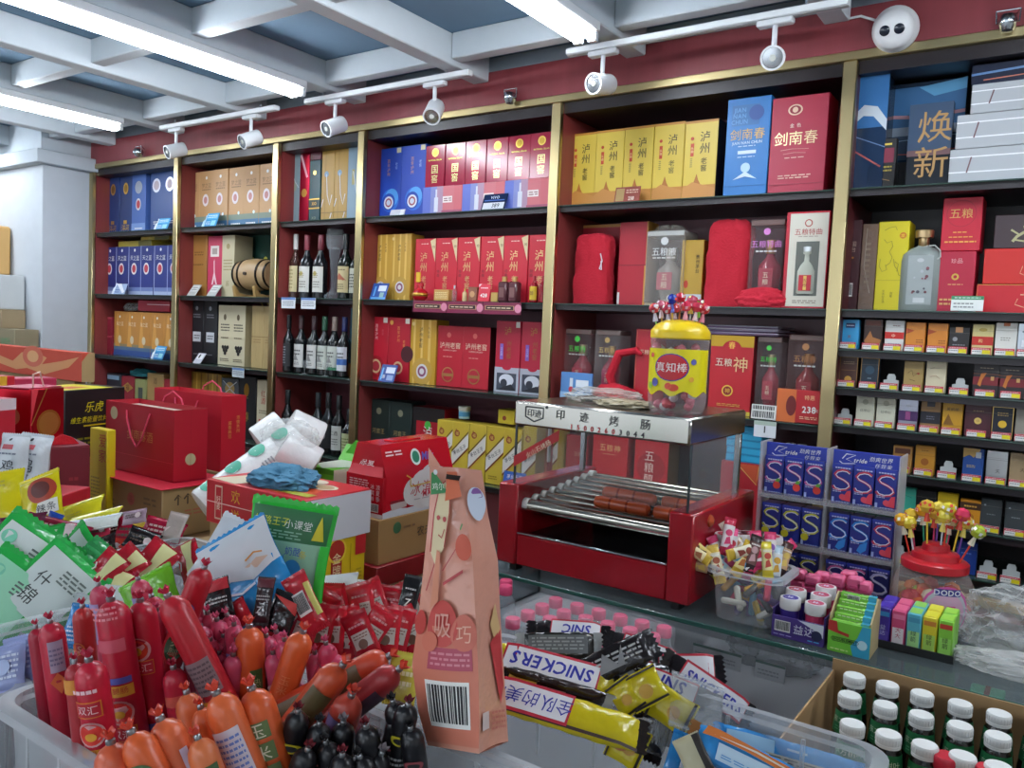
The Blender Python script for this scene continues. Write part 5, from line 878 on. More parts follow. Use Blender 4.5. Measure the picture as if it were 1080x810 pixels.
m = MB(); m.add([(.042, .0, .265), (.042, .0, .292), (.17, .0005, .371), (.17, .0005, .346)], [(0, 3, 2, 1)], 'b81c22/print'); m.print([('t', '火山石烤肠', .5, .5, .10, 'f0e4c0/print', '', 32)], .16, .11, lambda a, b, l: (.034+a, -.001-l, .263+b)); part('sticker', m, mc, 'slanted red sticker on the glass')
SGK = 'b8502c/gloss'
for k, (px, py, rz) in enumerate(((645, 536, 0), (700, 552, 1), (660, 527, 0), (712, 543, -1))):
    p = onZ(px, py, ZC+.195); L_ = .150
    y = my0+.035+((k < 2) and 1.5 or 3.5)*(D-.075)/(NR-1) - (.0 if k != 1 else .0); X = p.x
    m = MB(); m.lathe([(0, 0), (.006, .001), (.0135, .006), (.0155, .014), (.0155, L_-.014), (.0135, L_-.006), (.006, L_-.001), (0, L_)], SGK, 16)
    m.lathe([(.0156, L_*.3), (.0158, L_*.32), (.0156, L_*.34)], '8c3418/gloss', 16, cap=False); m.lathe([(.0156, L_*.6), (.0158, L_*.62), (.0156, L_*.64)], '8c3418/gloss', 16, cap=False)
    thing('grilled_sausage', m, ['front left', 'front right', 'rear left', 'rear right'][k]+' brown grilled sausage lying on the steel rollers', 'sausage', T((X-L_/2, y, ZC+.168+.004*(2 if k < 2 else 4)+.0135+.004)) @ Ry(90), 'grilled sausages')
# things on the canopy: sheer bag and the yellow lollipop jar
ztop = ZC+cz1
p = onZ(630, 425, ztop); thing('plastic_bag', crumple(.10, .07, .022, 'd8d6cc/sheer', 14, .3), 'thin white plastic bag lying on the steel canopy', 'plastic bag', T((mx0+.19, my0+.18, ztop)))
p = onZ(650, 425, ztop); thing('paper_packet', crumple(.07, .045, .012, 'c4b89c/film', 15, .3), 'flattened cream packet on the canopy beside the jar', 'packet', T((mx0+.29, my0+.10, ztop)))
JX, JY = onZ(713, 437, ztop).x-.024, onZ(713, 437, ztop).y+.055
JR = .066; jar = thing('lollipop_jar', None, 'yellow lidded clear jar of lollipops with round red logo, on the canopy', 'candy jar', T((JX, JY, ztop)))
def jr_(v): return JR*((.9+.1*math.sin(PI*v/.16*.5)) if v < .16 else 1+.012*math.sin(v*34))
m = MB(); m.grid(lambda u, v: (jr_(v)*math.cos(2*PI*u), jr_(v)*math.sin(2*PI*u), v*.170), 36, 30, 'e8dcdc/clear', closed=True); m.lathe([(0, .001), (JR*.9, .001)], 'e8dcdc/clear', 36); part('jar_body', m, jar, 'clear ribbed plastic')
fnj = lambda a, b, l: ((JR+.0016+l)*math.sin((a-.095)/JR+math.radians(12)), -(JR+.0016+l)*math.cos((a-.095)/JR+math.radians(12)), .046+b)
m = MB(); m.grid(lambda u, v: fnj(.19*u, (.006*math.sin(u*22)*(1-v)+v*.10), 0), 40, 4, 'e8d81c/plastic')
m.print([('o', .48, .60, .21, '2a3a9c/print', .78), ('o', .48, .60, .195, 'c8242c/print', .78), ('t', '真知棒', .48, .60, .125, 'f6f2ec/print'), ('o', .74, .74, .035, '5a5aa8/print'), ('o', .28, .24, .05, '5a5aa0/print'), ('o', .52, .14, .06, 'd84a2c/print', .7), ('o', .46, .17, .04, 'e8583c/print'), ('o', .2, .16, .04, '9ac83c/print'), ('o', .72, .34, .03, 'e0a43c/print'), ('o', .22, .86, .03, 'd84a40/print')], .19, .098, fnj, base=.0006, curved=True); part('label', m, jar, 'yellow fruit printed label')
m = MB(); m.lathe([(JR*.99, .168), (JR*1.03, .171), (JR*1.03, .185), (JR*1.0, .189), (JR*.86, .201), (JR*.55, .211), (0, .214)], 'ecc81c/plastic', 36); part('lid', m, jar, 'yellow domed lid')
m = MB(); rn = random.Random(8)
for k in range(70):
    a = rn.uniform(0, 2*PI); r_ = JR*.80*math.sqrt(rn.uniform(.3, 1)); z = rn.uniform(.012, .15); m.lathe([(0, -.011), (.009, -.006), (.0115, 0), (.009, .006), (0, .011)], rn.choice(['d8404c/gloss', 'e87a8c/gloss', 'ece4e4/gloss', 'c02c50/gloss']), 8, (r_*math.cos(a), r_*math.sin(a), z))
o = part('candy_filling', m, jar, 'pink and white wrapped lollipops inside'); o['kind'] = 'stuff'
def lolly(p0, p1, key, wrap, stick, label, group, r_=.0125, cname='lollipop'):
    M = axis_mat(Vector(p0), Vector(p1)); L_ = (Vector(p1)-Vector(p0)).length
    o = thing(cname, MB().lathe([(0, L_-r_), (r_*.7, L_-r_*.72), (r_, L_), (r_*.72, L_+r_*.7), (0, L_+r_)], key, 14), label, 'lollipop', M, group)
    part('stick', MB().tube([(0, 0, 0), (0, 0, L_-r_*.9)], .0019, stick, 8), o)
    m = MB(); m.grid(lambda u, v: ((.0025+.0035*(1-v)*(1+.3*math.sin(u*2*PI*5)))*math.cos(2*PI*u), (.0025+.0035*(1-v)*(1+.3*math.sin(u*2*PI*5)))*math.sin(2*PI*u), L_-r_*.7-.022*(1-v)), 16, 3, wrap, closed=True); part('wrapper_tail', m, o)
    m = MB(); rn = random.Random(len(label)); 
    for k in range(11):
        a = rn.uniform(0, 6.28); e = rn.uniform(-.6, .8); d = Vector((math.cos(a)*math.cos(e), math.sin(a)*math.cos(e), math.sin(e))); t_ = d.orthogonal().normalized(); b_ = d.cross(t_); c_ = Vector((0, 0, L_))+d*(r_*1.0); m.add([c_+t_*.005, c_+b_*.004+t_*.001, c_-t_*.005, c_-b_*.004], [(0, 1, 2, 3)], [wrap, 'd84c3c/gloss', 'e8e4dc/gloss'][k % 3])
    part('wrapper_print', m, o); return o
LP = [(690, 325, 'c83a4c', 'd8d0dc', '7cc05c'), (697, 322, 'b85a70', 'e8d8e0', 'd8b83c'), (707, 321, 'c83048', 'ecd8dc', 'ecc8cc'), (712, 325, 'd04458', 'f0dce0', 'e0c040'), (709, 315.5, '2a3aa0', '6a78d0', 'd8b838'), (717.5, 314, 'cc2c44', 'e89aa8', 'd08040'), (724, 323, 'd0304c', 'e8a0b0', '50b050'), (730, 317, 'c85068', 'e0c060', 'e0e0e0'), (735, 324, 'cc3c54', 'ecd0d8', '40b048'), (743, 326, 'd02c40', 'e88898', '7cc85c'), (704, 326, 'b83a50', 'c8c0d8', 'd8d840'), (738, 321, 'c04860', '8ac850', 'e8e8e8')]
for k, (px, py, c, w_, st) in enumerate(LP):
    Y = JY+(.0 if k % 2 else -.03)+.01*(k % 3); p = onY(px, py, Y); q = Vector((JX+(p.x-JX)*.85, JY+(Y-JY)*.85, ztop+.18+.026*max(0, 1-abs(p.x-JX)/JR)))
    lolly(q, p, c+'/gloss', w_+'/gloss', st+'/plastic', '%s lollipop stuck in the yellow lid, %s along the bunch' % ({4: 'dark blue'}.get(k, ['red', 'mauve pink', 'crimson'][k % 3]), ['first', 'second', 'third', 'fourth', 'fifth', 'sixth', 'seventh', 'eighth', 'ninth', 'tenth', 'eleventh', 'twelfth'][k]), 'lollipops on the yellow jar', cname='lollipop')
# ---- gum rack
gx0, gx1 = onY(799, 560, 2.0).x, onY(947, 560, 2.0).x; GW = gx1-gx0; GY = 2.0
gt = onY(872, 474, GY).z-ZC; rk = thing('gum_rack', None, 'clear acrylic rack with rows of blue gum packs, right of the machine', 'display rack', T((gx0, GY-.01, ZC)))
tiers = [(.232, .106), (.118, .104), (.006, .104)]
for sx in (0, GW/2-.002, GW-.004): m = MB(); m.box(sx, -.012, 0, sx+.004, .075, gt+.004, 'd4d4d8/tub', .001); part('upright', m, rk, 'clear acrylic upright')
for z, h_ in tiers:
    m = MB(); m.box(.0042, -.012, z-.005, GW-.0042, .075, z, 'b4b4b8/tub'); m.box(.0042, -.014, z-.005, GW-.0042, -.0122, z+.010, 'c8c8cc/tub'); part('shelf', m, rk, 'clear shelf lip')
hcols = [('2b49b4', 'Stride'), ('2b49b4', 'Stride')]
for q in (0, 1):
    m = MB(); x0 = .006+q*GW/2; m.box(x0, .02, .318, x0+GW/2-.012, .024, gt+.002, '2236a0', .001); m.print([('l', [(.14, .5), (.2, .8), (.34, .78), (.2, .5), (.34, .3), (.15, .22), (.1, .35)], .016, WHT), ('t', 'tride', .42, .5, .09, WHT, 'i'), ('t', '劲爽世界', .72, .66, .085, WHT, 'i'), ('t', '任我来', .76, .3, .085, WHT, 'i')], GW/2-.012, gt+.002-.318, lambda a, b, l: (x0+a, .02-l, .318+b)); part('header_card', m, rk, 'blue header card')
def gum(c1, fruit, w_, h_, base='1c2c8c'):
    def S(ox, oy, k, key, wd): return ('l', [(ox+k*a, oy+k*b*.62) for a, b in ((.36, .30), (.2, .38), (0, .39), (-.22, .33), (-.33, .22), (-.22, .12), (.1, .02), (.3, -.08), (.36, -.2), (.2, -.32), (-.05, -.36), (-.3, -.32), (-.4, -.22))], wd, key)
    F = [('r', 0, .9, 1, 1, '2438a4/print'), ('x', .15, .88, .9, .95, 1, 'c8d0f0/print'), S(.5, .6, 1.08, c1+'/print', .12), S(.52, .6, .98, 'e8ecf4/print', .045), ('x', .1, .3, .5, .38, 2, 'c8d0f0/print'), ('r', .06, .06, .18, .18, 'a8b8e8/print'), ('x', .3, .04, .9, .1, 1, '8090d0/print')]
    F += {'straw': [('o', .7, .26, .2, 'd8382c/print', 1), ('p', [(.6, .36), (.72, .44), (.9, .42), (.8, .34)], '6ab03c/print')], 'melon': [('p', [(.55, .12), (.98, .1), (.98, .38), (.8, .36)], 'dc3c4c/print'), ('o', .58, .2, .15, 'd8485c/print')], 'lemon': [('o', .24, .26, .2, 'd4d02c/print')], 'mint': [('p', [(.4, .14), (.55, .3), (.9, .4), (.85, .18), (.6, .08)], '2c8cdc/print')], 'grape': [('o', .6, .26, .1, '7a2c6c/print'), ('o', .75, .24, .1, '6a2460/print'), ('o', .68, .14, .1, '7a2c6c/print')]}[fruit]
    return carton(w_, .045, h_, base, F)
pw = (GW/2-.016)/3
plan = [['straw']*3+['melon']*3, ['lemon']*3+['mint', 'mint', 'melon'], ['lemon']*3+['straw', 'straw', 'grape']]
cc = {'straw': 'd05c9c', 'melon': 'c83050', 'lemon': 'c8cc2c', 'mint': '2c90e0', 'grape': 'b8c0e8'}
nn = {'straw': 'strawberry', 'melon': 'watermelon', 'lemon': 'yellow green', 'mint': 'light blue mint', 'grape': 'grape'}
for ti, (z, h_) in enumerate(tiers):
    for k, fr_ in enumerate(plan[ti]):
        x = .008+(k % 3+.5)*pw+(k//3)*GW/2
        o = thing('gum_box', gum(cc[fr_], fr_, pw-.002, h_-.012 if ti == 0 else h_-.012, '1c2a86' if ti < 2 else '1b256c'), '%s gum box, %s on the %s tier of the rack' % (nn[fr_], ORD[k] if k < 5 else 'rightmost', ['top', 'middle', 'bottom'][ti]), 'gum box', T((gx0+x, GY-.004, ZC+z+.0005)), 'gum boxes on the rack')
# ---- bin builder (tapered translucent tub with rim)
def tub(x0, y0, x1, y1, z0, z1, label, key='c4c9cd/tub', rz=0, name='plastic_tub', tp=.010, rim=.014, ribs=True):
    cx, cy = (x0+x1)/2, (y0+y1)/2; a, b = (x1-x0)/2, (y1-y0)/2; h_ = z1-z0
    def rr(a_, b_, r_, n=6):
        out = []
        for qx, qy, st in ((1, 1, 0), (-1, 1, 90), (-1, -1, 180), (1, -1, 270)):
            for i in range(n+1): t = math.radians(st+90*i/n); out.append((qx*(a_-r_)+r_*math.cos(t), qy*(b_-r_)+r_*math.sin(t)))
        return out
    def loops(m, L_, key):
        n = len(L_[0][0]); vs = [(p[0], p[1], z) for lp, z in L_ for p in lp]; fs = [(j*n+i, j*n+(i+1) % n, (j+1)*n+(i+1) % n, (j+1)*n+i) for j in range(len(L_)-1) for i in range(n)]; m.add(vs, fs, key)
    o = thing(name, None, label, 'plastic tub', T((cx, cy, z0)) @ Rz(rz)); m = MB(); r_ = .03
    lo = rr(a-tp-.006, b-tp-.006, r_); loops(m, [(lo, .0), (rr(a-.008, b-.008, r_), h_-.012)], key); loops(m, [(rr(a-.0095, b-.0095, r_), h_-.012), (rr(a-tp-.0075, b-tp-.0075, r_), .002)], key)
    m.add([(p[0], p[1], .001) for p in lo], [tuple(range(len(lo)))], key); part('bin_wall', m, o)
    m = MB(); loops(m, [(rr(a-.008, b-.008, r_), h_-.012), (rr(a+.004, b+.004, r_+.004), h_-.012), (rr(a+.004, b+.004, r_+.004), h_-.002), (rr(a, b, r_), h_), (rr(a-.0095, b-.0095, r_), h_), (rr(a-.0095, b-.0095, r_), h_-.012)], 'ccd0d4/tub'); part('rim', m, o, 'raised translucent rim')
    if ribs:
        m = MB()
        for sy in (-1, 1):
            for i in range(1, 6): x = -a+2*a*i/6; m.box(x-.002, sy*(b-.010)-.002, h_*.3, x+.002, sy*(b-.010)+.002, h_-.013, 'dfe3e6/tub')
        r2 = part('rib', m, o); r2['kind'] = 'stuff'
    return o
# small wrapped sweet stick
def candy_stick(p, rot, L_, w_, c1, c2, c3, seed, label, cat='candy', name='candy_stick', pitch=-15, yaw=0, group=None, items=None, d=.5, t_=.006):
    it = items or [('r', 0, .18, 1, .82, c2+'/print'), ('o', .5, .6, .32, c3+'/print', .9), ('p', [(.2, .25), (.8, .3), (.6, .5), (.3, .45)], c3+'/print'), ('x', .1, .7, .9, .8, 1, 'f4f0e8/print')]
    return thing(name, pouch(w_, L_, t_, c1+'/film', it, seed, .5, seal=c1+'/film', n=8), label, cat, view_mat(p, rot, pitch, yaw), group)
# candy tub on the counter
tx0, tx1 = onZ(741, 650, ZC).x, onZ(818, 668, ZC).x; ty = onZ(780, 660, ZC).y
ctub = tub(tx0, ty, tx1+.005, ty+.15, ZC, ZC+.112, 'clear square tub of sweets beside the red machine', 'd4d8da/clear', tp=.01, ribs=False)
m = MB(); rn = random.Random(2)
for k in range(26):
    x = rn.uniform(-.05, .05); y = rn.uniform(-.04, .04); z = rn.uniform(.012, .085); m.M = T((x, y, z)) @ Matrix.Rotation(rn.uniform(0, 3), 4, 'X') @ Matrix.Rotation(rn.uniform(0, 3), 4, 'Y'); m.box(-.007, -.006, -.028, .007, .006, .028, rn.choice(['d8b43c/film', '3a3430/film', 'c8405c/film', '7ab0cc/film', 'e0dccc/film', '5a3a7c/film', 'e0a83c/film']), .004)
m.M = None; o = part('sweets_inside', m, ctub, 'mixed wrapped sweets seen through the side'); o['kind'] = 'stuff'
dd = (onZ(780, 660, ZC)-CP).dot(CF)
CS = [(768, 572, 78, 'd8b43c', 'e8e0c0', '8a3a2c'), (752, 578, -50, 'b8963c', 'e0c060', '5a3a20'), (764, 570, 15, 'c8304c', 'f0e4e4', 'd83c6c'), (757, 587, 60, 'd8b83c', 'e8d070', '6a4a20'), (789, 588, 20, '3a2c2c', '6a4440', 'c8a0a0'), (802, 585, -4, 'd83c6c', 'f4ecec', 'c82c4c'), (813, 586, 4, 'd83c6c', 'f0dce0', '8a5ab0'), (824, 588, -18, 'e4c83c', 'f0e090', 'd87c3c'), (776, 592, 30, 'e0b83c', 'f0dc90', 'b86a2c'), (796, 600, 62, 'e4d03c', 'f0e8a0', 'd8a03c'), (770, 582, 8, 'e85c8c', 'f0e8ec', 'c8243c'), (784, 570, -30, 'ecdcc8', 'f4ece0', 'e0a07c'), (760, 600, -10, 'dcb84c', 'f0e4c0', 'a05030'), (816, 600, 12, 'b8ccd8', 'e4ecf0', 'd8a43c')]
for k, (px, py, rot, a, b, c) in enumerate(CS):
    candy_stick(at(px, py+14, dd+.05+.012*(k % 4)), rot, .078, .026, a, b, c, k, 'small %s wrapped sweet stick in the counter tub, %s' % ({'d8b43c': 'gold', 'b8963c': 'dull gold', 'c8304c': 'crimson', 'd8b83c': 'yellow gold', '3a2c2c': 'dark brown', 'd83c6c': 'pink and white', 'e4c83c': 'bright yellow', 'e0b83c': 'amber', 'e4d03c': 'lemon yellow', 'e85c8c': 'rose pink', 'ecdcc8': 'cream', 'dcb84c': 'pale gold', 'b8ccd8': 'pale blue'}[a], ['upper left', 'far left', 'standing at left', 'left rim', 'centre', 'right of centre', 'beside it on the right', 'right corner', 'centre front', 'lying at the front', 'left of centre', 'top middle', 'left front', 'right front'][k]), group='sweets in the counter tub')
# candy cups: white lidded
def cup(p, h_, r_, col, lidc, label, group='gum cups', lid2=None):
    m = MB(); m.lathe([(0, 0), (r_*.84, 0), (r_*.88, .004), (r_*.97, h_*.74)], col, 22, cap=False); o = thing('candy_cup', m, label, 'candy cup', T(p), group)
    m = MB(); m.lathe([(r_*1.0, h_*.70), (r_*1.06, h_*.72), (r_*1.06, h_*.93), (r_*1.02, h_), (0, h_)], 'eceae8/plastic', 26); m.print([('o', .5, .5, .40, lidc+'/print'), ('t', 'M', .5, .5, .34, 'e8e4f4/print'), ('x', .25, .3, .75, .4, 1, 'f0e8f0/print')], 2*r_, 2*r_, lambda a, b, l: (a-r_, b-r_, h_+l)); part('lid', m, o, 'white lid with printed disc')
    m = MB(); W_ = r_*2; fn = lambda a, b, l: ((r_*(.9+.07*b/(h_*.6))+.001+l)*math.sin((a-W_/2)/r_), -(r_*(.9+.07*b/(h_*.6))+.001+l)*math.cos((a-W_/2)/r_), .006+b)
    m.print([('o', .5, .45, .14, 'dce0f0/print'), ('t', '益达', .5, .6, .2, 'f0f0fa/print'), ('o', .78, .3, .12, '2a2c5a/print')], W_, h_*.6, fn, curved=True); part('label', m, o)
    return o
rn = random.Random(21)
for k in range(18):
    c = [('d8b43c', 'e8d8a0', '9a5a2c', 'gold'), ('d83c6c', 'f4ecec', '4c9cc8', 'pink'), ('4a3430', 'c8a078', 'e0c060', 'brown'), ('e4d03c', 'f0e8a0', 'c8503c', 'yellow'), ('e8e0d8', 'b8d0dc', 'c83c4c', 'white')][k % 5]
    candy_stick(at(748+(k*37) % 78, 592+(k*17) % 20, dd+.05+.011*(k % 8)), rn.uniform(-85, 85), .072, .024, c[0], c[1], c[2], 40+k, 'wrapped %s sweet filling the counter tub' % c[3], group='%s sweets filling the counter tub' % c[3])
for k, (px, py) in enumerate(((766, 573), (791, 577), (812, 578), (778, 566), (800, 570))):
    p = at(px, py, dd+.13); cup((p.x, p.y, ZC+.113+.004*(k % 2)), .05, .026, 'd8d4d8/plastic', ['c83c4c', 'b8304c', 'c83c5c', '8a3a4c', 'c8445c'][k], 'white lidded candy cup atop the sweets tub, %s' % ['leftmost front', 'centre front', 'right front', 'left rear', 'right rear'][k])
cx0 = onZ(815, 668, ZC).x; cx1 = onZ(869, 683, ZC).x; cy = onZ(842, 677, ZC).y; hb = .045; cw = cx1-cx0
bd = thing('cup_display_box', None, 'dark purple open display box holding candy cups', 'display box', T((cx0, cy, ZC)))
m = MB(); m.box(0, 0, 0, cw, .003, hb, '46307c', .001); m.print([('b', .06, .3, .36, .8), ('t', '益达', .62, .55, .2, 'e4e4f0/print'), ('p', [(.5, .98), (.98, .98), (.98, .4), (.8, .7)], 'd8dce4/print'), ('o', .86, .45, .1, '24284c/print'), ('x', .7, .12, .92, .22, 1, '58b8e8/print'), ('x', .05, .12, .4, .2, 1, 'b0a8d8/print')], cw, hb, lambda a, b, l: (a, -l, b)); part('front_panel', m, bd)
for a, b in (((0, .0031, 0), (.003, .13, hb*1.3)), ((cw-.003, .0031, 0), (cw, .13, hb*1.3)), ((0.0031, .127, 0), (cw-.0031, .13, hb*1.5)), ((.0031, .0031, 0), (cw-.0031, .1269, .003))): m = MB(); m.box(*a, *b, '3c2c70'); part('side_panel', m, bd)
cups = [(831, 628, '3c2a80', '4a3a9c'), (858, 633, 'b8304c', 'c84468'), (853, 622, 'b8304c', 'c84468'), (843, 618, '3c2a80', 'c03c58'), (862, 614, 'b8304c', 'c84468')]
r_ = cw/4.6; 
for k, (ix, iy, c, l) in enumerate(((0, 0, '3a2a84', '4a3a9c'), (1, 0, 'c0385c', 'c84468'), (0, 1, '3a2a84', 'c03c58'), (1, 1, 'c0385c', 'c84468'), (1, 2, 'c0385c', 'c84468'))):
    cup((cx0+cw*(.27+.48*ix), cy+.024+.040*iy, ZC+.004+.004*iy), .076+.004*iy, r_*.86, c+'/plastic', l, ['purple cup with white lid, front left of the display box', 'crimson cup with white lid, front right of the display box', 'purple cup with red lid print, second row left', 'crimson cup with white lid, second row right', 'crimson cup with white lid, back of the display box'][k])
# pink square gum bottles behind
for k, (px, py) in enumerate(((868, 603), (884, 606), (903, 608), (858, 606), (896, 602), (912, 613), (843, 600))):
    Y = 1.905-.035*(k in (3, 1, 2, 5)); p = onY(px, py, Y); hh = p.z-ZC
    m = MB(); m.box(-.016, -.014, 0, .016, .014, hh*.72, 'd84c78/plastic', .004); o = thing('gum_bottle', m, 'pink square gum bottle behind the display boxes, %s' % ['rear left', 'second in front', 'third in front', 'front left', 'rear right', 'front right', 'half hidden far left'][k], 'gum bottle', T((p.x, Y, ZC)), 'pink gum bottles')
    m = MB(); m.box(-.0165, -.0145, hh*.72+.0005, .0165, .0145, hh, 'e4668c/plastic', .005); m.box(-.009, -.0155, hh*.8, .009, -.0146, hh*.83, 'c83c6c/plastic'); part('cap', m, o, 'paler pink flip cap'); m = MB(); m.print([('r', .05, .1, .95, .9, 'e85c90/print'), ('p', [(.05, .2), (.95, .5), (.95, .1), (.05, .1)], '8ac04c/print'), ('t', '益', .5, .6, .5, 'f0e080/print')], .032, hh*.6, lambda a, b, l: (-.016+a, -.0142-l, b)); part('label', m, o)
# green gum display box (slanting) with sticks
ex0 = onZ(873, 684, ZC).x; ex1 = onZ(916, 697, ZC).x; ey = onZ(895, 691, ZC).y; ew = ex1-ex0
eb = thing('gum_display_box', None, 'bright green open box of flat gum packs on the counter edge', 'display box', T((ex0, ey, ZC)))
m = MB(); m.box(0, 0, 0, ew, .003, .062, '78c83c', .001); m.print([('p', [(.62, 0), (1, 0), (1, 1), (.8, 1), (.7, .6), (.55, .3)], '38a8cc/print'), ('o', .82, .4, .12, 'c8ecf4/print'), ('p', [(0, 1), (.2, 1), (.24, .72), (.5, .66), (.5, .56), (.0, .68)], 'b8302c/print'), ('t', 'DOUBLEMINT', .42, .44, .088, '1c2420/print'), ('l', [(.12, .5), (.7, .5), (.74, .44), (.7, .37), (.12, .37), (.08, .44), (.12, .5)], .012, '1c2420/print'), ('x', .08, .08, .5, .16, 1, 'e0f0a0/print')], ew, .062, lambda a, b, l: (a, -l, b)); part('front_panel', m, eb)
for x in (0, ew-.003): m = MB(); m.prism([(.0031, 0), (.085, 0), (.085, .098), (.06, .105), (.0031, .068)], x, x+.003, 'b8a478/card'); q = part('side_panel', m, eb, M=Matrix(((0, 1, 0, 0), (1, 0, 0, 0), (0, 0, 1, 0), (0, 0, 0, 1))))
m = MB(); m.box(.0031, .082, 0, ew-.0031, .085, .098, 'b8a478/card'); part('back_panel', m, eb)
for k in range(5):
    m = carton(ew-.010, .013, .052, '86c84c/film', [('x', .1, .85, .9, .95, 1, 'e0f0c0/print'), ('r', .78, 0, 1, 1, '48b0cc/print')]+([('b', .2, .55, .55, .95)] if k == 4 else []), Tp=[('x', .1, .2, .7, .8, 1, '3a5a2c/print'), ('r', .78, 0, 1, 1, '48b0cc/print')])
    thing('gum_stick_pack', m, 'flat green gum pack, %s in the green box' % ['first', 'second', 'third', 'fourth', 'rear one with barcode'][k], 'gum pack', T((ex0+ew/2, ey+.005+.0145*k, ZC+.012+.010*k)), 'green gum packs')
# tray with standing gum cartons
gxs = [(926, 661), (945, 663), (959, 668), (975, 672), (993, 678)]
ty0 = onZ(960, 690, ZC).y; tX0 = onZ(925, 676, ZC).x; tX1 = onZ(1004, 699, ZC).x
tr = thing('gum_tray', None, 'shallow dark tray of upright gum cartons at the counter edge', 'tray', T((tX0, ty0-.004, ZC))); tw = tX1-tX0
m = MB(); m.box(-.003, 0, 0, tw+.003, .11, .003, '26282a/plastic', .001); part('tray_base', m, tr)
for a, b in (((-.003, 0, .0031), (tw+.003, .003, .016)), ((-.003, .107, .0031), (tw+.003, .11, .016)), ((-.003, .0031, .0031), (0, .1069, .016)), ((tw, .0031, .0031), (tw+.003, .1069, .016))): m = MB(); m.box(*a, *b, '26282a/plastic'); part('tray_edge', m, tr)
cols = [('40289c', '益达', 'd4d8f4', 'purple'), ('d84c7c', 'Big', 'f4e4ec', 'pink and white'), ('5cb8cc', '绿箭', '2c4c40', 'pale blue'), ('dccc28', '绿箭', '3c4c1c', 'yellow'), ('84c83c', '绿箭', '2c3c20', 'green and red')]
cwid = tw/5-.002
for k, (c, tx, tc_, nm) in enumerate(cols):
    F = [('r', .1, .08, .9, .55 if k != 0 else .4, {0: '5a48b8', 1: 'f0e8ec', 2: 'a8dc8c', 3: 'b0d860', 4: '9ad860'}[k]+'/print'), ('t', tx if k != 1 else '大大', .5, .42, .42, tc_+'/print' if k != 1 else 'c83c6c/print', 'v'), ('r', .08, .78, .92, .9, {0: '3c9cdc', 1: 'ec80a8', 2: '4898b8', 3: 'c87c2c', 4: 'c83c2c'}[k]+'/print')]
    for j in range(2 if k else 2):
        z = ZC+.0035; m = carton(cwid, .048, .078-.004*k*0, c, F if j == 0 else [], Tp=[('r', .1, .1, .9, .9, {0: '4a34a8', 1: 'e8688c', 2: '90cc5c', 3: 'e4dc3c', 4: 'a0d84c'}[k]+'/print')])
        thing('gum_carton', m, '%s gum carton standing in the dark tray, %s row' % (nm, 'front' if j == 0 else 'rear'), 'gum carton', T((tX0+(k+.5)*tw/5, ty0+.001+.051*j, z)), 'gum cartons in the tray')
# red lidded lollipop jar
q = onZ(985, 668, ZC); RX, RY = q.x-.014, q.y+.045; jr2 = thing('lollipop_jar', None, 'bulging clear lollipop jar with red stepped lid on the counter', 'candy jar', T((RX, RY, ZC)))
pj = at(985, 600, (Vector((RX, RY, 1.1))-CP).dot(CF)); RJ = .078
m = MB(); m.lathe([(0, .001), (RJ*.72, .001), (RJ*.82, .008), (RJ*.99, .04), (RJ*1.04, .075), (RJ*1.0, .10), (RJ*.86, .122), (RJ*.74, .13)], 'e4d4d0/clear', 40, cap=False); part('jar_body', m, jr2, 'clear rounded body')
zl = .128; m = MB(); m.lathe([(RJ*.80, zl), (RJ*.86, zl+.002), (RJ*.86, zl+.018), (RJ*.80, zl+.022), (RJ*.62, zl+.024), (RJ*.60, zl+.036), (RJ*.54, zl+.039), (RJ*.36, zl+.041), (RJ*.34, zl+.054), (RJ*.28, zl+.057), (0, zl+.058)], 'b81c28/plastic', 40); part('lid', m, jr2, 'red stepped lid')
fl = lambda a, b, l: ((RJ*1.05+l)*math.sin((a-.045)/RJ+math.radians(26)), -(RJ*1.05+l)*math.cos((a-.045)/RJ+math.radians(26)), .012+b)
m = MB(); m.print([('o', .5, .5, .5, 'd858a4/print', 1.12), ('o', .5, .48, .46, 'c8ccd0/print', 1.12), ('o', .5, .46, .40, 'e0b0cc/print', 1.1), ('r', .25, .80, .78, .95, '3c3a8c/print'), ('t', 'DODO', .51, .875, .17, 'f0f0f4/print'), ('t', 'S', .32, .45, .3, '8ac83c/print'), ('t', 'T', .6, .5, .3, 'd83c9c/print'), ('t', 'AR', .7, .28, .18, '3c8cc8/print')], .09, .10, fl, curved=True); part('label', m, jr2, 'pink oval label')
m = MB(); rn = random.Random(5)
for k in range(60):
    a = rn.uniform(0, 2*PI); z = rn.uniform(.016, .085); rr = RJ*.80*math.sqrt(rn.uniform(.3, 1))*(.85+.15*math.sin(z/.09*PI)); m.lathe([(0, -.017), (.013, -.011), (.0175, 0), (.013, .011), (0, .017)], rn.choice(['d86428/gloss', 'd84c2c/gloss', 'd8c8a8/gloss', 'a8c03c/gloss', 'd87838/gloss', 'c83c3c/gloss']), 8, (rr*math.cos(a), rr*math.sin(a), z))
o = part('candy_filling', m, jr2, 'orange and green wrapped lollipops inside'); o['kind'] = 'stuff'
L2 = [(951, 548, 'e0a82c'), (961, 543, 'd8b43c'), (959, 551, 'e0c83c'), (973, 538, 'dca02c'), (978, 534, 'd8b03c'), (990, 536, 'e0c850'), (1001, 537, 'd8c83c'), (1005, 542, 'dcb83c'), (996, 545, 'e4d04c'), (1003, 548, 'e8d8a0'), (1015, 543, 'd83c5c'), (1019, 551, 'e0c04c'), (1032, 561, 'a8b83c'), (986, 541, 'd8a83c')]
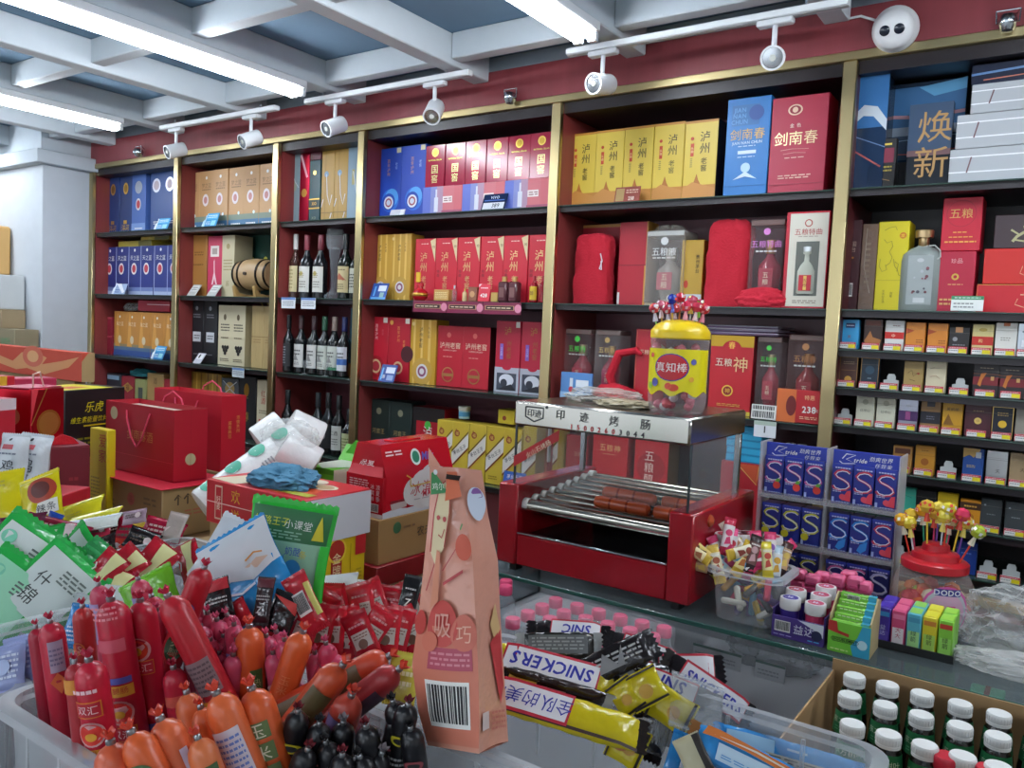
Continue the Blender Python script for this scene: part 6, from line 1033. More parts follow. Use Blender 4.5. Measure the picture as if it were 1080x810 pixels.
for k, (px, py, c) in enumerate(L2):
    Y = RY+(.02 if k % 2 else -.02); p = onY(px, py, Y); dx = p.x-RX; s_ = min(1, (RJ*.62)/max(abs(dx), .001)); q = Vector((RX+dx*min(.75, s_), RY+(Y-RY)*.8, ZC+zl+.026+(.022 if abs(dx) < .05 else 0)))
    lolly(q, p, c+'/gloss', ['f0e8d0/gloss', 'd84c3c/gloss', 'f4e070/gloss'][k % 3], ['d8402c/plastic', 'd83c6c/plastic', 'ccd8dc/plastic', '3cb88c/plastic', 'e8c83c/plastic', '7a4aa8/plastic'][k % 6], '%s lollipop in the red lid, %s along the bunch' % ({'e0a82c': 'orange yellow', 'd83c5c': 'pinkish red', 'a8b83c': 'green', 'e8d8a0': 'cream'}.get(c, 'yellow'), ['first', 'second', 'third', 'fourth', 'fifth', 'sixth', 'seventh', 'eighth', 'ninth', 'tenth', 'eleventh', 'twelfth', 'last, leaning right', 'middle'][k]), 'lollipops on the red jar', r_=.0155)
# plastic bags heap, green box
p = onZ(1050, 690, ZC); thing('plastic_bag', crumple(.12, .085, .075, 'e0e2e0/sheer', 3, .42, nu=70, nv=44, freq=2.6), 'heap of crumpled clear plastic bags at the right counter end', 'plastic bag', T((p.x+.055, p.y+.075, ZC)))
p = onZ(1070, 715, ZC); thing('plastic_bag', crumple(.15, .05, .022, 'e6e6e2/sheer', 23, .25, nu=50, nv=26), 'flat white plastic bag lying before the crumpled heap', 'plastic bag', T((p.x+.03, p.y+.03, ZC)))
p = onZ(1032, 718, ZC-.012)
m = carton(.055, .05, .05, '6ab08c', [('r', .42, 0, .58, 1, '8c2420/print'), ('r', 0, 0, 1, .2, '4c9c7c/print')], Tp=[('r', .42, 0, .58, 1, '8c2420/print')]); thing('green_gift_box', m, 'small green box with a dark red band on inner shelf', 'box', T((-.09, 1.675, .9365)))
m = MB(); m.box(-.20, 1.67, .8105, .06, 1.76, .936, 'b8bcc0/tub'); thing('acrylic_riser', m, 'clear block under the small green box', 'acrylic block')

# ---- water pack and tea bottles in front of the counter
def cartonbox(x0, y0, x1, y1, z0, z1, label, key='a9875c/card', name='cardboard_carton', F=(), R=(), cat='carton', open_=False, rz=0):
    w_, d = x1-x0, y1-y0
    if not open_:
        o = thing(name, carton(w_, d, z1-z0, key, F, R), label, cat, T(((x0+x1)/2, y0, z0)) @ Rz(rz))
        m = MB(); m.box(-w_/2+.001, d/2-.02, z1-z0+.0002, w_/2-.001, d/2+.02, z1-z0+.0008, 'c0a070/gloss'); part('tape', m, o); return o
    o = thing(name, None, label, cat, T((x0, y0, z0)) @ Rz(rz)); h_ = z1-z0
    for n_, a, b in (('front_wall', (0, 0, 0), (w_, .004, h_*.93)), ('back_wall', (0, d-.004, 0), (w_, d, h_)), ('side_wall', (0, .0041, 0), (.004, d-.0041, h_)), ('side_wall', (w_-.004, .0041, 0), (w_, d-.0041, h_)), ('floor_panel', (.0041, .0041, 0), (w_-.0041, d-.0041, .004))): m = MB(); m.box(*a, *b, key, .001); part(n_, m, o)
    return o
cartonbox(-1.02, 1.36, -.66, 1.60, 0, .83, 'tall grey carton under the pink capped water bottles', '6a6c70/card')
HW = .17; xs = [onZ(545.8+26*i, 650+5.5*i, 1.0).x for i in range(6)]; ys = [1.395, 1.452, 1.509, 1.566]
WB = bottle(.0265, HW, 'd4dce4/clear', 'd84c74/plastic', 'd890a8/clear', (), shoulder=.66, neck=.52, capk=.12, n=16, lz=(.2, .5))
w0 = None
for j, y in enumerate(ys):
    for i, x in enumerate(xs):
        M = T((x-.0*j, y, .831)); lb = 'pink capped water bottle, %s in the %s row' % (ORD[i] if i < 5 else 'rightmost', ['front', 'second', 'third', 'back'][j])
        if w0 is None: w0 = put_bottle('water_bottle', WB, M, lb, 'water bottle', 'water bottles in the pack')
        else: dup(w0, M, lb)
m = MB(); x0, x1, y0, y1 = xs[0]-.03, xs[-1]+.03, ys[0]-.03, ys[-1]+.03
def wrapf(u, v):
    a = 2*PI*u; cx, sy = math.cos(a), math.sin(a); k = (abs(cx)**6+abs(sy)**6)**(-1/6); s_ = 1 if v < .6 else max(.001, 1-((v-.6)/.4)**1.6); zz = .832+.168*min(1, v/.6) if v < .6 else 1.0+.006*math.sin((v-.6)*4)
    n_ = .003*noise.noise(Vector((cx*6, sy*6, v*8))); return ((x0+x1)/2+((x1-x0)/2+n_)*k*cx*s_, (y0+y1)/2+((y1-y0)/2+n_)*k*sy*s_, zz+n_*.7+.003*noise.noise(Vector((cx*s_*9, sy*s_*9, 3))))
m.grid(wrapf, 60, 20, 'eceff2/glass', closed=True); thing('shrink_wrap', m, 'clear shrink wrap around the pack of pink capped bottles', 'shrink wrap')
for k, (px, py) in enumerate(((534, 612), (541, 620))):
    p = onZ(px, py, 1.0); dup(w0, T((p.x-.02*k, min(p.y, 1.60), .831)), 'loose pink capped water bottle left of the pack, %s' % ['rear', 'front'][k])
# tea carton
cartonbox(-.345, 1.20, .30, 1.628, 0, .795, 'closed brown carton under the open carton of tea bottles')
op = cartonbox(-.340, 1.205, .28, 1.622, .796, .985, 'open brown carton full of white capped tea bottles', open_=True)
m = MB(); m.box(.0, .417-.012, .19, .62, .417-.009, .212, 'a9875c/card'); part('flap', m, op)
TB = bottle(.0265, .20, '1c1a14/gloss', 'e8e8e4/plastic', '1f7a48', [('t', '东方树叶', .5, .62, .19, 'd8e4c8/print'), ('x', .2, .2, .8, .4, 2, '5cb080/print')], shoulder=.52, neck=.60, capk=.13, n=20, lz=(.05, .4))
# shoulder label like a neck sleeve
m = MB(); r0, r1 = .0175, .0245; fnc = lambda a, b, l: ((r1-(r1-r0)*b/.05+l)*math.sin((a-.03)/.02), -(r1-(r1-r0)*b/.05+l)*math.cos((a-.03)/.02), .118+b)
TBR = MB(); TBR.lathe([(0, .003), (.022, 0), (.0265, .004), (.0265, .11), (.0258, .125), (.0240, .136), (.0205, .172), (.0165, .180), (.0155, .183), (.0155, .19)], '1a1812/gloss', 20)
TL = MB(); fnc = lambda a, b, l: ((.0245-.0038*b/.04+l)*math.sin((a-.034)/.0215), -(.0245-.0038*b/.04+l)*math.cos((a-.034)/.0215), .136+b)
TL.grid(lambda u, v: fnc(u*.068, v*.038, 0), 14, 2, '1c6e40'); TL.print([('t', '东方树叶', .5, .62, .17, 'd8e4c8/print'), ('x', .25, .15, .75, .38, 2, '5cb080/print')], .068, .038, fnc, base=.0005, curved=True)
TC = MB(); TC.lathe([(.0165, .181), (.0188, .1815), (.0188, .186), (.0181, .1865), (.0188, .188), (.0188, .198), (.0175, .2005), (0, .2005)], 'e8e9e6/plastic', 24)
for k in range(24):
    a = 2*PI*k/24; TC.M = T((.0188*math.cos(a), .0188*math.sin(a), .192)); TC.box(-.0005, -.0005, -.004, .0005, .0005, .005, 'dcdddb/plastic')
TC.M = None
rows = [[(899, 716), (935, 724), (972, 733), (1012, 745), (1053, 757)], [(895, 735), (933, 745), (971, 756), (1012, 768), (1052, 780)], [(898, 765), (936, 777), (974, 790), (1014, 803), (1052, 815)]]
b0 = None
for j, rw in enumerate(rows):
    y = [1.572, 1.478, 1.368][j]; n_ = 6 if j < 2 else 6
    for i in range(n_):
        x = (onZ(*rw[i], 1.0).x if i < 5 else onZ(*rw[4], 1.0).x+.056*(i-4)); M = T((x, y, .8005)); lb = 'white capped tea bottle, %s in the %s row of the carton' % (ORD[i], ['back', 'middle', 'front'][j])
        if b0 is None: b0 = thing('tea_bottle', TBR, lb, 'bottle', M, 'tea bottles in the carton'); part('cap', TC, b0, 'white ridged cap'); part('label', TL, b0, 'green label')
        else: dup(b0, M, lb)
for px, py, l in ((1000, 790, 'left'), (1044, 803, 'right')):
    p = onZ(px, py, 1.0); B = bottle(.0265, .195, 'dfe4e6/clear', 'c8283c/plastic', 'd8dcdc/clear', (), shoulder=.62, neck=.6, capk=.11, n=18); put_bottle('water_bottle', B, T((p.x, p.y-.012, .8005)), l+' of two clear bottles with red caps in front of the tea', 'bottle')
# ================================================================== LEFT: TABLE WITH GIFT BOXES
tb = thing('display_table', None, 'low table carrying the gift boxes, behind the front tubs', 'table', T((-3.5, 1.12, 0)))
m = MB(); m.box(0, 0, .765, 2.08, 1.25, .80, '8a6a4a/wood', .004); part('tabletop', m, tb)
for x in (.05, 1.98):
    for y in (.05, 1.16): m = MB(); m.box(x, y, 0, x+.05, y+.05, .7645, '5a4634/wood', .003); part('leg', m, tb)
TZ = .801
def facebox(name, x0, y0, d0, x1, y1, d1, zb, th, key, label, F=(), R=(), Tp=(), cat='box', L=(), b=.003):
    a, c = at(x0, y0, d0), at(x1, y1, d1); dv = c-a; w_ = math.hypot(dv.x, dv.y); yaw = math.degrees(math.atan2(dv.y, dv.x)); zt = (a.z+c.z)/2
    m = carton(w_, th, zt-zb, key, F, R, Tp, b)
    if L: m.print(L, th, zt-zb, lambda p, q, l: (-w_/2-l, th-p, q))
    o = thing(name, m, label, cat, T(((a.x+c.x)/2, (a.y+c.y)/2, zb)) @ Rz(yaw)); o['w'] = w_; return o, w_, zt-zb
def alignX(xc, y, d, xl):      # depth of the left end of an edge parallel to the wall
    c = at(xc, y, d); lo = onY(xl, y, c.y)
    for _ in range(6): lo = onY(xl, proj((lo.x, c.y, c.z))[1], c.y)
    q = Vector((lo.x, c.y, c.z)); return (q-CP).dot(CF), proj(q)[1]
def xbox(name, xl, xc, yt, d, zb, th, key, label, **k):
    dl, yl = alignX(xc, yt, d, xl); return facebox(name, xl, yl, dl, xc, yt, d, zb, th, key, label, **k)
arrows = [('t', '↑↑', .16, .76, .09, '4a3c2a/print'), ('x', .08, .4, .3, .6, 2, '7a6444/print'), ('o', .55, .66, .055, 'b0584a/print'), ('t', '品', .55, .66, .06, '8a3c34/print'), ('x', .74, .6, .92, .8, 2, '7a6444/print')]
# brown carton with red cloth sheet, and the two red bags
o, w_, h_ = xbox('cardboard_carton', 102, 171, 517, 2.9, TZ, .30, 'a3875c/card', 'brown carton with red bag sheet on top, under the red paper bags', F=arrows, R=[('t', '↑↑', .28, .75, .16, '4a3c2a/print'), ('t', '伞', .55, .75, .14, '2c241c/print'), ('x', .3, .4, .8, .55, 2, 'b0684c/print')])
M0 = o.matrix_basis.copy(); m = MB(); m.box(-w_/2-.01, -.012, 0, w_/2+.012, .30, .003, 'b81a30/paper', .001); thing('red_sheet', m, 'flat red paper sheet lying on the brown carton', 'paper sheet', M0 @ T((0, 0, h_+.0005)))
def paper_bag(M, w_, d, h_, key, label, F, R, cord='d84a64/cloth', open_='c8c0b0'):
    m = MB(); t = .0015
    for a, b in (((-w_/2, 0, 0), (w_/2, t, h_)), ((-w_/2, d-t, 0), (w_/2, d, h_)), ((-w_/2, t, 0), (-w_/2+t, d-t, h_)), ((w_/2-t, t, 0), (w_/2, d-t, h_)), ((-w_/2, 0, 0), (w_/2, d, t))): m.box(*a, *b, key)
    m.box(-w_/2+t, t, h_*.92, w_/2-t, d-t, h_*.925, open_); m.print(F, w_, h_, front(w_)); m.print(R, d, h_, right(w_, d))
    o = thing('paper_gift_bag', m, label, 'gift bag', M)
    for y, s in ((-.003, 1), (d+.003, 1)):
        m = MB(); z0 = h_*.90; pts = [(-w_*.17, y, z0), (-w_*.15, y-.004, z0-.03), (-w_*.08, y-.006, z0-.10), (0, y-.006, z0-.135), (w_*.08, y-.006, z0-.10), (w_*.16, y-.004, z0-.02), (w_*.17, y, z0)] if y < 0 else [(-w_*.17, y, z0), (-w_*.12, y, z0+.05), (0, y, z0+.075), (w_*.12, y, z0+.05), (w_*.17, y, z0)]
        m.tube(pts, .0035, cord, 6); part('handle', m, o, 'pink cord handle')
    return o
top_z = TZ+h_+.004
dl, yl = alignX(184, 433, 3.0, 112); a = at(112, yl, dl); c = at(184, 433, 3.0); bw = c.x-a.x
bagF = [('o', .13, .83, .055, 'b8b48c/print', 1), ('t', '剑南春酒', .52, .56, .095, 'c88a50/print'), ('r', 0, .255, 1, .26, 'd84a58/print')]
paper_bag(T(((a.x+c.x)/2, c.y, top_z)), bw, .14, c.z-top_z, 'a81428/paper', 'red paper gift bag with pink cord, nearest on the brown carton', bagF, [('o', .5, .3, .16, 'b8b48c/print'), ('l', [(.5, 1), (.5, 0)], .008, '8c1020/print')])
M1 = T((at(237, 418, 3.35).x-.24, at(237, 418, 3.35).y, TZ))
c2 = at(234, 418, 3.35); dl, yl = alignX(234, 418, 3.35, 163); a2 = at(163, yl, dl); w2 = c2.x-a2.x
m = carton(w2+.02, .24, .165, 'a3875c/card', []); thing('cardboard_carton', m, 'brown carton under the rear red paper bag', 'carton', T(((a2.x+c2.x)/2, c2.y-.005, TZ)))
paper_bag(T(((a2.x+c2.x)/2, c2.y, TZ+.166)), w2, .12, c2.z-TZ-.166, 'bc1a2e/paper', 'brighter red paper bag with gold side writing, behind the nearer one', [('l', [(.35, .55), (.45, .58), (.6, .55), (.7, .56)], .02, '2c2c6c/print'), ('t', '茅台', .62, .3, .08, 'd84a50/print')], [('t', '酱香典范', .35, .55, .15, 'd8a04c/print', 'v'), ('t', '浓情贵州', .68, .62, .15, 'd8a04c/print', 'v')])
# red oat box with white end, yellow box under it
zo = .99
lf = [('t', '欢', .32, .72, .10, 'e0a828/print'), ('t', '送', .32, .28, .10, 'e0a828/print'), ('r', .10, .12, .18, .9, 'd8b8a0/print'), ('r', .11, .16, .17, .86, 'c01c28/print'), ('t', '好麦', .14, .5, .05, 'f0e0c8/print', 'v'), ('l', [(0, .5), (.5, .5)], .006, 'f0c8c0/print')]
tf = [('p', [(.02, .05), (.3, .02), (.35, .4), (.1, .5)], 'd8cdb0/print'), ('p', [(.4, .1), (.7, .05), (.9, .3), (.8, .7), (.5, .6)], 'd8542c/print'), ('t', '麦片', .45, .3, .12, 'e8b82c/print'), ('o', .78, .62, .11, 'ddd2b8/print', .7), ('o', .78, .62, .08, 'b89a6c/print', .7), ('o', .6, .78, .1, 'ddd2b8/print', .7), ('p', [(.62, .1), (.95, .1), (.95, .25), (.7, .22)], 'b8b43c/print')]
ob, ow, oh = xbox('oat_drink_box', 218, 322, 528, 2.2, zo, .25, 'c01c28', 'red carton with white end and yellow writing, blue cloth on top', F=lf, R=[('r', 0.0, .0, 1, .97, 'd4d6da/print'), ('l', [(.0, .95), (.25, .62), (.3, .6)], .006, 'b0b2b6/print')], Tp=tf, cat='carton')
OM = ob.matrix_basis.copy()
dl = OM.translation; yb_, yw, yh = None, None, None
m = carton(.30, .23, zo-TZ-.001, 'd8b81c', [('r', 0, .9, 1, 1, 'c02c20/print')], [('r', .42, .3, .60, .86, 'a83024/print'), ('o', .51, .84, .13, 'a83024/print'), ('o', .51, .84, .16, 'e8cc3c/print'), ('o', .51, .84, .13, 'a83024/print'), ('t', '金牌', .51, .62, .15, 'ecd8a8/print', 'v'), ('l', [(.74, 0), (.74, .9)], .012, 'a88c14/print'), ('r', .82, .7, 1, 1, 'b82428/print'), ('x', .84, .2, .94, .5, 5, 'b89c1c/print')])
thing('yellow_gift_box', m, 'bright yellow box with a red emblem under the red oat carton', 'box', OM @ T((ow/2-.152, .005, -(zo-TZ))))
m = carton(.13, .2, zo-TZ-.001, 'a8885c/card'); thing('cardboard_carton', m, 'brown carton holding up the left of the red oat carton', 'carton', OM @ T((-ow/2+.07, .01, -(zo-TZ))))
cl = crumple(.10, .075, .034, '4a7c98/cloth', 21, .42, freq=2.4); thing('blue_cloth', cl, 'crumpled grey blue cloth lying on the red oat carton', 'cloth', OM @ T((.02, .10, oh+.001)))
# ice cream house box
icz = 1.05; q = at(403, 548, 2.5); icz = q.z; ix, iy = q.x, q.y
la = onY(363, 540, iy); gw = q.x-onY(364, 541, iy).x; rD = onX(476, 528, ix).y-iy; htot = at(403, 472, 2.5).z-icz; he = at(402, 498, 2.5).z-icz; ht = onY(385, 455, iy+.02).z-icz
ic = thing('ice_cream_box', None, 'red house shaped carton with white cloud label and snow foot', 'carton', T((ix-gw/2, iy, icz)))
htop = htot*1.02; hs = htot*.58
m = MB(); m.prism([(-gw/2, 0), (gw/2, 0), (gw/2, hs), (gw*.30, htop), (-gw*.30, htop), (-gw/2, hs)], 0.012, rD, 'b81a26/gloss')
m.box(-gw/2, 0, 0, gw/2, .0119, hs, 'b81a26/gloss', .001)
fb = front(gw); m.print([('r', 0, 0, 1, .10, 'dcdcdc/print'), ('x', .1, .5, .62, .9, 7, 'e0b8b8/print'), ('t', '冰淇淋', .72, .6, .11, 'e8d0d0/print', 'v'), ('t', '凉夏季', .87, .6, .11, 'e8d0d0/print', 'v'), ('b', .62, .14, .9, .34)], gw, hs, fb)
part('carton_body', m, ic)
m = MB(); m.add([(-gw/2+.004, .001, hs), (gw/2-.004, .001, hs), (gw*.26, .035, htop*.97), (-gw*.26, .035, htop*.97)], [(0, 1, 2, 3)], 'c8303c/gloss'); m.print([('t', '凉夏', .5, .6, .2, 'f0d8d8/print')], gw, hs*.6, lambda a, b, l: (-gw/2+a, .0-l+b*.25, hs+b*.9)); part('end_flap', m, ic, 'folded glossy end flap')
m = MB(); rf = lambda a, b, l: (gw/2+l, a, b)
cloud = [('o', .55, .56, .2, 'dedcd8/print', .95), ('o', .76, .6, .2, 'dedcd8/print', .9), ('o', .42, .54, .15, 'dedcd8/print', .9), ('o', .64, .78, .15, 'dedcd8/print'), ('o', .64, .40, .16, 'dedcd8/print', .8)]
m.print([('r', 0, 0, 1, .14, 'd8dcdf/print'), ('p', [(0, .14), (.2, .2), (.34, .15), (.5, .18), (.7, .26), (1, .2), (1, .1), (0, .1)], 'd8dcdf/print'), ('p', [(.12, .16), (.32, .2), (.33, .36), (.1, .32)], 'c8b8b0/print'), ('r', .1, .34, .36, .40, '8c2028/print')]+cloud+[('t', '冰淇淋', .6, .6, .15, 'c02c3c/print', 'i'), ('t', 'MAKE', .66, .44, .08, 'c02c3c/print'), ('x', .42, .3, .74, .36, 1, 'b0a8a8/print'), ('l', [(.3, .98), (.36, .9), (.36, .72), (.38, .68)], .014, 'd8b040/print'), ('l', [(.36, .68), (.6, .7), (.9, .76)], .012, 'd8b040/print')], rD, hs, rf); part('side_print', m, ic, 'white cloud label with red lettering')
m = MB(); a0, a1 = Vector((gw/2, 0, hs)), Vector((gw*.30, 0, htop)); dn = (a1-a0)
rp = lambda a, b, l: (a0.x+dn.x*b/(htop-hs)+l, a, a0.z+dn.z*b/(htop-hs)+l*.4)
m.print([('o', .48, .5, .07, 'd8e0d8/print', 1.1), ('o', .48, .5, .05, '2c7a5c/print', 1.1), ('t', 'Milk', .66, .5, .1, '6a5cb0/print', 'i'), ('x', .08, .6, .3, .8, 2, 'f0d0d0/print')], rD, htop-hs, rp, base=.001); part('roof_print', m, ic)
m = MB(); m.box(-.02, rD*.3, htop, .02, rD*.7, htop+.004, 'b81a26/gloss', .001); part('carry_handle', m, ic)
m = carton(gw+.05, rD+.03, .14, 'a07c4c/card', [], [('o', .22, .75, .05, '3c6a48/print'), ('x', .3, .68, .45, .78, 1, '7a5c3c/print'), ('t', '农夫果园', .68, .55, .1, '3a3028/print'), ('r', .62, .2, .85, .24, '3a3028/print')]); thing('cardboard_carton', m, 'brown carton with green leaf mark under the ice cream box', 'carton', T((ix-gw/2-.022, iy-.015, icz-.141)))
m = carton(gw+.09, rD+.10, icz-.142-TZ, '8c1420', [], [('r', .5, .2, .9, .25, 'a02830/print')]); thing('dark_red_box', m, 'dark red box at the bottom, under the leaf marked carton', 'box', T((ix-gw/2-.03, iy-.03, TZ)))
# green carton behind with flap
g_, gw_, gh_ = xbox('green_carton', 322, 352, 496, 2.75, TZ, .17, '68b830', 'bright green carton with white and green top, left of the red house box', F=[('r', 0, .94, 1, 1, '4c9424/print')], Tp=[('p', [(0, .3), (.6, 0), (1, .5), (.6, 1), (0, 1)], 'c8d0c0/print')], R=[('p', [(0, 1), (1, 1), (.6, .8), (0, .86)], 'ccd0b8/print'), ('r', .45, .8, .55, .92, 'c0a060/print')], cat='carton')
m = MB(); m.box(-.12, 0, 0, .10, .003, .07, '5cb42c', .001); part('lid_flap', m, g_, M=T((.03, .169, gh_-.001)) @ Rx(-38))
m = MB(); m.add([(-.02, 0, 0), (.16, 0, -.005), (.02, .01, .05)], [(0, 1, 2)], '48a028'); m.add([(-.02, .002, 0), (.16, .002, -.005), (.02, .012, .05)], [(0, 2, 1)], '48a028'); part('corner_flap', m, g_, M=T((.02, .12, gh_+.04)))
# toilet roll packs: printed long rolls leaning, plain white rolls on top
def roll(p0, p1, r_, key, label, items=(), ends='e4e4e2/film'):
    M = axis_mat(p0, p1); L_ = (p1-p0).length; m = MB(); m.lathe([(0, 0), (r_*.3, -.002), (r_*.96, .004), (r_, .012), (r_*.985, L_*.25), (r_, L_*.5), (r_*.985, L_*.75), (r_, L_-.012), (r_*.96, L_-.004), (r_*.3, L_+.002), (0, L_)], key, 26)
    m.print(items, r_*3, L_, lambda a, b, l: ((r_+.001+l)*math.sin(a/r_-1.5), -(r_+.001+l)*math.cos(a/r_-1.5), b), base=.0012, curved=True)
    return thing('toilet_roll_pack', m, label, 'paper rolls', M)
lg = []
for k in range(4): v = .14+.24*k; lg += [('o', .22, v, .13, '2c9478/print', .9), ('p', [(.12, v-.04), (.34, v-.04), (.34, v+.01), (.12, v+.01)], 'e4e4e2/print'), ('x', .45, v-.06, .95, v+.06, 4, '8a8c90/print'), ('o', .75, v+.10, .04, '6a6c70/print')]
p0, p1 = at(216, 540, 2.60), at(318, 466, 2.78)
roll(p0, p1, .078, 'dcdcda/film', 'long pack of toilet rolls with green marks, leaning over the boxes', lg)
for k, (a, b, l) in enumerate((((297, 470, 2.70), (333, 492, 2.72), 'plain white roll in clear film at the top right of the heap'), ((303, 448, 2.80), (338, 464, 2.84), 'plain white roll in clear film topping the paper heap'), ((272, 468, 2.86), (300, 448, 2.9), 'plain white roll in clear film at the left of the heap'))):
    roll(at(*a), at(*b), .062, 'e2e2e0/film', l)
thing('plastic_bag', crumple(.11, .07, .055, 'e4e6e4/clear', 41, .25), 'clear film bag around the plain white rolls', 'plastic bag', T(at(305, 470, 2.75)))
m = carton(.34, .30, .12, 'a3875c/card'); q = at(258, 560, 2.7); thing('cardboard_carton', m, 'low brown carton under the leaning toilet rolls', 'carton', T((q.x, q.y, TZ)))
q = at(208, 575, 2.45); thing('cardboard_carton', carton(.40, .30, .075, 'a98e62/card', [('r', 0, .9, 1, 1, '8a7048/print')]), 'low flat brown carton in front of the red bag carton', 'carton', T((q.x, q.y, TZ)))
# black and yellow drink carton
o, w_, h_ = facebox('drink_carton', 68, 413, 3.25, 132, 407, 3.55, TZ+.20, .22, '15181a', 'black drink carton with bright yellow writing and yellow top', F=[('t', '乐虎', .48, .74, .15, 'd8cc18/print', 'i'), ('t', '维生素能量饮料', .40, .56, .085, 'd8cc18/print', 'i'), ('r', .3, .46, .9, .48, 'd8cc18/print'), ('x', .2, .12, .95, .32, 3, '8a8c1c/print'), ('t', '乐虎', .85, .26, .14, '9a981c/print')], Tp=[('r', 0, 0, .8, 1, 'd4c81c/print'), ('p', [(.2, .2), (.6, .3), (.5, .6), (.15, .5)], 'c8502c/print')], cat='carton')
thing('cardboard_carton', carton(w_-.02, .2, .199, 'a3875c/card'), 'brown carton hidden under the black drink carton', 'carton', o.matrix_basis @ T((0, .01, -.20)))
# red festive gift box with gold circle
o, w_, h_ = facebox('gift_box', 33, 410, 2.7, 68, 409, 2.85, TZ+.22, .14, 'b4182a/foil', 'shiny red gift box with gold disc and diagonal flap', F=[('o', .52, .62, .36, 'c89a48/foil', .85), ('o', .52, .62, .3, 'd8b060/foil', .85), ('p', [(0, 1), (.2, 1), (0, .66)], 'd8404c/print'), ('l', [(.0, .62), (.45, 1)], .03, 'd8a860/foil'), ('t', '吉祥', .4, .22, .22, 'c87840/print')], L=[('o', .5, .7, .2, 'b0603c/print'), ('t', '酱香', .5, .4, .22, 'c88a80/print', 'v')])
m = MB(); m.box(-w_/2, .01, h_+.0005, w_/2, .13, h_+.004, 'c03c58', .001); part('lid_tab', m, o, 'pink lid tab'); m = MB(); m.tube([(-w_*.3, .02, h_), (-w_*.45, .0, h_+.05), (-w_*.1, .02, h_+.055), (w_*.1, .03, h_)], .003, 'e8c8b8/cloth', 6); part('cord_handle', m, o)
thing('dark_gift_box', carton(w_+.06, .2, .219, '5a1018'), 'dark box hidden under the shiny red gift box', 'box', o.matrix_basis @ T((0, -.0, -.22)))
facebox('gift_bag', 6, 398, 3.0, 60, 400, 3.15, TZ+.42, .1, 'b02448', 'crimson pink gift bag top behind the shiny red box', cat='gift bag')
facebox('gift_box', 0-14, 422, 2.5, 17, 420, 2.6, TZ, .2, 'b01a2c', 'plain red box cut by the left edge of the picture', F=[('r', 0, .93, 1, 1, 'd8c8cc/print')])
o, w_, h_ = facebox('gift_box', -16, 396, 2.9, 16, 398, 3.0, TZ+.1, .2, 'b8202c', 'red and yellow box with white outlined letters at the left edge', F=[('r', 0, .84, .72, 1, 'd8a42c/print'), ('t', '50', .72, .72, .5, 'e8d8c8/print')])
o, w_, h_ = facebox('maroon_box', 45, 471, 2.75, 95, 470, 2.85, TZ, .24, '6a1020', 'maroon gift box with faint writing behind the white snack bags', F=[('t', '五粮', .3, .5, .17, '8a2c34/print', 'v'), ('x', .55, .3, .75, .7, 5, '8a2430/print'), ('l', [(0, .98), (1, .98)], .01, '8a3040/print')])
m = MB(); m.prism([(-.05, 0), (.05, 0), (.03, .022), (0, .034), (-.03, .022)], .04, .07, 'c81c28/cloth'); part('red_cloth_peak', m, o, M=T((-.0, 0, h_)))
xbox('yellow_gift_box', 95, 113, 454, 3.05, TZ, .035, 'd4bc18', 'tall yellow box between the maroon box and the red bag', F=[('t', '爱家', .75, .8, .45, 'c04824/print', 'v'), ('x', .1, .2, .6, .5, 8, '9a8818/print'), ('r', 0, 0, 1, .1, 'b01c24/print')])
facebox('red_tray', 64, 522, 2.45, 96, 514, 2.6, TZ, .3, 'b0182a', 'flat bright red lid in front of the maroon box')
# large orange red carton and the stack by the white wall
dn = [('p', [(.06, .5), (.3, .6), (.42, .45), (.5, .8), (.62, .9), (.72, .7), (.68, .45), (.85, .65), (.98, .85), (.9, .45), (.7, .1), (.55, .25), (.45, .15), (.3, .3)], 'd0905c/print'), ('o', .6, .7, .09, 'c86048/print', .5), ('o', .6, .7, .05, 'd8a06c/print', .5)]
m = carton(1.15, .06, .135, 'c04834/card', dn, [('r', 0, 0, 1, 1, 'a98e62/print'), ('p', [(0, .7), (.5, 1), (0, 1)], 'c04834/print')]); q = at(86, 402, 3.75); thing('orange_carton', m, 'long orange red carton with a flying gold figure', 'carton', T((q.x-.575, q.y, q.z-.005)))
m = carton(1.05, .055, q.z-.007, '8a7048/card'); thing('cardboard_carton', m, 'brown carton hidden under the orange red carton', 'carton', T((q.x-.6, q.y+.005, 0)))
YS = 2.31
def wbx(name, xr, yt, yb, w_, key, label, F=(), zb=None, b=.003, cat='carton', dz=0):
    r_ = onY(xr, (yt+max(yb, yt+20))/2, YS+.14); zt = onY(xr, yt, YS).z; z0 = zb if zb is not None else onY(xr, yb, YS).z
    thing(name, carton(w_, .14, zt-z0-.001, key, F, b=b), label, cat, T((r_.x-w_/2, YS, z0))); return zt
rz_ = [onY(41, 349, YS).z, onY(27, 327, YS).z, onY(26, 289, YS).z]
wbx('cardboard_carton', 41, 349, 374, .60, '8f8468/card', 'kraft carton with green characters against the white wall, third down', [('t', '东方树叶', .72, .72, .1, '3c8a50/print'), ('r', .62, .1, .8, .42, 'c04038/print'), ('r', .84, .1, .98, .5, '6a5a48/print')], zb=1.2)
wbx('cardboard_carton', 27, 327, 0, .5, '9c8868/card', 'smaller kraft carton with a round mark on the wall stack', [('o', .9, .5, .07, '6a5a60/print'), ('o', .9, .5, .05, '9c8868/print')], zb=rz_[0])
wbx('white_carton', 26, 289, 0, .52, 'c8cccc/card', 'pale white carton with black mark on the wall stack', [('o', .86, .32, .05, '4a2c30/print', .7), ('o', .87, .32, .035, 'c8cccc/print', .7), ('r', .86, .3, .96, .34, '2c2c30/print'), ('r', .55, .28, .68, .42, '1c1c20/print'), ('x', .2, .8, .98, .95, 2, 'b0bcb8/print')], zb=rz_[1])
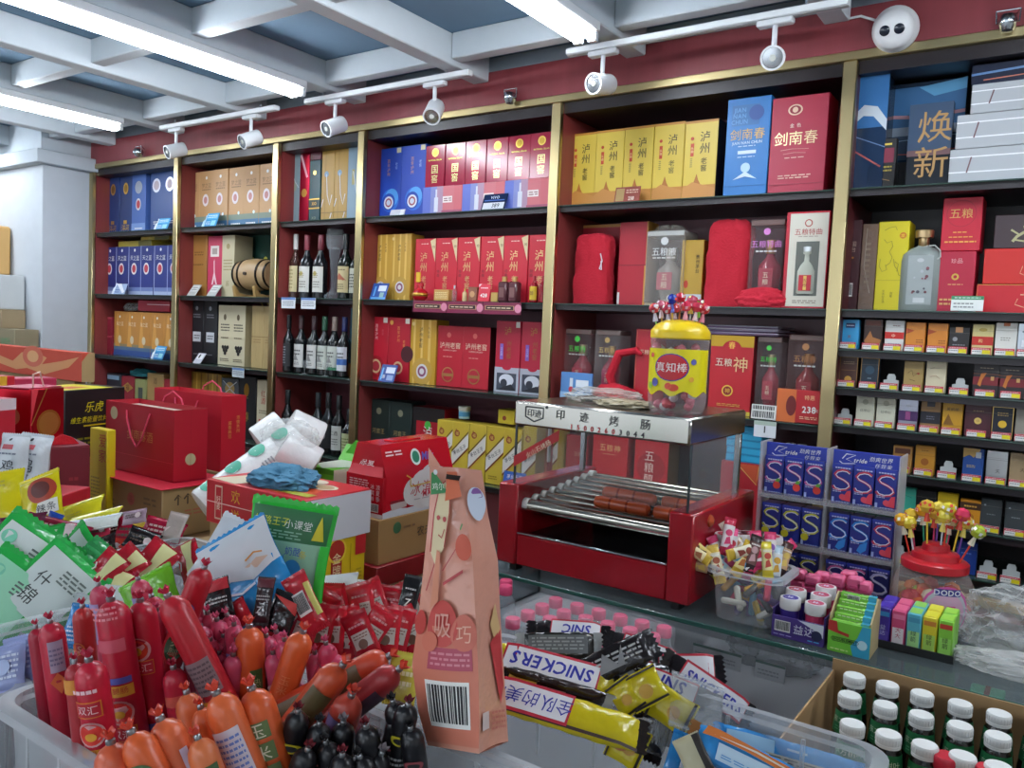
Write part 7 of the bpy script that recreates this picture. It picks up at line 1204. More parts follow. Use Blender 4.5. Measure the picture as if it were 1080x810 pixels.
wbx('cream_box', 12, 234, 0, .42, 'd4a868/card', 'cream and orange box topping the stack by the wall', [('r', 0, 0, 1, .3, 'd8d8d2/print'), ('l', [(.8, .6), (.9, .55), (.98, .62)], .02, '7a5434/print')], zb=rz_[2], b=.012)
m = carton(1.2, .145, 1.199, '9a8860/card'); q = onY(41, 374, YS+.14); thing('cardboard_carton', m, 'tall brown cartons hidden at the foot of the wall stack', 'carton', T((q.x-.6, YS-.005, 0)))

# ================================================================== FOREGROUND: FREEZER TOP WITH TUBS
fz = thing('chest_freezer', None, 'white chest freezer under the front row of plastic tubs', 'freezer', T((-2.15, .0, 0)))
m = MB(); m.box(0, 0, .03, 2.12, 1.10, .96, '8c9094/plastic', .01); part('body', m, fz)
m = MB(); m.box(-.01, -.01, .9605, 2.13, 1.11, 1.0, '7c8084/plastic', .006); part('lid', m, fz)
for x in (.05, 2.0): 
    for y in (.05, 1.0): m = MB(); m.box(x, y, 0, x+.06, y+.06, .0295, '2a2a2c/plastic'); part('foot', m, fz)
ZT = 1.0015; RZ = 1.20
tub(-.895, .375, -.520, .610, ZT, RZ, 'front tub packed with red and orange sausages')
tub(-.965, .640, -.704, .96, ZT, RZ-.02, 'tub of red snack packets behind the sausages')
tub(-1.32, .62, -.975, .885, ZT, RZ, 'tub of red and cream snack bags, far left behind the sausages')
tub(-1.47, .23, -1.09, .60, ZT, RZ, 'tub full of green bordered snack bags at the left')
tub(-1.086, .08, -.930, .44, ZT, RZ-.02, 'narrow tub with blue packets at the lower left corner', tp=.006)
tub(-1.93, .62, -1.34, .90, ZT, RZ-.05, 'rear tub of yellow and dark red snack bags at the left')
tub(-.615, .615, -.125, .878, ZT, RZ, 'tub of chocolate bars in the foreground centre')
SG = {}
def sausage(px, py, d, ang, L_, r_, key, label, items=(), k=.1, group='sausages in the front tub', cap='b83048', clip='9a9c9e/foil', lab=None, name='wrapped_sausage'):
    top = at(px, py, d); a = math.radians(ang); dr = (CR*math.sin(a)-CU*math.cos(a)+CF*k).normalized(); bot = top+dr*L_
    bot.z = max(bot.z, ZT+.025)
    dr = (top-bot).normalized(); L_ = (top-bot).length; M = axis_mat(bot, top)
    m = MB(); kk = .012; prof = [(0, -.002), (r_*.22, 0), (r_*.62, r_*.22), (r_*.9, r_*.6), (r_, r_*1.05), (r_*.99, L_*.5), (r_, L_-r_*1.05), (r_*.9, L_-r_*.6), (r_*.62, L_-r_*.22), (r_*.25, L_), (0, L_+.001)]
    m.lathe(prof, key, 22); W_ = r_*2.2
    fn = lambda p, q, l: ((r_+.0006+l)*math.sin((p-W_/2)/r_), -(r_+.0006+l)*math.cos((p-W_/2)/r_), q+r_*1.0)
    o = thing(name, m, label, 'sausage', M, group)
    m = MB(); m.lathe([(r_*.2, L_-.001), (r_*.26, L_+.001), (r_*.26, L_+.004), (r_*.2, L_+.005)], clip, 12); part('metal_clip', m, o)
    m = MB(); m.grid(lambda u, v: ((r_*.16+r_*.24*v*(1+.3*math.sin(u*2*PI*4)))*math.cos(2*PI*u), (r_*.16+r_*.22*v)*math.sin(2*PI*u), L_+.005+r_*.42*v+.002*math.sin(u*2*PI*5)*v), 20, 3, cap+'/film', closed=True); part('pinched_end', m, o)
    if items: m = MB(); m.print(items, W_, L_-2*r_, fn, curved=True); part('label', m, o)
    return o
HL = [('r', .1, .50, .9, .58, 'cc5868/print'), ('r', .08, .30, .92, .34, '5a5cb0/print'), ('r', .06, .22, .94, .29, 'd89c30/print'), ('t', '火腿肠', .5, .26, .2, 'c02828/print'), ('o', .5, .12, .36, 'd8a0a0/print', 1), ('o', .5, .12, .3, 'd83024/print', 1), ('o', .5, .11, .14, 'e0a030/print', .8), ('r', .14, -.06, .86, .03, 'd8802c/print'), ('r', .17, -.055, .83, .025, 'b82030/print'), ('t', '双汇', .5, -.015, .26, 'f0d0d0/print'), ('x', .2, .7, .8, .8, 3, 'e08890/print')]
def shift(it, dv):
    out = []
    for i in it:
        i = list(i)
        if i[0] in 'rxb': i[2] += dv; i[4] += dv
        elif i[0] == 't': i[3] += dv
        elif i[0] == 'o': i[2] += dv
        out.append(tuple(i))
    return out
LOGO = [('r', .12, .70, .88, .84, 'd8802c/print'), ('r', .16, .71, .84, .83, 'b82030/print'), ('t', '双汇', .5, .77, .28, 'f0d0d0/print'), ('o', .5, .56, .38, 'd8a0a0/print'), ('o', .5, .56, .32, 'd83024/print'), ('o', .5, .54, .15, 'e0a030/print', .8), ('r', .02, .36, .98, .43, 'dc9c28/print'), ('t', '火腿肠', .5, .395, .22, 'b82828/print'), ('r', .04, .30, .96, .34, '5a5cb0/print'), ('x', .2, .9, .8, .97, 1, 'f0c8cc/print')]
SIL = [('r', .55, .78, 1.05, .98, 'a894a8/print'), ('x', .58, .82, 1.0, .94, 4, '7a6a88/print'), ('p', [(.5, .72), (.8, .64), (1.0, .72), (.75, .78)], 'dc6c3c/print')]
BAR = [('r', .1, .42, .9, .66, '8a7478/print'), ('x', .15, .44, .85, .64, 6, '5c4a50/print'), ('r', .0, .28, 1, .38, 'dc9030/print'), ('r', 0, .2, 1, .26, '5a5cb0/print')]
RDK = 'b81c34/plastic'
for a in [(38, 663, .86, 3, .17, .0085, 'a01830/plastic', 'thin dark red sausage at the far left of the front tub', ()),
          (53, 657, .84, 4, .19, .0125, RDK, 'red sausage with silver label near its top, far left', SIL),
          (87, 641, .90, 1, .18, .011, 'b02c2c/plastic', 'red sausage with faint orange print behind the tall one', [('o', .4, .8, .3, 'dc7c3c/print'), ('t', 'S', .5, .8, .4, 'd8a090/print'), ('r', .2, .55, .8, .7, 'c8503c/print')]),
          (117, 634, .83, 5.5, .20, .0165, RDK, 'tallest red sausage with orange flame print, foreground left', shift(HL, .31)),
          (148, 635, .86, 4, .20, .0155, 'bc1e34/plastic', 'red sausage with lion like orange print, right of the tallest', [('o', .45, .82, .38, 'dca0a0/print'), ('o', .45, .82, .3, 'd83c24/print'), ('o', .45, .81, .13, 'e0a030/print'), ('r', .2, .66, .85, .75, 'd8802c/print'), ('r', .22, .665, .83, .745, 'c02434/print'), ('t', '双汇', .52, .705, .27, 'f0d0d0/print'), ('r', .0, .3, 1, .34, '5a5cb0/print'), ('r', 0, .22, 1, .29, 'd89c30/print')]),
          (178, 630, .84, 24, .19, .0155, 'b8202c/plastic', 'red sausage leaning right with a grey label', BAR),
          (79, 700, .76, 2, .12, .0095, 'a82830/plastic', 'short red sausage with orange top band, behind the round headed one', [('r', 0, .84, 1, .98, 'd8903c/print')]),
          (94, 698, .755, 5, .14, .0145, 'c01c34/plastic', 'short red sausage with logo and yellow band, near the tub rim', LOGO),
          (183, 706, .84, 6, .10, .0125, 'bc2038/plastic', 'short red sausage half hidden in the middle of the tub', [('r', .2, .7, .8, .85, 'd86050/print')]),
          (104, 618, .95, 4, .16, .011, 'c44860/plastic', 'pinkish sausage with lilac label behind the tallest', [('r', .0, .6, .6, .95, 'b0a0cc/print')]),
          (146, 612, .95, 12, .15, .011, 'bc3850/plastic', 'red sausage with lilac label behind the lion print one', [('r', .0, .5, .7, .95, 'a8a0d0/print')]),
          (160, 630, .93, 10, .15, .012, 'b83040/plastic', 'red sausage end peeping between the tall ones', ()),
          (215, 600, .90, -22, .16, .0135, 'b4202c/plastic', 'red sausage with dark green label leaning left', [('o', .5, .78, .3, '7a74c0/print', .8), ('o', .5, .78, .24, 'c04858/print', .8), ('o', .6, .42, .34, '3a6a48/print', 1.6), ('t', '火腿', .6, .42, .34, 'b8c8a0/print', 'v')])]: sausage(*a[:8], a[8], k=.12)
ORK = 'd85a2c/plastic'; GRN = [('r', .18, .72+.0, .8, .84, '5c6c3c/print'), ('t', '玉', .5, .78, .4, 'd8d0b8/print'), ('r', .18, .56, .8, .69, '5c6c3c/print'), ('t', '米', .5, .62, .4, 'd8d0b8/print'), ('r', .18, .4, .8, .53, '5c6c3c/print'), ('t', '热', .5, .46, .4, 'd8d0b8/print'), ('r', .18, .24, .8, .37, '5c6c3c/print'), ('t', '狗', .5, .3, .4, 'd8d0b8/print')]
WLB = [('r', .12, .42, .86, .9, 'd8c8d0/print'), ('x', .2, .46, .8, .86, 9, '6a7cc0/print')]
for a in [(263, 662, .88, 0, .16, .0155, ORK, 'upright orange sausage with small green label, centre', [('r', .62, .5, 1.0, .8, '3c6434/print'), ('t', '热狗', .8, .65, .28, 'b8c890/print', 'v')], .1),
          (319, 668, .87, -19, .17, .0145, 'dc6030/plastic', 'orange sausage tilted left with pale barcode label', [('r', .1, .2, .9, .55, 'd8b0a8/print'), ('x', .2, .24, .8, .5, 5, '5c64b0/print'), ('t', '玉米', .5, .72, .34, 'e88c60/print', 'v')], .1),
          (229, 733, .72, 22, .15, .0155, 'e06838/plastic', 'orange sausage with long blue lettered label, foreground', WLB, .05),
          (266, 728, .74, 16, .16, .0165, 'd85a28/plastic', 'orange sausage with green and white corn label, foreground', shift(GRN, .1), .05),
          (197, 732, .78, 10, .14, .0125, 'd8683c/plastic', 'orange sausage with lilac foot behind the lettered one', [('r', .1, .2, .9, .6, 'c8a8b0/print')], .05),
          (212, 748, .75, 14, .14, .011, 'dc6434/plastic', 'slim orange sausage left of the lettered one', [('r', .1, .3, .9, .6, 'd0a8a8/print')], .05),
          (170, 760, .70, 22, .13, .0155, 'e0683c/plastic', 'orange sausage with white and green squares, lower left', GRN[2:]+[('r', .82, .2, 1, .9, 'd0c8e0/print')], .03),
          (140, 774, .68, 26, .12, .0145, 'dc6030/plastic', 'orange sausage with green oval label, lower left corner', [('o', .4, .8, .4, '4c6c40/print', .9), ('t', '热', .4, .8, .36, 'b8c8a0/print')], .03),
          (117, 785, .68, 8, .10, .0155, 'd8603c/plastic', 'plain orange sausage end at the bottom of the tub', (), .03),
          (209, 780, .69, 18, .10, .0125, 'e07848/plastic', 'orange sausage with dark green edge at the bottom', [('r', .6, .2, 1, .9, '3c5c34/print')], .03),
          (360, 703, .80, -38, .15, .0155, 'c8502c/plastic', 'slanting orange sausage with brown corn label', [('r', .15, .1, .85, .92, '5c5434/print'), ('t', '玉米热狗', .5, .5, .36, 'a89a70/print', 'v')], .05),
          (408, 693, .86, -62, .15, .0145, 'c8482c/plastic', 'flatter slanting orange sausage at the back right', [('r', .15, .1, .85, .88, '6a5a3c/print'), ('t', '玉米热狗', .5, .5, .36, 'b0a080/print', 'v')], .05),
          (419, 707, .83, -52, .13, .0145, 'a83034/plastic', 'dark red sausage under the flatter orange one', [('r', .5, .2, 1, .9, '4a3c4c/print')], .05),
          (370, 735, .77, -20, .09, .015, 'b84030/plastic', 'stubby orange end with lilac label in the centre', [('r', 0, .3, .6, .95, '7a6c9c/print')], .3)]: sausage(*a[:8], a[8], k=a[9], cap='d84c38')
rn = random.Random(12)
for k, (px, py) in enumerate([(165, 645), (205, 640), (219, 648), (212, 662), (229, 655), (240, 650), (247, 660), (222, 676), (236, 672), (250, 676), (216, 690), (231, 690), (246, 692), (281, 672), (292, 668), (300, 676), (288, 690), (332, 690), (344, 680), (352, 692), (340, 704), (205, 672)]):
    c = rn.choice(['c43c5c', 'cc4868', 'b83450', 'c85070']); sausage(px, py, .91-.0008*(py-640)+.01*(k % 3), rn.uniform(-10, 14), .11, .0105, c+'/plastic', 'small pink sausage %s in the middle of the tub' % ['at the left', 'highest', 'upper left', 'left of centre', 'upper centre', 'upper right', 'right of it', 'mid left', 'mid centre', 'mid right', 'lower left', 'lower centre', 'lower right', 'left of the orange one', 'behind the orange one', 'between the orange ones', 'below the orange pair', 'far right', 'rear right', 'last at right', 'front right', 'beside the leaning red one'][k], rn.choice([[('r', .2, .5, .8, .8, '8a84c0/print')], [('o', .5, .6, .35, '4c7c58/print')], [('o', .4, .7, .3, 'e8b8c0/print')]]), k=.25, group='small pink sausages', clip='8a8c8c/foil', cap='d05878')
for k, (px, py) in enumerate([(314, 752), (337, 765), (362, 764), (386, 768), (415, 742), (421, 758), (361, 798), (380, 800), (402, 796), (324, 792), (344, 785), (396, 782), (430, 745), (433, 770)]):
    sausage(px, py, .745+.008*(k % 3)-.0005*(py-740), rn.uniform(-22, 22), .12, .0112, '17161a/plastic', 'black wrapped sausage %s at the right of the tub' % ['far left', 'left', 'left of centre', 'centre', 'rear', 'beside the rear one', 'front centre', 'front right of centre', 'front right', 'front left', 'mid left', 'mid right', 'rear right', 'far right'][k], [('o', .5, .8, .36, ['c8b82c', '9a4a50', 'b84a3c', 'c0a0a4'][k % 4]+'/print', .6), ('o', .5, .8, .22, '2a2a2c/print', .6), ('x', .2, .5, .8, .62, 2, 'a8a8a8/print')], k=.35, group='black sausages', cap=['7a2c34', '2c2a2c', '8a8084'][k % 3])
# ---- snack bags
def bag(px, py, d, wpx, hpx, rot, key, label, items=(), seed=1, pitch=-25, yaw=0, t_=None, seal=True, cat='snack bag', name='snack_bag', group=None, wr=.6, back=None):
    w_ = wpx*d/FPX; h_ = hpx*d/FPX; M = view_mat(at(px, py, d), rot, pitch, yaw) @ T((0, 0, -h_/2))
    return thing(name, pouch(w_, h_, t_ or min(w_, h_)*.14, key, items, seed, wr, seal=(key if seal else None), back=back, n=14), label, cat, M, group)
GB = [('r', .09, .1, .91, .9, 'dbe2dc/print'), ('t', '什锦', .52, .42, .24, '2c3430/print', 'v'), ('o', .22, .76, .1, '7ccca8/print', .8), ('x', .55, .62, .85, .8, 4, '5c6860/print'), ('l', [(.62, .2), (.55, .3), (.6, .4)], .02, '2c3430/print'), ('o', .3, .26, .09, '3a403c/print'), ('o', .3, .26, .07, 'dbe2dc/print')]
GK = '2eb04c/film'
bag(0, 634, 1.15, 80, 92, 36, GK, 'green bordered bag in the lower left corner of the tub', [('r', .09, .1, .91, .9, '9cdcb4/print')]+GB[2:4], 3)
bag(14, 604, 1.19, 92, 104, 34, GK, 'largest green bordered white bag at the left edge', GB, 4)
bag(54, 622, 1.17, 78, 84, 42, GK, 'second green bordered bag, overlapping the largest one', [('r', .09, .1, .91, .9, 'd3dcd6/print'), ('t', '什锦', .35, .42, .24, '2c3430/print', 'v', 0), ('x', .5, .6, .85, .8, 4, '6c7870/print')], 5)
for k in range(4): bag(70+7*k, 626-6*k, 1.20+.02*k, 46, 70, 38, '3fa860/film', 'green bag edge in the fanned row, %s of four' % ['front', 'second', 'third', 'rear'][k], [('r', .1, .1, .9, .9, ['b4d8c0', 'a0ccb0', 'b8dcc4', '94c4a4'][k]+'/print')], 6+k, group='fanned green bags')
bag(90, 600, 1.30, 60, 86, -52, GK, 'green bordered bag leaning the other way at the right', [('r', .08, .08, .92, .92, 'c8d6cc/print'), ('o', .7, .6, .12, '9cc8a8/print'), ('o', .6, .28, .1, '5a605c/print'), ('o', .6, .28, .08, 'c8d6cc/print')], 11)
bag(38, 578, 1.24, 60, 40, -12, '3ab054/film', 'green edged pack with red corner behind the green bags', [('r', .08, .1, .92, .86, 'd8dccc/print'), ('r', .2, .1, .8, .45, 'c83c2c/print')], 12)
bag(62, 598, 1.20, 40, 55, -34, '2c8c44/film', 'dark green opened bag corner between the green bags', [('r', .2, .3, .9, .8, '4a5c30/print'), ('r', .3, .4, .8, .5, '9a9c5c/print')], 13)
bag(80, 660, .98, 22, 42, 8, '2c80c0/film', 'small blue packet standing behind the far left sausages', [('x', .2, .1, .9, .5, 4, 'c8d8e8/print')], 14)
for k in range(2): bag(8+14*k, 705-10*k, .93+.02*k, 40, 46, -14, '9aa4d0/film', ['front', 'rear'][k]+' lilac blue packet in the lower left tub', [('x', .1, .2, .9, .8, 5, 'd4dcf0/print'), ('o', .5, .5, .2, 'b0c0e4/print')], 15+k)
# yellow bags
YK = 'dccb18/film'; YI = [('o', .62, .64, .34, 'a8381c/print', .9), ('o', .6, .66, .22, '5c1c14/print', .9), ('p', [(.45, .1), (.95, .14), (.95, .42), (.5, .4)], 'e8e4dc/print'), ('t', '辣条', .7, .27, .22, '2a2420/print'), ('l', [(.1, .9), (.5, .88), (.9, .92)], .02, 'f0e890/print')]
bag(4, 528, 1.62, 40, 62, -10, YK, 'yellow snack bag cut by the left edge', [('x', .1, .7, .6, .85, 2, 'b8a81c/print'), ('o', .3, .3, .2, 'e8b088/print')], 21)
bag(44, 528, 1.56, 46, 56, -22, YK, 'yellow snack bag with dark red food picture', YI, 22)
bag(24, 536, 1.66, 28, 30, 10, 'c8c028/film', 'small yellow bag between the two larger yellow ones', (), 23)
bag(86, 540, 1.60, 46, 30, -18, 'e0d420/film', 'crumpled yellow bag lying right of the pictured one', [('x', .2, .2, .6, .4, 2, 'c0b020/print')], 24, pitch=-45)
bag(98, 547, 1.54, 60, 18, -14, 'd0c824/film', 'long yellow bag edge lying on white packs', (), 25, pitch=-55)
bag(94, 553, 1.52, 66, 18, -10, 'd8dcd4/film', 'white pack edge under the long yellow bag', (), 26, pitch=-55)
bag(56, 549, 1.50, 16, 16, 20, '2448a0/film', 'small deep blue packet between yellow bags', (), 27)
for k, (px, w_) in enumerate(((14, 30), (34, 34))):
    bag(px, 492, 1.95+.04*k, w_, 64, 4+3*k, 'd4d8dc/film', ['left', 'right'][k]+' white snack bag with large black characters standing behind the yellow bags', [('t', '鸡爪', .5, .4, .46, '2c3038/print', 'v', -6), ('r', .3, .78, .7, .86, 'c05860/print'), ('x', .2, .68, .8, .74, 1, '7a8090/print'), ('o', .5, .94, .05, '1c1c20/print')], 28+k, pitch=-6, t_=.03)
    q = at(px, 524, 1.98)
thing('cardboard_carton', carton(.34, .22, 1.12-ZT, 'a3875c/card'), 'brown carton hidden under the white snack bags', 'carton', T((at(26, 520, 2.0).x, min(at(26, 520, 2.0).y, .84), ZT)) if False else T((-2.30, 1.14, TZ)))
# dark red and brown wrappers
DK = [(18, 552, 62, 16, -8, '5c1c34', 'dark plum wrapper with white glare, left'), (60, 558, 70, 20, 14, '8c1c34', 'long maroon wrapper slanting down, left'), (14, 566, 50, 14, 6, '6a1424', 'maroon wrapper under the plum one at far left'), (92, 566, 34, 22, 12, 'b8203c', 'bright crimson box shaped packet in the red heap'), (108, 578, 30, 24, -20, '2a1c1c', 'near black crumpled wrapper in the red heap'), (118, 576, 28, 18, 8, 'c8382c', 'orange red wrapper in the red heap'), (136, 563, 30, 34, 4, 'b01c3c', 'crimson upright packet in the red heap'), (128, 556, 30, 18, -14, '3a2428', 'dark brown wrapper behind the crimson packet'), (150, 570, 34, 22, 20, '1c1618', 'black glossy wrapper right of the crimson packet'), (172, 560, 44, 24, 14, 'a81838', 'flat crimson wrapper at the right end of the heap'), (154, 552, 24, 9, 14, 'd8b030', 'yellow label strip on the red heap'), (86, 583, 26, 14, 18, 'c02c4c', 'crimson wrapper corner behind the green bags'), (142, 545, 26, 14, -10, 'a88a98', 'pale lilac film end at the top of the heap'), (184, 556, 20, 30, 12, 'b8a8a0', 'clear film corner at the right of the heap'), (104, 560, 26, 20, -6, 'c0304c', 'crimson wrapper left of the crimson upright packet'), (160, 578, 30, 16, 4, '7c1c30', 'maroon wrapper at the front of the heap')]
for k, (px, py, w_, h_, rot, c, l) in enumerate(DK):
    bag(px, py, 1.46+.03*(k % 4), w_, h_, rot, c+'/film', l, [('x', .15, .3, .85, .7, 2, ('d8b0b0' if k % 2 else '5a4a40')+'/print'), ('o', .7, .5, .12, 'e0c8c8/print')] if w_ > 20 and h_ > 12 else (), 40+k, pitch=-30, name='wrapped_snack')
# tub of cream/red bags + green bag
for k, (px, py, w_, h_, rot, l) in enumerate(((108, 604, 30, 46, 40, 'leftmost'), (128, 600, 34, 46, 46, 'second'), (160, 596, 36, 48, 36, 'third'), (120, 622, 40, 40, 20, 'lower left'), (200, 592, 26, 40, -28, 'rightmost, near the far rim'), (150, 612, 36, 34, 60, 'lower middle'))):
    bag(px, py, 1.20+.03*(k % 3) if k != 4 else 1.38, w_, h_, rot, 'b81c2c/film', 'red snack bag with pale yellow stripe, %s' % l, [('p', [(.3, 0), (.75, 0), (.7, .5), (.85, 1), (.35, 1), (.45, .5)], 'e0d898/print'), ('l', [(.1, .3), (.2, .5), (.1, .6)], .06, 'f0e0e0/print')], 60+k, group='red and cream snack bags')
bag(160, 632, 1.06, 62, 52, -28, '74bc28/film', 'plain bright green snack bag behind the red sausages', [('o', .5, .6, .03, 'd8e8c0/print')], 70, pitch=-20)
bag(125, 640, 1.08, 40, 40, 6, 'd4d8d4/film', 'pale white pouch beside the green bag', (), 71)
# white and blue bag, green cheese snack bag
bag(262, 606, 1.02, 84, 96, -30, '2a90d0/film', 'large white and blue snack bag leaning behind the sausages', [('p', [(0, .42), (.3, .5), (.6, .4), (1, .5), (1, 1), (0, 1)], 'd0d4d8/print'), ('p', [(.55, .56), (.75, .6), (.9, .56), (.7, .5)], 'd8b8a0/print'), ('l', [(.2, .38), (.4, .32), (.6, .36)], .03, 'e4ecf4/print'), ('l', [(.6, .62), (.75, .66), (.85, .63)], .02, 'd89040/print')], 80, pitch=-14, wr=1.7)
bag(244, 586, 1.06, 60, 70, 28, 'd4d6d8/film', 'white peaked top of the snack bag beside the green pouch', (), 81, pitch=-14, wr=1.6)
gi = [('r', .10, .04, .98, .66, '9ccfa8/print'), ('r', .04, .66, .96, .96, '1c6a34/print'), ('t', '奶酪王子', .28, .83, .105, 'd8dc30/print'), ('t', '小课堂', .6, .82, .11, 'e8eee0/print'), ('x', .08, .68, .66, .76, 3, '8ac098/print'), ('p', [(.78, .70), (.92, .70), (.88, .84), (.85, .93), (.82, .84)], 'dcd028/print'), ('t', '奶酪', .6, .58, .1, '3c5cb0/print'), ('t', '条', .72, .56, .1, 'd8c83c/print'), ('o', .62, .38, .12, '3c9cd0/print', 1.3), ('p', [(.4, .06), (.55, .1), (.5, .55), (.42, .4)], '3c9cd0/print'), ('o', .6, .14, .06, 'c8b030/print', 1.5), ('r', .90, .0, 1, .66, '34c03c/print')]
bag(302, 588, 1.08, 92, 112, 9, '30b83c/film', 'green pouch with dark green header and yellow lettering', gi, 82, pitch=-6, t_=.012, wr=.35)
NB = [(230, 632, 30, 40, -18, '1c1a1c', 'black noodle packet with red top, leaning left', [('r', 0, .7, 1, 1, 'c02430/print'), ('x', .1, .35, .9, .55, 2, 'c8ccc8/print')]), (248, 650, 34, 26, -35, 'b81c28', 'red packet corner under the black one', ()), (278, 634, 18, 46, 4, '2c1c20', 'narrow dark packet with white lettering', [('r', 0, .8, 1, 1, '5c1c28/print'), ('x', .1, .5, .9, .64, 2, 'b8bcb8/print'), ('t', 'Z', .4, .3, .5, 'd8dcd8/print')]), (298, 646, 30, 40, 18, '181618', 'black packet under the green pouch', [('p', [(0, .9), (1, .8), (1, .5)], 'c8403c/print')]), (322, 636, 28, 62, -32, 'c02430', 'red packet with barcode leaning left', [('b', .15, .3, .7, .7), ('r', .8, .2, 1, .8, 'c8c060/print')]), (306, 640, 34, 24, -50, 'd8d4d4', 'white and red packet corner beside the barcode packet', [('o', .5, .5, .3, 'b82c34/print')]), (285, 655, 30, 28, 12, 'a01c28', 'dark red packet behind the orange sausage', ())]
for k, (px, py, w_, h_, rot, c, l, it) in enumerate(NB): bag(px, py, .955+.006*k, w_, h_, rot, c+'/film', l, it, 90+k, pitch=-18, name='noodle_packet')
rn = random.Random(77)
RPI = [('r', .15, .25, .85, .6, 'd0c8bc/print'), ('x', .22, .45, .8, .57, 2, '8a6a5c/print'), ('o', .5, .33, .18, '6a4a34/print'), ('x', .2, .7, .8, .8, 1, 'e8a0a0/print')]
for k in range(20):
    px = 322+ (k % 10)*12.5+rn.uniform(-3, 3); py = 640+(k//10)*26+rn.uniform(-5, 5); d = 1.12-.10*(k//10)+.008*(k % 5)
    bag(px, py, d, 29, 48, rn.uniform(-30, 34), rn.choice(['c81c2c', 'd02030', 'b81828'])+'/film', 'small red chilli snack packet, %s in the %s row behind the slanting sausages' % (['first', 'second', 'third', 'fourth', 'fifth', 'sixth', 'seventh', 'eighth', 'ninth', 'last'][k % 10], 'rear' if k < 10 else 'front'), RPI, 120+k, pitch=-12, group='red chilli packets', name='chilli_packet')
bag(432, 628, 1.12, 20, 40, 12, '1a181a/film', 'black packet with white letter beside the orange pouch', [('t', 'Z', .5, .3, .5, WHT), ('x', .2, .6, .8, .7, 1, 'c8c8c8/print')], 150)
bag(352, 616, 1.20, 52, 20, -6, 'd8dcda/film', 'white plastic film behind the red chilli packets', (), 151, pitch=-40)
bag(425, 716, .86, 34, 50, 10, 'd0c850/film', 'pale yellow packet behind the black sausages', [('x', .2, .3, .8, .7, 2, 'ece8b8/print')], 152)
# ---- orange stand-up pouch
rowsP = [(786, 795, 782, 451, 505, 536), (750, 757, 748, 441, 505.5, 534), (702, 708, 700, 434.5, 504.5, 531), (654, 660, 654, 441, 502, 528), (590, 592, 590, 447.5, 498.5, 525), (546, 548, 542, 452, 493, 514.5), (516, 515, 514, 454, 487, 511), (492, 493, 496, 453, 482, 508)]
dsL, dsC, dsR, dsB = [.78]*8, [.735, .737, .74, .745, .755, .768, .776, .78], [.79, .79, .79, .79, .788, .785, .782, .78], [.83, .83, .828, .82, .81, .795, .787, .783]
def ip(t, v): v = max(0, min(1, v))*7; i = min(6, int(v)); f = v-i; return t[i]*(1-f)+t[i+1]*f
col = lambda j: [r[j] for r in rowsP]
def pk(u, v, l=0):      # u 0..1 front, 1..2 right gusset
    L_ = at(ip(col(3), v), ip(col(0), v), ip(dsL, v)-l); C_ = at(ip(col(4), v), ip(col(1), v), ip(dsC, v)-l); R_ = at(ip(col(5), v), ip(col(2), v), ip(dsR, v)-l)
    if u <= 1: p = L_.lerp(C_, u); p -= CF*(.006*math.sin(PI*u)*math.sin(PI*min(1, v*1.1)))
    else: p = C_.lerp(R_, u-1); p += CF*(.005*math.sin(PI*(u-1))*(1-v))
    return p
O0 = at(490, 788, .78); m = MB()
m.grid(lambda u, v: pk(u*2, v)-O0, 24, 42, 'e09e88/film')
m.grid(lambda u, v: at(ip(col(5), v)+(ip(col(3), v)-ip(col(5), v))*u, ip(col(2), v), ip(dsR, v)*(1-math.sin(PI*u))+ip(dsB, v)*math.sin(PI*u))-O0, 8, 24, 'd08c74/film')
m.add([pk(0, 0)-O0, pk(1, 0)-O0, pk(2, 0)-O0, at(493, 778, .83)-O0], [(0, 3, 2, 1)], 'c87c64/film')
pc = thing('standing_pouch', m, 'tall peach orange stand-up pouch with barcode, standing among the tubs', 'pouch', T(O0))
m = MB(); m.print([('r', .0, .02, 1, .42, 'd47c64/print'), ('b', .18, .09, .86, .25), ('r', .24, .285, .92, .355, 'b84c60/print'), ('x', .28, .295, .88, .345, 3, 'd88a94/print'), ('o', .44, .42, .26, 'c84840/print', 1.0), ('o', .80, .40, .22, 'd06c58/print', 1.0), ('t', '吸', .45, .42, .30, 'e0a090/print'), ('t', '巧', .80, .40, .26, 'ecb8a0/print'), ('o', .24, .37, .13, 'd4745c/print'), ('o', .05, .42, .1, 'c04038/print', 1.4), ('l', [(.1, .50), (.22, .56), (.3, .66)], .02, 'b83c3c/print'), ('l', [(.42, .52), (.8, .55)], .03, 'b8383c/print'), ('l', [(.4, .55), (.7, .62)], .015, 'b8383c/print'), ('p', [(.12, .60), (.25, .56), (.42, .62), (.55, .74), (.62, .86), (.5, .9), (.3, .86), (.14, .74)], 'e0cca0/print'), ('l', [(.12, .60), (.14, .74), (.3, .87), (.52, .91)], .03, 'b83c3c/print'), ('l', [(.42, .62), (.55, .74), (.66, .88)], .02, 'b83c3c/print'), ('o', .26, .72, .045, 'b83c3c/print'), ('o', .42, .715, .045, 'b83c3c/print'), ('l', [(.28, .66), (.36, .65), (.42, .68)], .02, 'b83c3c/print'), ('p', [(.2, .46), (.34, .48), (.34, .6), (.26, .61)], 'd88c6c/print'), ('o', .84, .62, .17, 'd0583c/print', 1.1), ('l', [(.8, .68), (.86, .7)], .03, '4a7a3c/print'), ('p', [(.02, .83), (.55, .84), (.38, .90), (.16, .97), (.06, .96)], '2c8040/print'), ('t', '鸡尔', .26, .875, .2, 'e4ead8/print'), ('o', .2, .965, .07, 'e4e8e8/print'), ('p', [(.45, .80), (.95, .82), (.95, .97), (.6, .97)], 'd8683c/print')], .066, .27, lambda a, b, l: pk(a/.066, b/.27, l+.0006)-O0, base=.0022, curved=True); part('front_print', m, pc, 'red and green printed front with barcode')
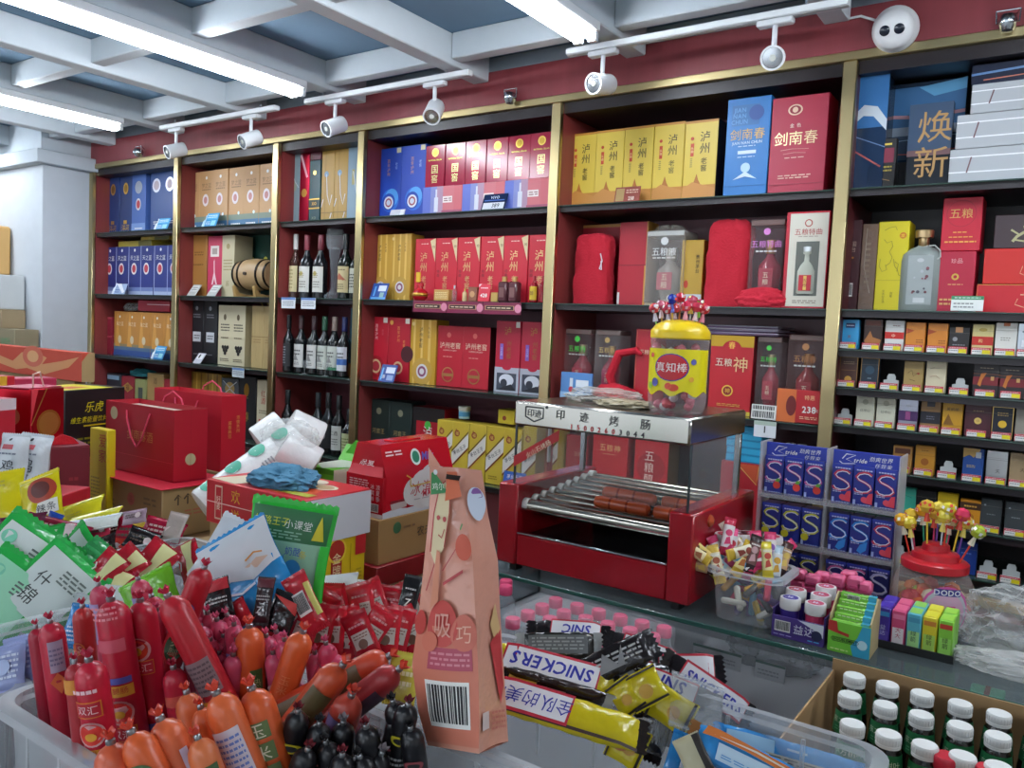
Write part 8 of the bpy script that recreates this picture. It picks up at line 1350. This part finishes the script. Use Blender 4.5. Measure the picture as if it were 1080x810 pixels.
m = MB(); m.print([('o', .55, .78, .42, 'd8e0f0/print', 1.3), ('o', .6, .81, .26, '8a5ca0/print', 1.2), ('p', [(.5, .36), (.95, .4), (.95, .22), (.8, .16), (.6, .28)], 'c83c40/print'), ('p', [(.55, .42), (.8, .47), (.95, .4), (.7, .36)], 'e0b880/print'), ('r', .12, .08, .34, .15, 'e0c8c4/print'), ('x', .45, .06, .95, .15, 4, 'c86c5c/print')], .04, .27, lambda a, b, l: pk(1+a/.04, b/.27, l+.0006)-O0, base=.0022, curved=True); part('side_print', m, pc)
m = MB(); m.add([at(x, y, .766)-O0 for x, y in ((471, 500), (486, 502), (484, 507), (470, 505))], [(0, 3, 2, 1)], '2a1c18/matte'); part('handle_slot', m, pc, 'dark handle slot')
m = MB(); m.add([p-O0 for p in (at(452, 492, .78), at(465, 492, .779), at(452, 472, .785), at(454, 493, .79))], [(0, 1, 2), (0, 2, 3), (1, 3, 2)], 'd8957c/film'); part('torn_corner', m, pc, 'peaked torn corner')

# ---- chocolate bars
def bar(px, py, d, L_, w_, rot, pitch, yaw, base, panel, txt, tcol, label, flip=True, edge='c02038', tail='c8b81c', t_=.016, group=None, seed=3, f2=None, tsz=.5):
    m = MB(); n = 18; r2 = random.Random(seed)
    def f(u, v):           # wrapped bar: u around, v along x
        x = (v-.5)*L_; e = min(1, min(v, 1-v)*7)**.6; a = 2*PI*u; cx, sy = math.cos(a), math.sin(a); k = (abs(cx)**3.2+abs(sy)**3.2)**(-1/3.2); q = .0012*noise.noise(Vector((x*90, cx*2, sy*2+seed)))
        return (x, (t_/2*e+.0005+q)*sy*k, (w_/2*(.9+.1*e)+q)*cx*k)
    m.grid(f, 20, n*2, base+'/film', closed=True)
    o = thing('chocolate_bar', m, label, 'chocolate bar', view_mat(at(px, py, d), rot, pitch, yaw), group)
    fn = lambda a, b, l: (a-L_/2, -(t_/2+.0008+l)*min(1, max(.05, min(a, L_-a)/L_*7)**.6)-.0006-l, b-w_/2)
    g = MB(); g.print(panel, L_, w_, fn, base=.0006, curved=True)
    if txt: g.print([('t', txt, .5, .5, tsz*w_/L_, tcol+'/print', 'i', 180 if flip else 0)], L_, w_, fn, base=.0018, curved=True)
    part('printed_panel', g, o)
    for s in (-1, 1):
        e = MB(); vs = []; N_ = 12; fs = []
        for i in range(N_+1):
            z = -w_/2*.98+w_*.98*i/N_; zig = .003*(i % 2); vs += [(s*L_*.495, -.0008+.001*(i % 2), z), (s*(L_*.5+.009+zig), -.0008+.0004*math.sin(i*.9), z), (s*L_*.495, .0008+.001*(i % 2), z), (s*(L_*.5+.009+zig), .0008+.0004*math.sin(i*.9), z)]
        for i in range(N_): a = 4*i; fs += [(a, a+4, a+5, a+1), (a+2, a+3, a+7, a+6), (a+1, a+5, a+7, a+3)]
        e.add(vs, fs, tail+'/film'); part('crimped_end', e, o)
    return o
SNP = lambda c='f0eeee', a=.12, b=.72: [('p', [(a, .06), (b, .06), (b+.05, .5), (b, .94), (a, .94)], 'c02038/print'), ('p', [(a+.015, .14), (b-.015, .14), (b+.03, .5), (b-.015, .86), (a+.015, .86)], c+'/print')]
NAVY = '2a2c9c'
def snick(px, py, d, L_, w_, rot, label, base='1c1618', a=.14, b=.82, pitch=-30, yaw=0, seed=5, extra=(), flip=True, tail=None, txt='SNICKERS'):
    return bar(px, py, d, L_, w_, rot, pitch, yaw, base, list(extra)+[('p', [(a, .04), (b, .04), (b+.03, .96), (a+.03, .96)], 'c02038/print'), ('p', [(a+.015, .13), (b-.015, .13), (b+.015, .87), (a+.045, .87)], 'ece8ea/print'), ('t', txt, (a+b)/2+.015, .5, (b-a)/max(1, len(txt))*(1.42 if len(txt) > 5 else 1.0), NAVY+'/print', 'i', 180 if flip else 0)], None, NAVY, label, seed=seed, tail=tail or base)
snick(586, 709, .92, .135, .036, 15, 'yellow and brown chocolate bar with upside down blue name, upper of the front pair', 'd8c41c', .02, .84, extra=[('r', .0, .0, 1, .02, '2c1812/print')], seed=2, tail='241a16', pitch=-42)
bar(582, 725, .905, .120, .026, 15, 30, 0, '2c1a14', [('r', .08, .2, .34, .95, 'd09a20/print'), ('r', .36, .15, .62, .85, '9a6c6c/print'), ('x', .38, .2, .6, .8, 4, '5c3838/print'), ('r', .66, .2, .9, .6, '5c4a20/print'), ('x', .68, .25, .88, .5, 2, 'b8a840/print')], None, 'ffffff', 'brown underside bar with barcode below the front chocolate bar', tail='d8d8dc', t_=.012)
snick(594, 752, .86, .165, .036, 17, 'large yellow chocolate bar with upside down characters, lowest in front', 'd4c018', -.02, .52, extra=[('r', .0, .0, 1, .1, '3c2018/print')], seed=3, tail='241a16', txt='全队的美味', pitch=-40)
snick(600, 668, 1.03, .085, .028, 4, 'black chocolate bar with white panel at the back left', a=.2, b=.95, seed=7, txt='SNIC', pitch=-45)
bar(590, 682, 1.0, .085, .034, 0, -30, 0, '2a2826', [('r', .05, .2, .9, .85, '6a6c6c/print'), ('x', .1, .3, .85, .8, 4, 'a8aaa8/print')], None, 'ffffff', 'black wrapper with grey small print, left of the heap', tail='a8aaa8')
snick(680, 690, 1.0, .085, .030, 20, 'black chocolate bar with tilted blue name in the middle of the heap', a=.1, b=.9, seed=8, txt='SNICK', pitch=-40)
snick(722, 706, .98, .075, .034, 0, 'plain black bar end with red edged white panel at the upper right', a=.05, b=.95, seed=9, txt=' ', pitch=-35)
snick(745, 727, .95, .105, .032, 34, 'black chocolate bar slanting down right with blue name', a=.1, b=.97, seed=10, flip=False, pitch=-25)
snick(715, 728, .93, .085, .026, 22, 'black bar with white panel lying under the slanting one', a=.0, b=.7, seed=11, txt='SNI', pitch=-30)
for k, (px, py, L_, w_, rot, c, l) in enumerate(((650, 696, .08, .034, -25, '201a1c', 'black crumpled wrapper left of the heap centre'), (672, 712, .09, .03, 8, '1c181a', 'black glossy wrapper with silver print in the heap centre'), (640, 725, .075, .028, -52, '2a1e1c', 'dark wrapper end standing between yellow ones'), (700, 742, .07, .03, 12, '2c1e1a', 'dark brown wrapper at the right of the yellow ones'), (735, 752, .07, .026, -20, '3a2a26', 'dark wrapper end at the lower right of the heap'), (695, 765, .08, .03, -50, '1c1618', 'black wrapper under the yellow square wrappers'))):
    bar(px, py, .93+.01*k, L_, w_, rot, -30, 10*k, c, [('x', .1, .3, .9, .75, 3, 'b0b0b0/print'), ('p', [(.2, .2), (.35, .8), (.5, .3), (.65, .85), (.6, .2)], '8a8a8c/print')], None, 'ffffff', l, tail=c, seed=20+k)
for k, (px, py, w_, h_, rot, l) in enumerate(((680, 726, 40, 34, -28, 'upper yellow square wrapper with dark crimped edges'), (708, 748, 38, 44, -62, 'right yellow square wrapper with dark crimped edges'), (660, 735, 30, 34, -36, 'left yellow wrapper corner tucked behind the others'), (662, 785, 44, 36, -66, 'front yellow wrapper with nut picture, upright'))):
    bag(px, py, .90-.02*(k == 3), w_, h_, rot, 'd4c01c/film', l, [('o', .5, .4, .2, 'c89828/print', .9), ('r', 0, 0, 1, .07, '241a16/print'), ('r', 0, .93, 1, 1, '241a16/print')]+([('o', .5, .7, .2, 'b86c20/print', 1.2)] if k == 3 else []), 170+k, pitch=-25, name='yellow_wrapper', cat='wrapper')
bag(735, 745, .90, 60, 60, 20, 'b8bcc0/sheer', 'clear empty bag under the dark wrappers', (), 180, pitch=-50, name='plastic_bag', cat='plastic bag')
# ice lolly / biscuit sticks in blue wrap
bl = [('r', .16, .12, .66, .62, 'c0d8e8/print'), ('p', [(.02, .7), (.4, .72), (.98, .6), (.98, .84), (.5, .92), (.05, .98)], 'd87830/print'), ('p', [(.1, .78), (.5, .8), (.9, .72), (.9, .76), (.5, .86)], 'e8e0d0/print'), ('x', .2, .2, .6, .34, 2, '5a9cd0/print')]
bar(790, 806, .84, .120, .034, 26, -30, 0, '3c94d8', bl, None, 'ffffff', 'blue and orange foil biscuit pack at the bottom right', tail='8c5c30', seed=31)
bar(832, 796, .88, .150, .026, 16, -30, 0, '3c94d8', [('r', .02, .2, .36, .8, 'a8d0e8/print'), ('r', .3, .0, 1, .3, 'c8c0ac/print'), ('x', .32, .02, .95, .26, 2, '6a6458/print'), ('x', .45, .5, .6, .7, 1, 'dcecf8/print')], None, 'ffffff', 'long bright blue biscuit pack behind the orange foil one', tail='3c94d8', seed=32)
bag(712, 795, .84, 16, 44, 24, '2c80c0/film', 'narrow blue packet edge at the bottom centre', (), 190)
bag(732, 798, .83, 30, 40, -24, 'c8c09c/film', 'cream packet with dark edge at the bottom centre', [('r', .7, 0, 1, 1, '2a2420/print')], 191)
# filling of the tubs, out of sight below the visible layers
